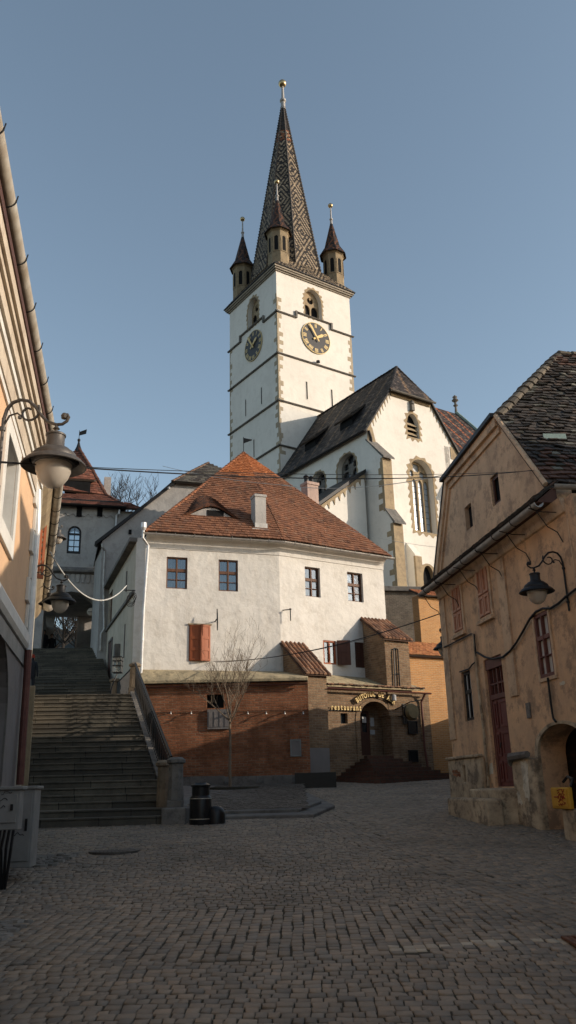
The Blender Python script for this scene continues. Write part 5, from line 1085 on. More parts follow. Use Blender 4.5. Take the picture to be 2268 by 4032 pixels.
gw1 = rp(RH, [C4_(368, 1600), C4_(432, 1545), C4_(385, 1835), C4_(445, 1775)]); gw2 = rp(RH, [C4_(618, 1310), C4_(690, 1250), C4_(637, 1600), C4_(718, 1530)])
aL = RH.p(*C5(1105, 1850))[0]; aT = RH.p(*C5(1270, 1480))[1]; aS = RH.p(*C5(1110, 1750))[1]; aC = RH.p(*C5(1290, 1500))[0]; aR = aC+(aC-aL)
cav = arch_pts(aL, aR, .2, aS, aT, 8, False)
cel = rp(RH, [C5(395, 1885), C5(420, 1880), C5(410, 2050), C5(435, 2040)])
UE2 = max(uE, aR+.6)
MB().slab(rect(0, UE2, -.2, zgu), [rect(*v) for v in (wl1, wl2, dr_, cel)]+[cav], 0, .5).build('wall', M_ochre, oh, RH.M())
MB().box(cel[0], cel[1], .2, .24, cel[2], cel[3]).build('cellar_opening', M_dark, oh, RH.M())
M_niche = brick('dark_niche_brick', (.16, .09, .055, 1), (.10, .06, .04, 1), (.12, .09, .065, 1), soot=.7)  # dark brown brick used inside the arch recess
# recessed cellar arch
MB().slab(scale_poly(cav, .14), [scale_poly(cav, -.003)], -.03, .02).build('arch_ring', M_plinth, oh, RH.M())
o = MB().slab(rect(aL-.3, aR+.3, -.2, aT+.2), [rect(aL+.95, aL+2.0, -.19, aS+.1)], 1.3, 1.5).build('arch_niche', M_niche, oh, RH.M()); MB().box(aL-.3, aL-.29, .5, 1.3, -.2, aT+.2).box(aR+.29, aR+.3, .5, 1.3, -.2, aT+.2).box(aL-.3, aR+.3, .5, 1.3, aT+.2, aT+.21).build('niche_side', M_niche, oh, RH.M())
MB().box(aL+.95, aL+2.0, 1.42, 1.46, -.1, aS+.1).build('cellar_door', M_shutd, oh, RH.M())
# upper wall = gable above the pent eave
def ugab(p): return p
MB().slab([(glb[0]+.05, zgu), (UE2-.1 if False else gr[0], zgu), gr, gapex, gl], [rect(*gw1), rect(*gw2)], .0, .4).build('gable_wall', M_ochre_l, oh, RH.M())
for v in (gw1, gw2):
    o = MB().box(v[0], v[1], .10, .14, v[2], v[3]).build('attic_opening', M_dark, oh, RH.M())
MB().slab(rect(gw2[0]+.02, gw2[1]-.02, gw2[2]+.02, gw2[3]-.02), [rect(gw2[0]+.07, gw2[1]-.07, gw2[2]+.07, gw2[3]-.07)], .04, .08).build('attic_frame', M_shutd, oh, RH.M())
# verge mouldings of the gable
def along(F, p, q, w0, w1, y0, y1, name, mat, parent):
    (u0, z0), (u1, z1) = p, q; dx, dz = u1-u0, z1-z0; L = math.hypot(dx, dz); nx, nz = dz/L, -dx/L
    return MB().slab([(u0+nx*w0, z0+nz*w0), (u1+nx*w0, z1+nz*w0), (u1+nx*w1, z1+nz*w1), (u0+nx*w1, z0+nz*w1)], [], y0, y1).build(name, mat, parent, F.M())
along(RH, gl, gapex, -.02, .20, -.12, .01, 'verge_moulding', M_ochre_l, oh); along(RH, gl, gapex, .02, .34, -.05, .012, 'verge_moulding', M_ochre_l, oh)
along(RH, glb, gl, -.02, .16, -.10, .01, 'verge_moulding', M_ochre_l, oh); along(RH, glb, gl, .0, .26, -.05, .012, 'verge_moulding', M_ochre_l, oh)
along(RH, (gl[0]-.12, gl[1]-.10), gapex, -.09, .0, -.20, .12, 'verge_tiles', M_iron, oh); along(RH, (glb[0]-.02, glb[1]), gl, -.05, .0, -.12, .3, 'verge_tiles', M_iron, oh)
# near roof slope (tiles) : plane through the right gable edge
ea = math.radians(81.7); ed = Vector((math.sin(ea), math.cos(ea), 0)); G1 = RH.w(gapex[0], gapex[1], -.05); G2 = RH.w(gr[0]+.02, gr[1], -.05)
def rph(px_, py_): return ph(G1, G2, G2+ed, px_, py_)
K0 = rph(2196, 1400); K0b = rph(2060, 1545); far = 9; K1 = K0+ed*far; E1 = G2+ed*(far+2)
mid = rph(2068, 1790)
def tint_oh(u, v, i, j, r, N):
    a = np.array([[.050, .042, .036], [.066, .053, .044], [.036, .032, .029], [.085, .062, .048], [.06, .056, .045]]); c = a[r.choice(5, N, p=[.34, .26, .2, .1, .1])]
    rd = (np.sin(u*1.3+1.2)*np.sin(v*1.7+.5) > .6) & (r.random(N) < .5); c = np.where(rd[:, None], [.105, .06, .045], c); li = r.random(N) < .05; c = np.where(li[:, None], [.17, .16, .13], c)
    return c*r.uniform(.7, 1.3, (N, 1))
ohr = tileroof(oh, 'roof', [G2, E1, K1, K0, G1], M_tile, .185, .145, tint_oh, seed=120, lift=.045, jitter=.012, base=(.03, .025, .02), wob=.02)
rgb_ = (.11, .09, .065); ridge(ohr, 'hip_tiles', [G1, K0, K1], M_tile, .15, .34, rgb_, var=.45); 
MB().tube([G1+(G2-G1)*t_+Vector((0, 0, .03))-RH.y*.03 for t_ in (0, .25, .5, .75, 1)], .05, 6).build('verge_mortar', M_ochre_l, ohr)
q0, q1 = rph(*C4_(1125, 975)), rph(*C4_(1345, 975)); nv = (G2-G1).cross(ed).normalized(); nv = nv if nv.z > 0 else -nv
MB().hull([q0+nv*.07, q1+nv*.07, q1+nv*.10, q0+nv*.10], [p_+Vector((0, .02, .12)) for p_ in (q0+nv*.07, q1+nv*.07, q1+nv*.10, q0+nv*.10)]).build('zinc_patch', M_copper, ohr)
# back slopes and the hidden body
BB = [RH.w(.2, zgu, 9), RH.w(UE2, zgu, 9)]; 
MB().box(.02, .3, .501, 1.6, -.2, zgu).box(UE2-.3, UE2-.02, .501, 1.6, -.2, zgu).build('side_wall', M_ochre, oh, RH.M())
MB().hull([RH.w(0.02, -.2, 1.6), RH.w(UE2-.02, -.2, 1.6), RH.w(UE2-.02, -.2, 10), RH.w(.02, -.2, 10)], [RH.w(.02, zgu, 1.6), RH.w(UE2-.02, zgu, 1.6), RH.w(UE2-.02, zgu, 10), RH.w(.02, zgu, 10)]).build('rear_wall', M_ochre, oh)
Lb = RH.w(gl[0], gl[1], 10)
MB().add([RH.w(*gl, .3), G1+RH.y*.3, K0, K1, RH.w(*gl, .3)+ed*10], [(0, 1, 2), (0, 2, 3, 4)]).add([K1, RH.w(*gl, .3)+ed*10, E1], [(0, 1, 2)]).add([RH.w(*glb, .3), RH.w(*gl, .3), Lb, RH.w(glb[0], zgu, 10)], [(0, 1, 2, 3)]).build('rear_roof', M_iron, oh)
# the side of the house that faces the camera at the upper right
CV = Fr(RH.w(UE2, 0), 81.7)
cwx = Fr(RH.w(uE, 0), 81.7)
MB().box(0.005, 11, 0, .4, zgu-2.9, zgu-.05).build('side_wall', M_red_pl, oh, cwx.M())
MB().box(-.01, .42, -.035, .0, zgu-2.9, zgu-.1).build('corner_pilaster', M_ochre_l, oh, cwx.M())
gutter(oh, G2-RH.x*-.10+ed*-.0+Vector((0, 0, -.06))+RH.x*.10, E1+RH.x*.2+Vector((0, 0, -.06)), .075, M_zinc)
# pent eave, gutter with long brackets
b = MB(); b.slab([(-.46, zgu+.02), (-.46, zgu+.06), (.02, zgu+.62), (.02, zgu+.02)], [], 0, uE+.12)
Mx = RH.M() @ Matrix.Rotation(math.radians(90), 4, 'Z')
def ext(F, poly, u0, u1, name, mat, parent):     # profile (n,z) swept along u
    vs = [F.w(u0, z, n) for n, z in poly]; ve = [F.w(u1, z, n) for n, z in poly]; return MB().hull(vs, ve).build(name, mat, parent)
ext(RH, [(-.36, zgu+.02), (-.36, zgu+.05), (.0, zgu+.34), (.0, zgu+.02)], -.1, uE-.25, 'pent_eave', M_shutd, oh)
tileroof(oh, 'pent_tiles', [RH.w(uE-.22, zgu+.07, -.42), RH.w(-.12, zgu+.07, -.42), RH.w(-.12, zgu+.42, .02), RH.w(uE-.22, zgu+.42, .02)], M_tile, .18, .13, tint_oh, seed=121, base=(.03, .025, .02), thick=.03)
ext(RH, [(-.07, zgu-.10), (-.11, zgu+.018), (.0, zgu+.018), (.0, zgu-.24), (-.04, zgu-.22)], -.02, uE, 'eaves_moulding', M_ochre_l, oh)
gutter(oh, RH.w(-.15, zgu-.04, -.42), RH.w(uE-.1, zgu-.04, -.42), .085, M_zinc); hookband(oh, RH.w(-.15, zgu-.04, -.42), RH.w(uE-.1, zgu-.04, -.42), .088, .9, M_iron)
for i in range(6):
    u = lerp(.05, uE-.25, i/5); MB().tube([(u, -.55, zgu-.10), (u, -.3, zgu-.16), (u, 0, zgu-.16)], .010, 5).tube([(u, -.42, zgu-.14), (u, -.25, zgu-.42), (u, -.08, zgu-.52), (u, -.0, zgu-.70)], .010, 5).build('gutter_stay', M_iron, oh, RH.M())
# pilasters, plinth, ledges
xp0, xp1 = RH.p(*C5(700, 100))[0], RH.p(*C5(775, 100))[0]; MB().box(xp0, xp1, -.035, 0, 3.2, zgu-.26).build('pilaster', M_ochre_l, oh, RH.M()); MB().box(0, .38, -.03, 0, 2.6, zgu-.26).build('pilaster', M_ochre_l, oh, RH.M())
xq = RH.p(*C5(570, 1850))[0]; zpl = RH.p(*C5(400, 1815))[1]
MB().slab([(0-.06, -.3), (xq, -.3), (xq, zpl-.10), (xq-.02, zpl), (-.06, zpl)], [(rect(*cel))], -.12, -.001).build('plinth', M_plinth, oh, RH.M(), bevel=.03)
MB().box(-.08, xq+.02, -.17, -.05, zpl, zpl+.06).build('plinth_cap', M_plinth, oh, RH.M(), bevel=.02)
xr_ = RH.p(*C5(900, 1850))[0]; xs_ = RH.p(*C5(1050, 1800))[0]; zq_ = RH.p(*C5(980, 1790))[1]
MB().box(xr_-.1, aL-.0, -.13, -.001, -.3, zq_-.05).build('plinth', M_plinth, oh, RH.M(), bevel=.04); MB().tube([(xr_-.12, -.12, zq_-.14), (xr_+.02, -.17, zq_), (xs_+.05, -.16, zq_+.02)], [.05, .08, .06], 7).build('worn_ledge', M_stoned, oh, RH.M())
def blotch(F, pts, n, mat, name, parent, seed=1, k=.05):
    rr = random.Random(seed); P = F.pp(pts, n); Q = []
    for i in range(len(P)):
        a, c = P[i], P[(i+1) % len(P)]
        for j in range(4): Q.append((lerp(a[0], c[0], j/4)+rr.uniform(-k, k), lerp(a[1], c[1], j/4)+rr.uniform(-k, k)))
    return MB().slab(Q, [], n-.006, n+.004).build(name, mat, parent, F.M())
M_lime = plaster('limewash', (.66, .60, .48, 1), (.50, .44, .33, 1), (.25, .21, .16, 1), .8, big=2.5, bump=.6)
blotch(RH, [C5(*p) for p in ((915, 1845), (965, 1835), (985, 2000), (1000, 2230), (965, 2215), (935, 2050))], -.13, M_lime, 'limewash_patch', oh, 3)
blotch(RH, [C5(*p) for p in ((875, 2140), (900, 2130), (930, 2260), (890, 2250))], -.13, M_lime, 'limewash_patch', oh, 4, .03)
blotch(RH, [C5(*p) for p in ((245, 1945), (290, 1925), (330, 1950), (325, 1990), (270, 1995))], -.12, M_brick, 'bare_brick_patch', oh, 5, .03)
blotch(RH, [C5(*p) for p in ((610, 1870), (640, 1860), (650, 1960), (610, 1970))], -.0, M_lime, 'limewash_patch', oh, 6, .02)
blotch(RH, [C5(*p) for p in ((1290, 1070), (1340, 1060), (1350, 1090), (1300, 1100))], -.0, M_lime, 'limewash_patch', oh, 7, .02)
# door with transom
x0, x1, z0, z1 = dr_; zt_ = RH.p(*C5(680, 1205))[1]
fr_ = MB().slab(rect(x0, x1, z0, z1), [rect(x0+.09, x1-.09, z0+.01, zt_-.05), rect(x0+.09, x1-.09, zt_+.05, z1-.22)], .06, .16).box(x0, x1, .03, .06, z1-.22, z1).build('door_frame', M_winred, oh, RH.M(), bevel=.008)
b = MB(); xm = lerp(x0, x1, .36); b.box(x0+.09, xm-.008, .10, .14, z0+.01, zt_-.05).box(xm+.008, x1-.09, .09, .14, z0+.01, zt_-.05)
for (a, c) in ((x0+.13, xm-.05), (xm+.06, x1-.14)):
    for za, zb2 in ((.05, .28), (.33, .60), (.65, .95)): zz0, zz1 = lerp(z0, zt_, za), lerp(z0, zt_, zb2); b.slab(rect(a, c, zz0, zz1), [rect(a+.05, c-.05, zz0+.05, zz1-.05)], .075, .095)
d_ = b.build('door', M_door, oh, RH.M(), bevel=.005); MB().tube([(xm+.04, .05, lerp(z0, zt_, .48)), (xm+.04, .03, lerp(z0, zt_, .48)-.1)], .015, 6).build('handle', M_iron, d_, RH.M())
tw = MB()
for i in range(1, 4): xx = lerp(x0+.09, x1-.09, i/4); tw.box(xx-(.03 if i == 2 else .014), xx+(.03 if i == 2 else .014), .07, .12, zt_+.05, z1-.22)
tw.box(x0+.09, x1-.09, .075, .115, lerp(zt_, z1-.2, .45)-.015, lerp(zt_, z1-.2, .45)+.015); tw = tw.build('transom', M_winred, oh, RH.M()); MB().box(x0+.08, x1-.08, .13, .14, zt_+.04, z1-.21).build('pane', M_glass_d, tw, RH.M())
MB().hull([RH.w(x0-.35, -.3, -.0), RH.w(x1+.35, -.3, 0), RH.w(x1+.3, -.3, -.42), RH.w(x0-.45, -.3, -.42)], [RH.w(x0-.35, z0-.02, -.0), RH.w(x1+.35, z0-.02, 0), RH.w(x1+.3, z0-.03, -.42), RH.w(x0-.45, z0-.04, -.42)]).build('door_step', M_plinth, oh, bevel=.03)
MB().box(x0-.9, x1+.4, -.75, -.43, -.3, z0-.20).build('door_step', M_plinth, oh, RH.M(), bevel=.04)
# windows
w_ = window(oh, RH, *wl1, y=.05, fw=.07, cols=(.5,), rows=(.60,), hbar=.60, bar=.022, mat=M_iron, pmat=M_net)
w_ = window(oh, RH, *wl2, y=-.02, fw=.065, cols=(.5,), rows=(.63, .30), hbar=.63, bar=.020, mat=M_winred, pmat=M_paleg, thick=.1); 
MB().slab(scale_poly(rect(*wl2), .06), [rect(*wl2)], -.035, .01).build('window_border', M_ochre_l, oh, RH.M())
for v in (sh1, sh2):
    x0, x1, z0, z1 = v; MB().slab(scale_poly(rect(*v), .10), [rect(*v)], -.03, .01).build('window_border', M_ochre_l, oh, RH.M()); MB().box(x0-.12, x1+.12, -.08, 0, z0-.12, z0-.045).build('sill', M_ochre_l, oh, RH.M())
    b = MB().box(x0, x1, -.012, .01, z0, z1); xm = (x0+x1)/2
    for a, c in ((x0+.03, xm-.02), (xm+.02, x1-.03)):
        for za, zb2 in ((.02, .40), (.44, .98)): zz0, zz1 = lerp(z0, z1, za), lerp(z0, z1, zb2); b.slab(rect(a, c, zz0, zz1), [rect(a+.055, c-.055, zz0+.055, zz1-.055)], -.045, -.011)
    b.build('shutters', M_salmon, oh, RH.M(), bevel=.004)
MB().box(*[RH.p(*C5(970, 1275))[0], RH.p(*C5(1005, 1275))[0]], -.03, 0, RH.p(*C5(990, 1425))[1], RH.p(*C5(985, 1275))[1]).build('vent_grille', M_stoned, oh, RH.M())
pipe(oh, [RH.w(*RH.p(*C5(x, y), -.05), -.05) for x, y in ((455, 605), (500, 1100), (545, 1450), (600, 2040), (590, 2140))], .028, M_plinth, name='wall_pipe')
def wcable(pts, r, label, F=RH, n=-.05, grp='cables on the ochre house', mat=None):
    P = [F.w(*F.p(a, c, n), n) for a, c in pts]; return tag(MB().tube(P, r, 6).build('cable', mat or M_wire, None, smooth=True), label, 'cable', grp)
wcable([C5(*p) for p in ((490, 785), (560, 830), (640, 850), (740, 830), (810, 770), (870, 690), (940, 570), (1000, 460), (1060, 390), (1130, 358), (1200, 360), (1280, 310), (1345, 250), (1449, 170))], .022, 'thick black cable sagging across the ochre house over the door and large window')
wcable([C5(*p) for p in ((165, 735), (215, 715), (290, 675), (380, 630), (430, 605), (460, 610), (470, 700), (480, 870), (440, 905), (410, 945), (320, 975))], .016, 'thin black cable stepping over the small lace window of the ochre house')
wcable([C5(*p) for p in ((1175, 1030), (1185, 1120), (1205, 1280), (1220, 1380), (1230, 1430), (1255, 1460))], .02, 'black cable running down from the large window to the cellar arch')
# yellow box
q0 = RH.p(*C5(1195, 2095), -.35); q1 = RH.p(*C5(1392, 2310), -.35); yb_ = thing('gas_box', 'yellow gas meter box with red scribbles on the wall by the cellar arch', 'meter box', RH.M((q0[0]+q1[0])/2, q1[1], -.35))
MB().box(q0[0], q1[0], -.35, -.27, q1[1], q0[1]).build('housing', M_yellow, yb_, RH.M(), bevel=.02); MB().box(q0[0]+.04, q1[0]-.04, -.362, -.35, q1[1]+.04, q0[1]-.04).build('door', M_yellow, yb_, RH.M(), bevel=.004)
rr = random.Random(5); mk_ = MB(); xw = q1[0]-q0[0]; zw = q0[1]-q1[1]
for k in range(6):
    zz = q1[1]+zw*(.84-.12*k); x = q0[0]+xw*.45; P = [(x, -.368, zz)]
    for i in range(9): x += xw*.045; P.append((x, -.368, zz+rr.uniform(-.045, .045)*zw*2))
    mk_.tube(P, .006, 4)
mk_.tube([(q0[0]+xw*.24, -.368, q1[1]+zw*.55), (q0[0]+xw*.47, -.368, q1[1]+zw*.56)], .010, 4); mk_.build('marker_scribble', M_redmark, yb_, RH.M()); MB().tube([(q0[0]+xw*.7, -.2, q0[1]+.01), (q0[0]+xw*.7, -.15, q0[1]+.12), (q0[0]+xw*.2, -.08, q0[1]+.16), (q0[0]-.05, -.08, q0[1]+.08)], .025, 6).build('gas_pipe', M_iron, yb_, RH.M())
MB().box(q0[0]+xw*.35, q0[0]+xw*.95, -.30, -.001, -.2, q1[1]).build('stand', M_plinth, yb_, RH.M(), bevel=.02)
# ================================================================== ORANGE HOUSE ON THE LEFT
LHc = atY(77, 3092, 14.0); LHaz = -11.6; LH = Fr((LHc.x-.08, 14.0), LHaz)
lh = thing('orange_house', 'orange plastered house on the left with white stone mouldings and a long stained gutter', 'house', LH.M(-4, .7, 1))
C2 = lambda x, y: (x/2.712, 1450+y/2.712); C3 = lambda x, y: (x/2.07, 2300+y/2.07); C1 = lambda x, y: (x/2.1475, 250+y/2.1475)
NG = -.40; zGu = 7.8; print('left gutter z', LH.p(*C1(395, 2560), NG), LH.p(*C1(5, 130), NG), LH.p(213, 1650, NG))
U0 = -24.0
q_r = LH.p(*C2(197, 915)); q_b = LH.p(*C2(103, 2060)); wx1 = (q_r[0]+q_b[0])/2; wz1 = LH.p(*C2(197, 915))[1]; wz0 = LH.p(*C2(103, 2060))[1]; wx0 = wx1-1.55
print('left window', q_r, q_b)
lw_ = (wx0+.22, wx1-.16, wz0+.24, wz1-.22)
zsc = LH.p(*C3(100, 330))[1]; zc_lo = LH.p(*C2(350, 1380))[1]
aR_ = LH.p(*C3(38, 1150))[0]; aZ = LH.p(*C3(3, 690))[1]; acv = arch_pts(aR_-3.4, aR_, -.2, LH.p(*C3(38, 1100))[1], aZ+.55, 8, False)
zw_ = zGu-.15
MB().slab(rect(U0, 0, zsc, zw_), [rect(*lw_)]+[rect(lw_[0]-k, lw_[1]-k, lw_[2], lw_[3]) for k in (3.2, 6.4)], 0, .5).build('upper_wall', M_orange, lh, LH.M())
MB().slab(rect(U0, 0, -.3, zsc-.001), [acv], 0, .9).build('lower_wall', M_basegrey, lh, LH.M())
MB().slab(scale_poly(acv, .06), [acv], -.02, .01).build('arch_edge', M_stoned, lh, LH.M()); MB().box(aR_-3.5, aR_+.1, .9, 1.0, -.3, aZ+.7).build('gate', M_shutd, lh, LH.M())
for k in (0, 3.2, 6.4):
    v = (lw_[0]-k, lw_[1]-k, lw_[2], lw_[3]); so_ = (wx0-k, wx1-k, wz0, wz1)
    o = MB().slab(rect(*so_), [rect(*v)], -.05, .001).build('window_surround', M_trim, lh, LH.M(), bevel=.01); w_ = window(lh, LH, *v, y=.28, fw=.08, cols=(.5,), rows=(.65,), mat=M_wood, pmat=M_glass, thick=.1)
    MB().slab([(v[0], v[2]), (v[1], v[2]), (v[1], v[3]), (v[0], v[3])], [rect(v[0]+.003, v[1]-.003, v[2]+.003, v[3]-.003)], .0, .28).build('reveal', M_trim, lh, LH.M())
prof = [(-.06, zsc-.12), (-.10, zsc-.06), (-.10, zsc+.10), (-.05, zsc+.2), (0, zsc+.22), (0, zsc-.12)]
ext(LH, prof, U0, .04, 'string_course', M_trim, lh); ext(LH, [(-.03, zsc-.38), (-.03, zsc-.14), (0, zsc-.14), (0, zsc-.38)], U0, .02, 'string_course', M_cab, lh)
# cornice mouldings under the gutter
steps = [(-.03, 1.10, 1.00), (-.05, 1.00, .72), (-.08, .72, .60), (-.12, .60, .40), (-.16, .40, .30), (-.20, .30, .12), (-.22, .12, .0)]
M_corn = plaster('cornice_stone', (.50, .43, .34, 1), (.42, .35, .27, 1), (.26, .20, .15, 1), .6, bump=.3)
mats_ = [M_trim, M_corn, M_trim, M_corn, M_corn, M_corn, M_shutd]
for (n_, za, zb2), mt in zip(steps, mats_): ext(LH, [(n_, zw_-za), (n_, zw_-zb2), (0.0, zw_-zb2), (0.0, zw_-za)], U0, .02-n_*.3, 'cornice', mt, lh)
gutter(lh, LH.w(U0, zGu, -.21), LH.w(.1, zGu, -.21), .10, M_zincs, wav=.0035); hookband(lh, LH.w(U0, zGu, -.21), LH.w(.1, zGu, -.21), .104, 1.05, M_iron, first=.35)
tileroof(lh, 'roof', [LH.w(.2, zGu+.08, NG+.3), LH.w(U0, zGu+.08, NG+.3), LH.w(U0, zGu+4, 5), LH.w(.2, zGu+4, 5)], M_tile, .3, .3, tint_mix([[.2, .08, .045]]), seed=130)
MB().box(U0, -.01, 9, 9.5, -.3, zw_).box(U0, U0+.4, .5, 9, -.3, zw_).box(-.4, -.01, .91, 8.9, -.3, zw_).build('rear_wall', M_cream, lh, LH.M())
b = MB(); z = .8; k = 0
while z < zsc-.5: k += 1; z += .5
z = zsc+.25; k = 0
while z < zw_-1.2:
    b.box(-(.62 if k % 2 else .38), .012, -.055, .001, z, z+.40); z += .44; k += 1
for k in range(0): pass
# quoins as one toothed strip
P = [(.012, zsc+.23)]; z = zsc+.23; k = 0
while z < zw_-1.15: w_ = .62 if k % 2 else .42; P += [(-w_, z), (-w_, z+.40), (-.36, z+.40), (-.36, z+.43)]; z += .43; k += 1
P.append((.012, z)); MB().slab(P[::-1], [], -.055, .0).build('corner_stones', M_trim, lh, LH.M(), bevel=.008)
zd0 = LH.p(*C2(420, 1300), -.2)[1]
dp = [(150, 1930), (147, 2070), (136, 2200), (126, 2330), (112, 2560), (104, 2700), (92, 2870), (78, 3090)]
PT = [atY(x, y, 13.7) for x, y in dp]
pipe(lh, [PT[0]]+PT[1:5], .055, M_zincw, collars=1.4); pipe(lh, PT[4:], .06, M_rustg, collars=1.5, name='downpipe_foot')
# electric cabinets
def cabinet(lab, px0, px1, pyt, pyb, Y, dpt, seed):
    a = atY(px0, pyt, Y); c = atY(px1, pyb, Y); t = thing('electric_cabinet', lab, 'cabinet', Matrix.Translation(((a.x+c.x)/2, Y, c.z)), 'grey electric cabinets')
    F = Fr((a.x, Y), 84); w_ = c.x-a.x; MB().box(0, w_, 0, dpt, c.z, a.z-.03).build('housing', M_cab, t, F.M(), bevel=.012); MB().box(-.03, w_+.03, -.03, dpt+.02, a.z-.03, a.z+.01).build('lid', M_cab, t, F.M(), bevel=.01)
    d_ = MB().slab(rect(.03, w_-.03, c.z+.08, a.z-.08), [], -.018, -.002).build('door', M_cab, t, F.M(), bevel=.005); MB().box(w_-.10, w_-.07, -.035, -.018, lerp(c.z, a.z, .45), lerp(c.z, a.z, .6)).build('handle', M_iron, d_, F.M())
    rr = random.Random(seed); b = MB()
    for k in range(3):
        x = rr.uniform(.08, w_*.5); z = lerp(c.z, a.z, rr.uniform(.4, .9)); b.tube([(x+i*.02, -.021, z+rr.uniform(-.025, .025)) for i in range(7)], .004, 4)
    b.build('scribble', M_iron, d_, F.M()); return t
cabinet('tall grey electric cabinet standing on the street at the house corner', 12, 115, 3100, 3418, 11.3, .4, 1)
cabinet('smaller grey cabinet hung on the wall in front of the tall one', -60, 66, 3102, 3268, 10.2, .22, 2)
a = atY(8, 3270, 10.8); b = MB()
for k in range(4): b.tube([(a.x+.0+.05*k, 10.8, a.z+.1), (a.x-.02+.06*k, 10.7, a.z-.2), (a.x+.03+.02*k, 10.8, ghz(10.8))], .018, 6)
tag(b.build('cable', M_wire, None), 'bundle of black cables hanging under the wall cabinet', 'cable')
# ================================================================== NARROW REAR HOUSE (left of the stairs)
Gq1 = atY(228, 1920, 16.6); Gq2 = atY(177, 2370, 28.2); LRaz = math.degrees(math.atan2(Gq2.x-Gq1.x, Gq2.y-Gq1.y)); NGL = -.34
LR = Fr(Gq1, LRaz); LR = Fr(LR.w(-2.45, 0, .30), LRaz); zl1, zl2 = LR.p(228, 1920, NGL), LR.p(177, 2370, NGL); print('LR gutter', Gq1, Gq2, LRaz)
lrh = thing('rear_house', 'narrow ochre house behind the orange one along the left side of the steps', 'house', LR.M(5, 2)); zG2 = 7.8; uE2 = math.dist(Gq1[:2], Gq2[:2])+2.45
MB().box(.0, uE2, 0, .5, .5, zG2-.1).box(uE2-.4, uE2, .5, 7, .5, zG2-.1).build('wall', M_cream, lrh, LR.M())
ext(LR, [(-.2, zG2-.12), (-.2, zG2+.0), (0, zG2+.0), (0, zG2-.4), (-.1, zG2-.3)], 0, uE2, 'eaves', M_stonew, lrh)
gutter(lrh, LR.w(.1, zG2, -.30), LR.w(uE2, zG2, -.30), .10, M_zincs, wav=.003); hookband(lrh, LR.w(.1, zG2, -.30), LR.w(uE2, zG2, -.30), .104, .95, M_iron)
tileroof(lrh, 'roof', [LR.w(uE2, zG2+.1, -.3), LR.w(0, zG2+.1, -.3), LR.w(0, zG2+3, 4), LR.w(uE2, zG2+3, 4)], M_tile, .3, .3, tint_mix([[.2, .08, .045]]), seed=131)
# red lattice panel at the side of the rear house
def fp(F, x, y, n): u, z = F.p(x, y, n); return u, z
uA_, zA_ = LR.p(*C2(415, 1560), -.3); uB_, zB_ = LR.p(*C2(390, 2240), -.3); uC_ = LR.p(*C2(515, 1500), -.3)[0]
La = atY(*C2(390, 2240), 18.0); Lb_ = atY(*C2(505, 1500), 18.0); LX = Fr((La.x, 18.0), 60)
lw2 = min(Lb_.x-La.x, .75); lat = thing('lattice_panel', 'tall rust red wooden lattice shutter beside the gutter of the rear house', 'shutter', LX.M(0, La.z))
w2 = lw2/math.sin(math.radians(60)); z0_, z1_ = La.z, Lb_.z
MB().slab(rect(0, w2, z0_, z1_), [rect(.09, w2-.09, z0_+.1, z1_-.1)], 0, .05).build('frame', M_shut, lat, LX.M())
b = MB(); z = z0_+.18
while z < z1_-.1: b.box(.09, w2-.09, .015, .03, z, z+.05); z += .13
x = .16
while x < w2-.1: b.box(x, x+.035, .006, .02, z0_+.1, z1_-.1); x += .11
b.build('slats', M_shut, lat, LX.M())
# ================================================================== STAIR TOWER AT THE TOP
ST = Fr(atY(300, 2500, 42), 75); C_4 = lambda x, y: (150+x/2.576, 1700+y/2.576)
stt = thing('stair_tower', 'grey gatehouse tower with red tiled roof and dark arch at the top of the steps', 'tower', ST.M(0, ZARCH, 2))
zeS = ST.p(*C_4(500, 765))[1]; uSL = ST.p(90, 2300)[0]; uSR = ST.p(*C_4(830, 900))[0]
ar = ST.p(*C_4(605, 1900))[0]; acx = ST.p(*C_4(345, 1640))[0]; azt2 = ST.p(*C_4(365, 1622))[1]; al = 2*acx-ar; azs2 = ST.p(*C_4(600, 1850))[1]
SA_ = arch_pts(al, ar, ZARCH-.6, azs2, azt2, 8, False)
wS = rp(ST, [C_4(302, 1000), C_4(438, 1000), C_4(288, 1235), C_4(430, 1238)]); wST = ST.p(*C_4(370, 955))[1]; sw_ = arch_pts(wS[0], wS[1], wS[2], ST.p(*C_4(370, 1020))[1], wST, 6, False)
MB().slab(rect(uSL, uSR, ZARCH-1.5, zeS), [SA_, sw_], 0, 1.0).build('wall', M_grey, stt, ST.M())
b = MB()   # tunnel
for x0_, x1_2 in ((al-.7, al), (ar, ar+.7)): b.box(x0_, x1_2, 1.0, 7, ZARCH-1, azs2+.5)
b.box(al-.7, ar+.7, 1.0, 7, azt2+.02, azt2+.6); b.build('passage_wall', M_grey, stt, ST.M())
il, ir = ST.p(*C_4(165, 1950), 6.9)[0], ST.p(*C_4(398, 1950), 6.9)[0]; izt = ST.p(*C_4(300, 1790), 6.9)[1]
MB().slab(rect(al-.5, ar+.5, ZARCH-1, azt2+.4), [arch_pts(max(il, al+.1), min(ir, ar-.1), ZARCH-.9, izt-.9, izt, 8, False)], 6.6, 6.99).build('inner_arch', M_grey, stt, ST.M())
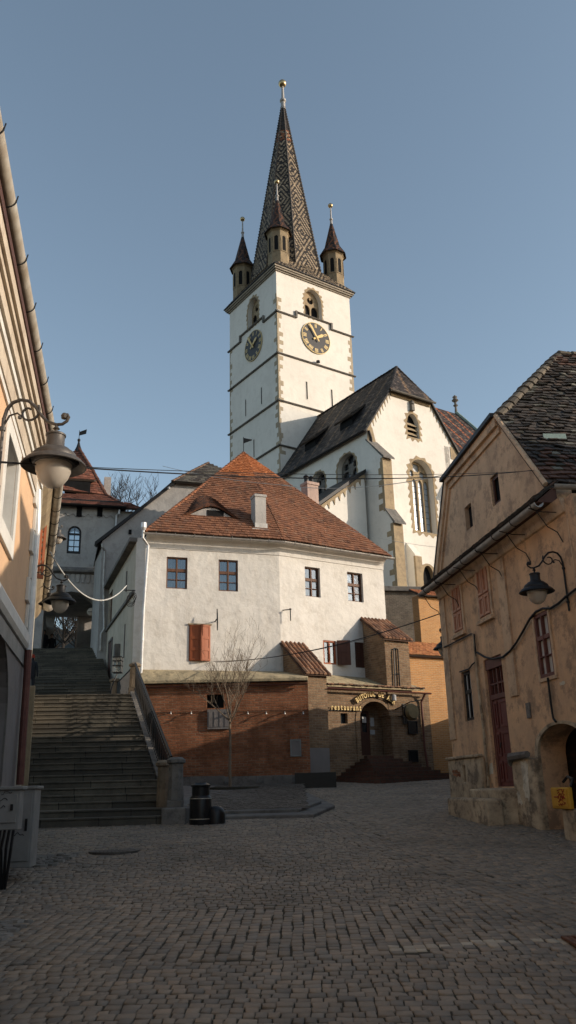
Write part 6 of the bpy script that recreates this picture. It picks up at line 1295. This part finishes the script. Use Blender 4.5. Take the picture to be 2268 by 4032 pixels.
w_ = MB().slab(scale_poly(sw_, .06), [scale_poly(sw_, -.10)], .05, .14).box(lerp(wS[0], wS[1], .47), lerp(wS[0], wS[1], .53), .06, .12, wS[2], wST-.1).box(wS[0], wS[1], .055, .12, lerp(wS[2], wST, .72)-.06, lerp(wS[2], wST, .72)+.04).box(wS[0], wS[1], .08, .12, lerp(wS[2], wST, .27)-.02, lerp(wS[2], wST, .27)+.02).box(wS[0], wS[1], .08, .12, lerp(wS[2], wST, .5)-.02, lerp(wS[2], wST, .5)+.02).build('arched_window', M_iron, stt, ST.M()); MB().slab(sw_, [], .13, .15).build('pane', M_glass, w_, ST.M())
zco = (ST.p(*C_4(110, 1415))[1]+ST.p(*C_4(600, 1440))[1])/2; ext(ST, [(-.25, zco), (-.25, zco+.1), (0, zco+.3), (0, zco-.12)], uSL, ST.p(*C_4(605, 1440))[0]+.3, 'string_course', M_stoned, stt)
b = MB(); n = 14; xe = ST.p(*C_4(600, 1500))[0]; fz_ = ST.p(*C_4(300, 1500))[1]; frz = []
P = [(uSL, zco-.1)]; step_ = (xe-uSL)/n
for i in range(n):
    x = uSL+i*step_; P += [(x, fz_-.15), (x+.12, fz_-.15)]+[(x+.12+(step_-.12)*k/6, fz_-.15+.5*math.sin(math.pi*k/6)) for k in range(1, 6)]
P += [(xe, fz_-.15), (xe, zco-.1)]; MB().slab(P, [], -.06, 0).build('arched_frieze', M_grey, stt, ST.M())
b = MB(); P = [(uSL, zeS-.02)]; n = 24; step_ = (uSR-uSL)/n; zf = zeS-.55
for i in range(n): x = uSL+i*step_; P += [(x+.02, zf+.12*(i % 2)), (x+step_-.06, zf+.12*(i % 2))]
P.append((uSR, zeS-.02)); MB().slab(P, [], -.05, 0).build('eaves_frieze', M_grey, stt, ST.M())
for x_ in (418, 627): u = ST.p(*C_4(x_, 800))[0]; zz = ST.p(*C_4(x_, 815))[1]; MB().box(u-.14, u+.14, -.06, -.052, zz-.28, zz+.28).build('vent_opening', M_dark, stt, ST.M())
MB().box(uSL, uSR, .02, 1.0, zeS, zeS+.45).box(uSL, uSR, -.42, .02, zeS-.01, zeS+.015).build('eaves', M_iron, stt, ST.M())
gutter(stt, ST.w(uSL, zeS-.02, -.5), ST.w(uSR+.3, zeS-.02, -.5), .09, M_iron)
tA = atY(309, 1762, 46); zb1 = zeS+.02; el, er = ST.w(uSL-.2, zb1, -.45), ST.w(uSR+.3, zb1, -.45); mr = atY(*C_4(640, 560), 44.3); bk_ = ST.y*9
def tint_st(u, v, i, j, r, N): return np.array([[.17, .068, .045], [.145, .060, .042], [.20, .08, .05], [.11, .052, .038]])[r.choice(4, N, p=[.4, .3, .2, .1])]*r.uniform(.8, 1.2, (N, 1))
k1p = lerp(er, tA, .30)+Vector((-.9, 0, 0)); zk = atY(*C_4(690, 640), er.y+1.5).z; kr = atY(*C_4(690, 640), er.y+1.6); kl = ST.w(uSL+1.2, kr.z, 1.0)
sr = tileroof(stt, 'roof', [el, er, kr, kl], M_tile, .26, .22, tint_st, seed=140, lift=.04); k2p = atY(*C_4(560, 400), lerp(kr.y, tA.y, .45)); kl2 = Vector((2*tA.x-k2p.x, k2p.y, k2p.z))
tileroof(stt, 'roof', [kl, kr, k2p, kl2], M_tile, .26, .22, tint_st, seed=141, lift=.04); tileroof(stt, 'roof', [kl2, k2p, tA], M_tile, .26, .22, tint_st, seed=142, lift=.04)
e2b = er+bk_; tileroof(stt, 'roof', [er, e2b, kr], M_tile, .3, .3, tint_st, seed=143); tileroof(stt, 'roof', [kr, e2b, k2p], M_tile, .3, .3, tint_st, seed=144); tileroof(stt, 'roof', [k2p, e2b, tA], M_tile, .3, .3, tint_st, seed=145)
ridge(sr, 'hip_tiles', [er, kr, k2p, tA], M_tile, .12, .35, (.10, .045, .03)); 
MB().lathe([(.28, -.35), (.12, .08), (.05, .38), (.09, .44), (.09, .54), (.02, .6), (.015, 1.15)], 8, c=tuple(tA)).hull([tA+Vector((.02, -.01, .8)), tA+Vector((.42, -.01, .9)), tA+Vector((.42, .01, .9)), tA+Vector((.02, .01, .8))], [tA+Vector((.02, -.01, 1.05)), tA+Vector((.45, -.01, 1.2)), tA+Vector((.45, .01, 1.2)), tA+Vector((.02, .01, 1.05))]).build('weather_vane', M_iron, sr)
q = atY(*C_4(400, 560), er.y+1.1); b = MB().box(-.7, .7, -.1, 1.3, -.35, .45).build('dormer', M_dark, sr, Matrix.Translation(q) @ Matrix.Rotation(math.radians(15), 4, 'Z')); tileroof(b, 'dormer_roof', [q+Vector((-.9, -.4, .42)), q+Vector((.9, .05, .42)), q+Vector((.7, 1.9, 1.15)), q+Vector((-1.1, 1.4, 1.15))], M_tile, .26, .22, tint_st, seed=146)
# lower annexe at the right with its small roof
ua_, za_ = ST.p(*C_4(1020, 805)); MB().box(uSR+.001, ua_+1.2, .05, 5, ZARCH-1, zeS-.1).build('annexe_wall', M_grey, stt, ST.M())
aa = ST.w(uSR+.1, zeS-.05, -.4); ab = ST.w(ua_+.3, zeS-.05, -.4); at_ = atY(*C_4(930, 722), er.y+2.3); tileroof(stt, 'annexe_roof', [aa, ab, at_, at_-ST.x*(uSR*0+1.6)], M_tile, .26, .22, tint_st, seed=147)
cq = ST.p(*C_4(700, 640), 3.5); MB().slab(rect(ST.p(*C_4(668, 560), 3.5)[0], ST.p(*C_4(738, 560), 3.5)[0], cq[1]-1.2, ST.p(*C_4(700, 458), 3.5)[1]), [], 3.5, 4.2).build('chimney', M_grey, stt, ST.M())
pipe(stt, [ST.w(*ST.p(*C_4(825, 790), -.3), -.3), ST.w(*ST.p(*C_4(822, 830), -.3), -.3), ST.w(*ST.p(*C_4(795, 850), -.1), -.1), ST.w(*ST.p(*C_4(785, 1030), -.1), -.1)], .06, M_zincw)
q = ST.p(*C_4(537, 1828), -.3); t = thing('round_sign', 'round pale sign hanging at the right side of the dark arch', 'sign', ST.M(q[0], q[1], -.3)); Mq = ST.M(q[0], q[1], -.3) @ Matrix.Rotation(math.radians(90), 4, 'X')
MB().lathe([(0, -.06), (.19, -.03), (.205, 0), (.19, .03), (0, .06)], 24).build('disc', M_cream, t, Mq); MB().box(-.17, .17, -.06, -.05, -.02, .02).build('lettering_band', M_stoned, t, ST.M(q[0], q[1], -.3)); MB().tube([(.22, 0, 0), (.6, .3, 0)], .03, 5).build('arm', M_iron, t, ST.M(q[0], q[1], -.3))
# ================================================================== HOUSE BEHIND THE WHITE ONE
MH = Fr(atY(402, 2200, 38.2), 74); mh2 = thing('gabled_grey_house', 'grey rendered house with small hipped slate roof squeezed behind the white house', 'house', MH.M(3, 6, 3))
g = [MH.p(402, 2131), MH.p(*C_4(1060, 790)), MH.p(691, 1903), MH.p(790, 1905), MH.p(900, 1960)]
MB().slab([(0, 5), (g[4][0]+2, 5), (g[4][0]+2, g[4][1]), g[3], g[2], g[0]], [], 0, .5).build('gable_wall', M_grey, mh2, MH.M())
along(MH, (g[0][0]-.25, g[0][1]-.2), (g[2][0]+.1, g[2][1]+.05), -.14, .0, -.2, .5, 'verge', M_iron, mh2)
sl0, sl1, slt = MH.w(g[2][0]-.2, g[2][1], -.3), MH.w(g[3][0]+.3, g[2][1], -.3), atY(819, 1822, MH.w(*g[3]).y+1.8)
msr = tileroof(mh2, 'hipped_roof', [sl0, MH.w(g[3][0]+3.4, g[2][1], -.3), slt], M_tile, .25, .2, tint_mix([[.085, .075, .065], [.12, .11, .09], [.06, .05, .045]]), seed=150, base=(.04, .035, .03))
ridge(msr, 'hip_tiles', [sl0, slt], M_tile, .10, .3, (.16, .10, .07))
MB().add([MH.w(g[0][0]-.2, g[0][1]-.2, 0), sl0, slt, slt+MH.y*8, MH.w(g[0][0]-.2, g[0][1]-.2, 10)], [(0, 1, 2, 3, 4)]).build('side_roof', M_iron, mh2)
MS = Fr(MH.w(0, 0, 0), 160.5); MB().slab(rect(-3.4, -.001, 5, g[0][1]), [], 0, .4).build('side_wall', M_grey, mh2, MS.M())
b = MB().box(*(MH.p(*C_4(918, 1000))[0], MH.p(*C_4(948, 1000))[0]), -.06, .02, MH.p(*C_4(930, 1040))[1], MH.p(*C_4(930, 995))[1]).build('attic_opening', M_dark, mh2, MH.M())
pipe(mh2, [MH.w(*MH.p(*C_4(650, 1135), -.3), -.3), MH.w(*MH.p(*C_4(655, 1170), -.3), -.3), MH.w(*MH.p(*C_4(680, 1210), -.15), -.15), MH.w(*MH.p(*C_4(665, 1500), -.15), -.15), MH.w(*MH.p(*C_4(672, 2000), -.15), -.15), MH.w(*MH.p(*C_4(640, 2050), -.15), -.15), MH.w(*MH.p(*C_4(635, 2220), -.15), -.15)], .06, M_zinc, collars=1.5)
t = tag(MB().lathe([(0, -.06), (.06, -.05), (.07, .05), (0, .07)], 10, c=tuple(atY(665, 1922, MH.w(*g[2]).y-.4))).build('roof_light', M_paper, mh2))
# chimney behind the white roof
q = atY(1222, 2000, 39.5); q1 = atY(1222, 1905, 39.5); ck = thing('chimney_stack', 'pinkish rendered chimney with dark pots standing behind the right roof slope', 'chimney', Matrix.Translation((q.x, q.y, q.z-2))); M_pinkc = plaster('pinkish_plaster', (.46, .34, .28, 1), (.38, .28, .24, 1), (.2, .16, .14, 1), .4)
Mk = Matrix.Translation((q.x, q.y, 0)) @ Matrix.Rotation(math.radians(32), 4, 'Z'); MB().box(-.33, .33, -.3, .3, q.z-2, q1.z-.15).build('stack', M_pinkc, ck, Mk); MB().box(-.37, .37, -.34, .34, q1.z-.15, q1.z).build('cap', M_pinkc, ck, Mk)
for dx in (-.2, .1): MB().lathe([(.10, 0), (.12, .3), (.16, .35), (.05, .45)], 8, c=(dx, 0, q1.z)).build('chimney_pot', M_iron, ck, Mk)
# ================================================================== STREET LAMPS
def spiral(cx, cz, r0, r1, a0, a1, n=14): return [(cx+lerp(r0, r1, i/n)*math.cos(lerp(a0, a1, i/n)), 0, cz+lerp(r0, r1, i/n)*math.sin(lerp(a0, a1, i/n))) for i in range(n+1)]
def lamp(label, P, heading, metal, k=1.0, post=True, wall=.3):     # P = neck point, heading = azimuth (deg) of the direction from wall to lamp
    a = math.radians(heading); X = Vector((math.sin(a), math.cos(a), 0)); Z = Vector((0, 0, 1)); Y = Z.cross(X)
    M = Matrix((X, Y, Z)).transposed().to_4x4(); M = Matrix.Translation(P) @ M @ Matrix.Scale(k, 4); k = 1.0
    t = thing('street_lamp', label, 'street lamp', M, 'wall mounted street lamps')
    arm = [(.11, 0, .085), (.095, 0, .10), (.075, 0, .085), (.08, 0, .05), (.11, 0, .03)]
    curl = [(x*k, y, z*k) for x, y, z in [(.065, 0, .065), (.075, 0, .095), (.105, 0, .10), (.12, 0, .07), (.105, 0, .03), (.06, 0, .0), (0, 0, .0)]]
    sweep = [(0, 0, 0), (-.10, 0, .04), (-.17, 0, .12), (-.24, 0, .22), (-.31, 0, .285), (-.40, 0, .305), (-.48, 0, .28), (-.535, 0, .21), (-.555, 0, .12), (-.56, 0, 0)]
    b = MB(); b.tube(curl, .016, 7); b.tube(sweep, [.016]*4+[.018]*6, 8); MB_ = b.lathe([(0, -.035), (.03, -.02), (.035, .01), (.02, .035), (0, .04)], 10, c=(.075, 0, .08))
    b.tube(spiral(-.30, .16, .12, .035, math.radians(35), math.radians(-300)), .012, 6); b.tube([(-.56, 0, .02), (-.50, 0, .14), (-.42, 0, .16), (-.37, 0, .12)], .010, 6)
    b.lathe([(0, -.02), (.02, -.012), (.02, .012), (0, .02)], 8, c=(-.39, 0, .11)); ab = b.build('arm', metal, t, M, smooth=True)
    b = MB().tube([(-.56, 0, .12), (-.56, 0, -.78)], .018, 8)
    for z in (.0, -.62): b.tube([(-.56, 0, z), (-.56-wall, 0, z)], .013, 6); b.lathe([(.0, -.03), (.03, -.02), (.03, .02), (0, .03)], 8, c=(-.56, 0, z)); b.tube([(-.60, 0, z), (-.62, 0, z+.05), (-.65, 0, z+.06)], .009, 5)
    if post: b.build('wall_post', metal, t, M)
    MB().lathe([(.015, 0), (.02, -.03), (.035, -.045), (.015, -.06), (.015, -.085), (.085, -.10), (.098, -.11), (.098, -.125), (.088, -.13), (.088, -.22), (.098, -.235), (.10, -.25), (.145, -.268), (.16, -.285), (.19, -.305), (.205, -.32), (.215, -.345), (.212, -.40), (.20, -.425), (.185, -.43)], 32).build('housing', metal, t, M, smooth=True)
    b = MB(); n = 40; prof = [(.238, -.375), (.262, -.385), (.305, -.43), (.312, -.445), (.303, -.451), (.256, -.405), (.238, -.39), (.238, -.375)]
    for q in range(4): aa = q*math.pi/2+.5; b.tube([(.20*math.cos(aa), .20*math.sin(aa), -.385), (.25*math.cos(aa), .25*math.sin(aa), -.39)], .008, 4)
    b.lathe(prof, n); b.build('reflector_ring', metal, t, M, smooth=True)
    MB().lathe([(.176, -.41), (.175, -.44), (.166, -.50), (.142, -.565), (.104, -.62), (.055, -.655), (0, -.668)], 32).build('globe', M_globe, t, M, smooth=True)
    return t
lamp('large grey street lamp with creamy globe hanging from a scroll arm on the orange house', atY(223, 1672, 7.35), 97, M_lampm, wall=.32)
P = atY(2102, 2236, 13.4); lamp('black street lamp hanging from a scroll arm on the ochre house', P, -98, M_iron, k=.94, wall=.25)
lamp('dark street lamp in the shade before the arch', atY(243, 2285, 15.8), 78, M_iron, wall=.3)
lamp('small pale street lamp high beside the arched window of the gatehouse', atY(233, 2078, 30.5), 78, M_lampm, wall=.6)
lamp('street lamp half hidden behind the dark one, by the gutter end', atY(197, 2322, 24), 78, M_iron, wall=.5)
lamp('black street lamp peeping out at the far corner of the ochre house', atY(1745, 2492, 22.3), -120, M_iron, wall=.5)
# lantern on the side wall over the landing
a = atY(448, 2588, 30.2); c = atY(478, 2648, 30.2); t = thing('wall_lantern', 'black square lantern on the side wall above the landing', 'lantern', Matrix.Translation(((a.x+c.x)/2, 30.2, c.z))); b = MB(); x0, x1 = a.x, c.x
for x in (x0, x1):
    for y in (30.1, 30.35): b.tube([(x, y, c.z), (x, y, a.z)], .018, 4)
for z in (c.z, lerp(c.z, a.z, .45), lerp(c.z, a.z, .75), a.z): b.box(x0-.02, x1+.02, 30.08, 30.12, z-.015, z+.015); b.box(x0-.02, x1+.02, 30.33, 30.37, z-.015, z+.015)
b.tube([((x0+x1)/2, 30.1, c.z), ((x0+x1)/2, 30.1, a.z)], .012, 4).build('frame', M_iron, t); MB().box(x0+.03, x1-.03, 30.14, 30.31, c.z+.02, a.z-.02).build('glass', M_glass, t)
MB().tube([((x0+x1)/2, 30.25, c.z), ((x0+x1)/2-.15, 30.1, c.z-.5), ((x0+x1)/2-.2, 30.0, lz+.3)], .02, 5).build('bracket', M_iron, t)
# ================================================================== CABLES OVERHEAD
EndR = RH.w(*RH.p(2105, 1851, -.05), -.05)
cable('cable', atY(-10, 1817, 7.0), EndR, .17, .0075, M_wire, 'thick black cable crossing the whole square above the white house roof', group='overhead cables')
cable('cable', atY(-10, 1822, 7.1), RH.w(*RH.p(2112, 1853, -.05), -.05), .10, .004, M_wire, 'thin black cable running just above the thick one across the square', group='overhead cables')
q1 = RH.w(*RH.p(1990, 1905, -.05), -.05); cable('cable', atY(800, 1868, 20), q1, .1, .006, M_wirew, 'thin pale cable dropping from the tower side to the ochre gable', group='overhead cables') if False else None
cable('cable', atY(1110, 1911, 26), atY(1780, 1862, 21), .25, .010, M_wirew, 'pale cable from the right roof slope to the ochre gable', group='overhead cables')
cable('cable', atY(640, 1835, 30), atY(1140, 1912, 27), .12, .009, M_wirew, 'pale cable over the top of the white house roof', group='overhead cables')
cable('cable', WL.w(*WL.p(842, 2604, -.08), -.08), atY(1736, 2415, 20.2), .30, .013, M_wire, 'black cable from the orange shutter to the far corner of the ochre house', group='overhead cables')
cable('cable', WL.w(*WL.p(848, 2608, -.08), -.08), atY(1462, 2508, 27), .16, .007, M_wire, 'thin wire below the shutters of the white house ending at the tall pier', group='overhead cables')
cable('cable', LR.w(*LR.p(197, 2172, -.35), -.35) if False else atY(197, 2172, 20), atY(498, 2306, 27.5), .85, .020, M_wirew, 'thick pale cable hanging from the rear house gutter to the white side wall', group='overhead cables')
cable('cable', atY(1370, 2085, 30), atY(1790, 2160, 24), .12, .006, M_wirew, 'thin pale wire in front of the church buttress', group='overhead cables')
q = atY(520, 2325, 29.4); b = MB(); rr = random.Random(6)
for k in range(4): b.tube([(q.x-.02*k+.16*math.cos(t_*.7)*rr.uniform(.8, 1.2), 29.4+.02*k, q.z-.25-.05*k+.2*math.sin(t_*.7)) for t_ in range(10)], .012, 5)
b.tube([(q.x-.3, 29.3, q.z+.0), (q.x+.1, 29.5, q.z+.02)], .02, 5); tag(b.build('cable_coil', M_iron, None), 'messy coil of cable hanging on the side wall of the white house', 'cable coil')
# ================================================================== WASTE BIN
a = atY(743, 3256, 17.6); c = atY(831, 3256, 17.6); zt_ = atY(787, 3082, 17.6).z; R_ = (c.x-a.x)/2; h = zt_-a.z; Mw = Matrix.Translation(((a.x+c.x)/2, 17.7, a.z))
wb = thing('waste_bin', 'black round street waste bin with a narrower domed lid and thin pale bands', 'waste bin', Mw)
MB().lathe([(R_*.98, 0), (R_, .03), (R_, h*.62), (R_*.96, h*.66), (R_*.86, h*.70)], 28).build('body', M_black, wb, Mw, smooth=True); MB().lathe([(R_*.80, h*.70), (R_*.80, h*.90), (R_*.9, h*.92), (R_*.9, h*.95), (R_*.6, h*.985), (R_*.55, h), (0, h)], 28).build('lid', M_black, wb, Mw, smooth=True)
for z in (h*.17, h*.635): MB().lathe([(R_*1.0, z-.008), (R_*1.015, z), (R_*1.0, z+.008)], 28).build('band', M_zincs, wb, Mw)
a = atY(812, 3250, 17.6); c = atY(880, 3250, 17.6); zt_ = atY(850, 3166, 17.6).z; h = zt_-a.z; Mw = Matrix.Translation(((a.x+c.x)/2, 17.75, a.z-.03)); tag(MB().lathe([(.20, 0), (.20, h*.6), (.17, h*.82), (.10, h*.97), (0, h)], 14).build('guard_stone', M_black, None, Mw, smooth=True), 'low rounded guard stone tucked behind the black bin', 'guard stone')
# ================================================================== TREES
def bare_tree(root, base, H, r0, seed, mat, split=.45, spread=.5, depth=5, kids=3, tw=.004, up=.55, tmat=None):
    rr = random.Random(seed); tr = MB(); cr = MB(); top = Vector(base)+Vector((0, 0, H*split))
    n = 7; tr.tube([Vector(base).lerp(top, i/n)+Vector((rr.uniform(-.015, .015), rr.uniform(-.015, .015), 0)) for i in range(n+1)], [lerp(r0, r0*.6, i/n) for i in range(n+1)], 8)
    def grow(p, d, L, r, k):
        pts = [p]; q = p.copy(); dd = d.copy(); seg = 4
        for i in range(seg): dd = (dd+Vector((rr.uniform(-.16, .16), rr.uniform(-.16, .16), rr.uniform(-.02, .12)))).normalized(); q = q+dd*(L/seg); pts.append(q.copy())
        cr.tube(pts, [lerp(r, max(r*.5, tw), i/seg) for i in range(seg+1)], 5 if k < 2 else 3, cap=False)
        if k >= depth: return
        nk = rr.randint(kids-1, kids+1)
        for i in range(nk):
            j = rr.randint(1, seg); s_ = pts[j]; ax = Vector((rr.uniform(-1, 1), rr.uniform(-1, 1), rr.uniform(-.2, up))).normalized(); nd = (dd*.75+ax*spread*1.25+Vector((0, 0, .15))).normalized(); grow(s_, nd, L*rr.uniform(.5, .78), max(r*.55, tw), k+1)
    for i in range(7):
        a = i*2.4+rr.uniform(-.3, .3); el = rr.uniform(.45, 1.1); d = Vector((math.cos(a)*math.cos(el), math.sin(a)*math.cos(el), math.sin(el))); grow(top-Vector((0, 0, rr.uniform(0, .1)*H*split)), d, H*rr.uniform(.25, .36), r0*.38, 1)
    grow(top, Vector((.05, 0, 1)), H*.33, r0*.5, 1)
    tr.build('trunk', mat, root, smooth=True); cr.build('crown', tmat or mat, root, recalc=False)
tb_ = atY(906, 3112, 27.2); zb3 = ghz(27.2)+.13; Ht = atY(906, 2560, 27.2).z-zb3
st_ = thing('street_tree', 'small bare young tree with pale forked branches in front of the red brick wall', 'tree', Matrix.Translation((tb_.x, 27.2, zb3))); bare_tree(st_, (tb_.x, 27.2, zb3-.05), Ht, .052, 12, M_bark, split=.50, spread=.58, depth=5, kids=3, tw=.0028, up=.85)
tag(MB().lathe([(.95, -.1), (.95, .03), (.86, .04), (.84, -.0), (.0, -.0)], 26, c=(tb_.x-.0, 27.2, zb3)).build('tree_pit', M_joint, None), 'round earth pit edged with stone at the foot of the bare tree', 'tree pit')
for i, (px_, py_, Y, H, lab) in enumerate(((500, 2020, 62, 9, 'bare tree crown showing above the grey gable left of the white roof'), (430, 2010, 66, 8, 'bare tree top beside the gatehouse chimney'), (250, 2520, 56, 9, 'bare tree seen through the dark arch on its left'), (300, 2520, 58, 10, 'bare tree seen through the middle of the dark arch'), (200, 2520, 60, 9, 'bare tree seen at the left edge of the arch opening'))):
    q = atY(px_, py_, Y); zb4 = ZARCH if i > 1 else q.z-H*.62; t = thing('bare_tree', lab, 'tree', Matrix.Translation((q.x, Y, zb4)), 'bare trees beyond the arch'); bare_tree(t, (q.x, Y, zb4), H if i < 2 else 9, .16, 30+i, M_barkd, split=.35, spread=.55, depth=5, kids=3, tw=.010)
M_hill = simple('shaded_hillside', (.05, .055, .05, 1), (.03, .035, .03, 1), .6, .95, bump=.6, dist=.3)
q = atY(280, 2400, 72); b = MB(); n = 14; rr = random.Random(2); P0_ = [(-52+i*4, 60, 6) for i in range(n)]; 
for i in range(n-1):
    xa, xb = -60+i*4.0, -60+(i+1)*4.0; f = lambda x: 17.2+1.2*math.sin(x*.4)
    b.add([(xa, 60, 7.5), (xb, 60, 7.5), (xb, 80, f(xb)), (xa, 80, f(xa)), (xa, 120, f(xa)), (xb, 120, f(xb))], [(0, 1, 2, 3), (3, 2, 5, 4)])
tag(b.build('hillside', M_hill), kind='structure')
fz_ = thing('iron_fence', 'low iron fence seen through the arch at the top', 'fence', Matrix.Translation((-14, 52, ZARCH))); a = atY(215, 2510, 52); b = MB()
for i in range(60): x = a.x-1+i*.13; b.tube([(x, 52, ZARCH), (x, 52, ZARCH+1.9)], .016, 4)
b.build('bars', M_iron, fz_); MB().box(a.x-1, a.x+7, 51.97, 52.03, ZARCH+1.7, ZARCH+1.76).build('rail', M_iron, fz_)
# ================================================================== PEOPLE
def person(label, base, h, face, cloth, legs, pose=0, hat=None):
    k = h/1.75; a = math.radians(face); M = Matrix.Translation(base) @ Matrix.Rotation(-a, 4, 'Z')
    J = dict(pel=(0, 0, .95), sp=(0, .01, 1.15), ch=(0, 0, 1.36), nk=(0, -.01, 1.50), hd=(0, .02, 1.60), ht=(0, .01, 1.70),
        ls=(-.18, 0, 1.42), le=(-.24, .02, 1.14), lh=(-.20, .12, .92), rs=(.18, 0, 1.42), re=(.25, -.02, 1.14), rh=(.24, .06, .88),
        lhp=(-.09, 0, .90), lk=(-.10, .05, .50), la=(-.10, -.02, .09), lt=(-.11, .14, .03), rhp=(.09, 0, .90), rk=(.11, .0, .50), ra=(.12, -.06, .09), rt=(.13, .10, .03))
    R_ = dict(pel=.15, sp=.135, ch=.155, nk=.06, hd=.095, ht=.075, ls=.075, le=.052, lh=.036, rs=.075, re=.052, rh=.036, lhp=.095, lk=.065, la=.045, lt=.035, rhp=.095, rk=.065, ra=.045, rt=.035)
    E_ = [('pel', 'sp'), ('sp', 'ch'), ('ch', 'nk'), ('nk', 'hd'), ('hd', 'ht'), ('ch', 'ls'), ('ls', 'le'), ('le', 'lh'), ('ch', 'rs'), ('rs', 're'), ('re', 'rh'), ('pel', 'lhp'), ('lhp', 'lk'), ('lk', 'la'), ('la', 'lt'), ('pel', 'rhp'), ('rhp', 'rk'), ('rk', 'ra'), ('ra', 'rt')]
    nm = list(J); me = bpy.data.meshes.new('person'); me.from_pydata([tuple(c*k for c in J[n_]) for n_ in nm], [(nm.index(a_), nm.index(b_)) for a_, b_ in E_], [])
    o = bpy.data.objects.new('person', me); COL.objects.link(o); o.matrix_world = M; WM[o.name] = M; md = o.modifiers.new('skin', 'SKIN'); sv = me.skin_vertices[0].data
    for i, n_ in enumerate(nm): sv[i].radius = (R_[n_]*k, R_[n_]*k*.8); sv[i].use_root = n_ == 'pel'
    md.use_smooth_shade = True; ss = o.modifiers.new('sub', 'SUBSURF'); ss.levels = 1; ss.render_levels = 2; me.materials.append(cloth); tag(o, label, 'person')
    MB().lathe([(0, 1.50*k), (.05*k, 1.52*k), (.078*k, 1.58*k), (.082*k, 1.65*k), (.06*k, 1.72*k), (0, 1.75*k)], 12, c=(0, .03*k, 0)).build('face', M_skin, o, M, smooth=True)
    hm = MB().lathe([(.098*k, 1.63*k), (.105*k, 1.68*k), (.085*k, 1.745*k), (.04*k, 1.775*k), (0, 1.78*k)], 14, c=(0, -.005, 0)); hm.build('cap' if hat else 'hair', hat or M_barkd, o, M, smooth=True)
    MB().lathe([(.17*k, .86*k), (.185*k, .95*k), (.165*k, 1.15*k), (.19*k, 1.33*k), (.15*k, 1.45*k), (.07*k, 1.50*k)], 14, sq=.72).build('jacket', cloth, o, M, smooth=True)
    return o
l_, r_ = stair_pts(32); fl = lz+.157*3; q = atY(124, 2640, 32)
person('person in dark jacket and red cap walking up by the left wall of the steps', (q.x, 32.0, fl), 1.72, 8, M_cloth, M_cloth, hat=M_redc)
q = atY(174, 2500, 44.6); person('person in dark clothes standing in the gloom inside the arch', (q.x, 44.6, ZARCH), 1.74, 190, M_cloth, M_cloth)
q = atY(186, 2500, 45.3); person('second dark figure half hidden in the gloom of the arch', (q.x+.25, 45.4, ZARCH), 1.66, 170, M_cloth, M_cloth)
# ================================================================== UNSEEN HOUSES ADDED AND SHAPED TO CAST SHADE INTO VIEW
def shade_house(label, x0, x1, y0, y1, z0, ze, zr, axis, mat, face=None):
    t = thing('unseen_shade_house', label, 'house', Matrix.Translation(((x0+x1)/2, (y0+y1)/2, z0)), 'unseen houses added to cast shade')
    MB().box(x0, x1, y0, y1, z0, ze).build('wall', mat, t)
    o = .35
    if axis == 'x':
        ym = (y0+y1)/2; A_, B_, C_, D_ = Vector((x0-o, y0-o, ze-.1)), Vector((x1+o, y0-o, ze-.1)), Vector((x1+o, ym, zr)), Vector((x0-o, ym, zr)); E2, F2 = Vector((x0-o, y1+o, ze-.1)), Vector((x1+o, y1+o, ze-.1))
    else:
        xm = (x0+x1)/2; A_, B_, C_, D_ = Vector((x0-o, y1+o, ze-.1)), Vector((x0-o, y0-o, ze-.1)), Vector((xm, y0-o, zr)), Vector((xm, y1+o, zr)); E2, F2 = Vector((x1+o, y1+o, ze-.1)), Vector((x1+o, y0-o, ze-.1))
    tileroof(t, 'roof', [A_, B_, C_, D_], M_tile, .5, .4, tint_mix([[.16, .07, .04]]), seed=200); tileroof(t, 'roof', [F2, E2, D_, C_], M_tile, .5, .4, tint_mix([[.16, .07, .04]]), seed=201)
    if axis == 'x': MB().hull([(x0, y0, ze), (x0, y1, ze), (x0, (y0+y1)/2, zr-.1)], [(x1, y0, ze), (x1, y1, ze), (x1, (y0+y1)/2, zr-.1)]).build('gable', mat, t)
    else: MB().hull([(x0, y0, ze), (x1, y0, ze), ((x0+x1)/2, y0, zr-.1)], [(x0, y1, ze), (x1, y1, ze), ((x0+x1)/2, y1, zr-.1)]).build('gable', mat, t)
    b = MB()
    ys = y0+1.2
    while ys < y1-1.5:
        for z in (z0+1.6, z0+4.6):
            if z+1.5 < ze: w0 = MB().slab([(ys, z), (ys+1, z), (ys+1, z+1.5), (ys, z+1.5)], [rect(ys+.07, ys+.93, z+.07, z+1.43)], 0, .05).build('window', M_wood, t, Matrix.Translation((x0+.0, 0, 0)) @ Matrix.Rotation(math.radians(90), 4, 'Z')); MB().box(x0-.02, x0-.005, ys+.05, ys+.95, z+.05, z+1.45).build('pane', M_glass_d, w0)
        ys += 2.6
    return t
HOUSES = []
shade_house('unseen grey house behind the ochre house, sized to shade the lower steps', 9.2, 14.5, 21.1, 23.4, 1, 7.7, 8.2, 'y', M_grey)
shade_house('unseen cream house in the side street, sized to shade the brick terrace', 9.2, 13.2, 23.5, 29.4, 1, 6.9, 7.3, 'y', M_cream)
shade_house('unseen small grey house in the side street, sized to shade the restaurant', 9.2, 13.2, 29.5, 32.4, 1, 6.0, 6.4, 'y', M_grey)
shade_house('unseen lowest cream house in the side street, sized to shade the yellow brick wall', 9.2, 12.5, 32.5, 36.8, 1, 5.0, 5.3, 'y', M_cream)
shade_house('unseen gabled cream house on the right, sloped to shade the orange wall', 9.5, 16, 7.9, 12.8, 0, 7.8, 9.5, 'x', M_cream)
shade_house('unseen long cream house on the right behind the camera, sized to shade the foreground', 7.5, 16, -22, 7.7, 0, 4.6, 6.2, 'y', M_cream)
shade_house('unseen flat topped cream block added to shade the corner of the orange house', 9.5, 15, 10.2, 12.9, 0, 10.2, 10.4, 'y', M_cream)
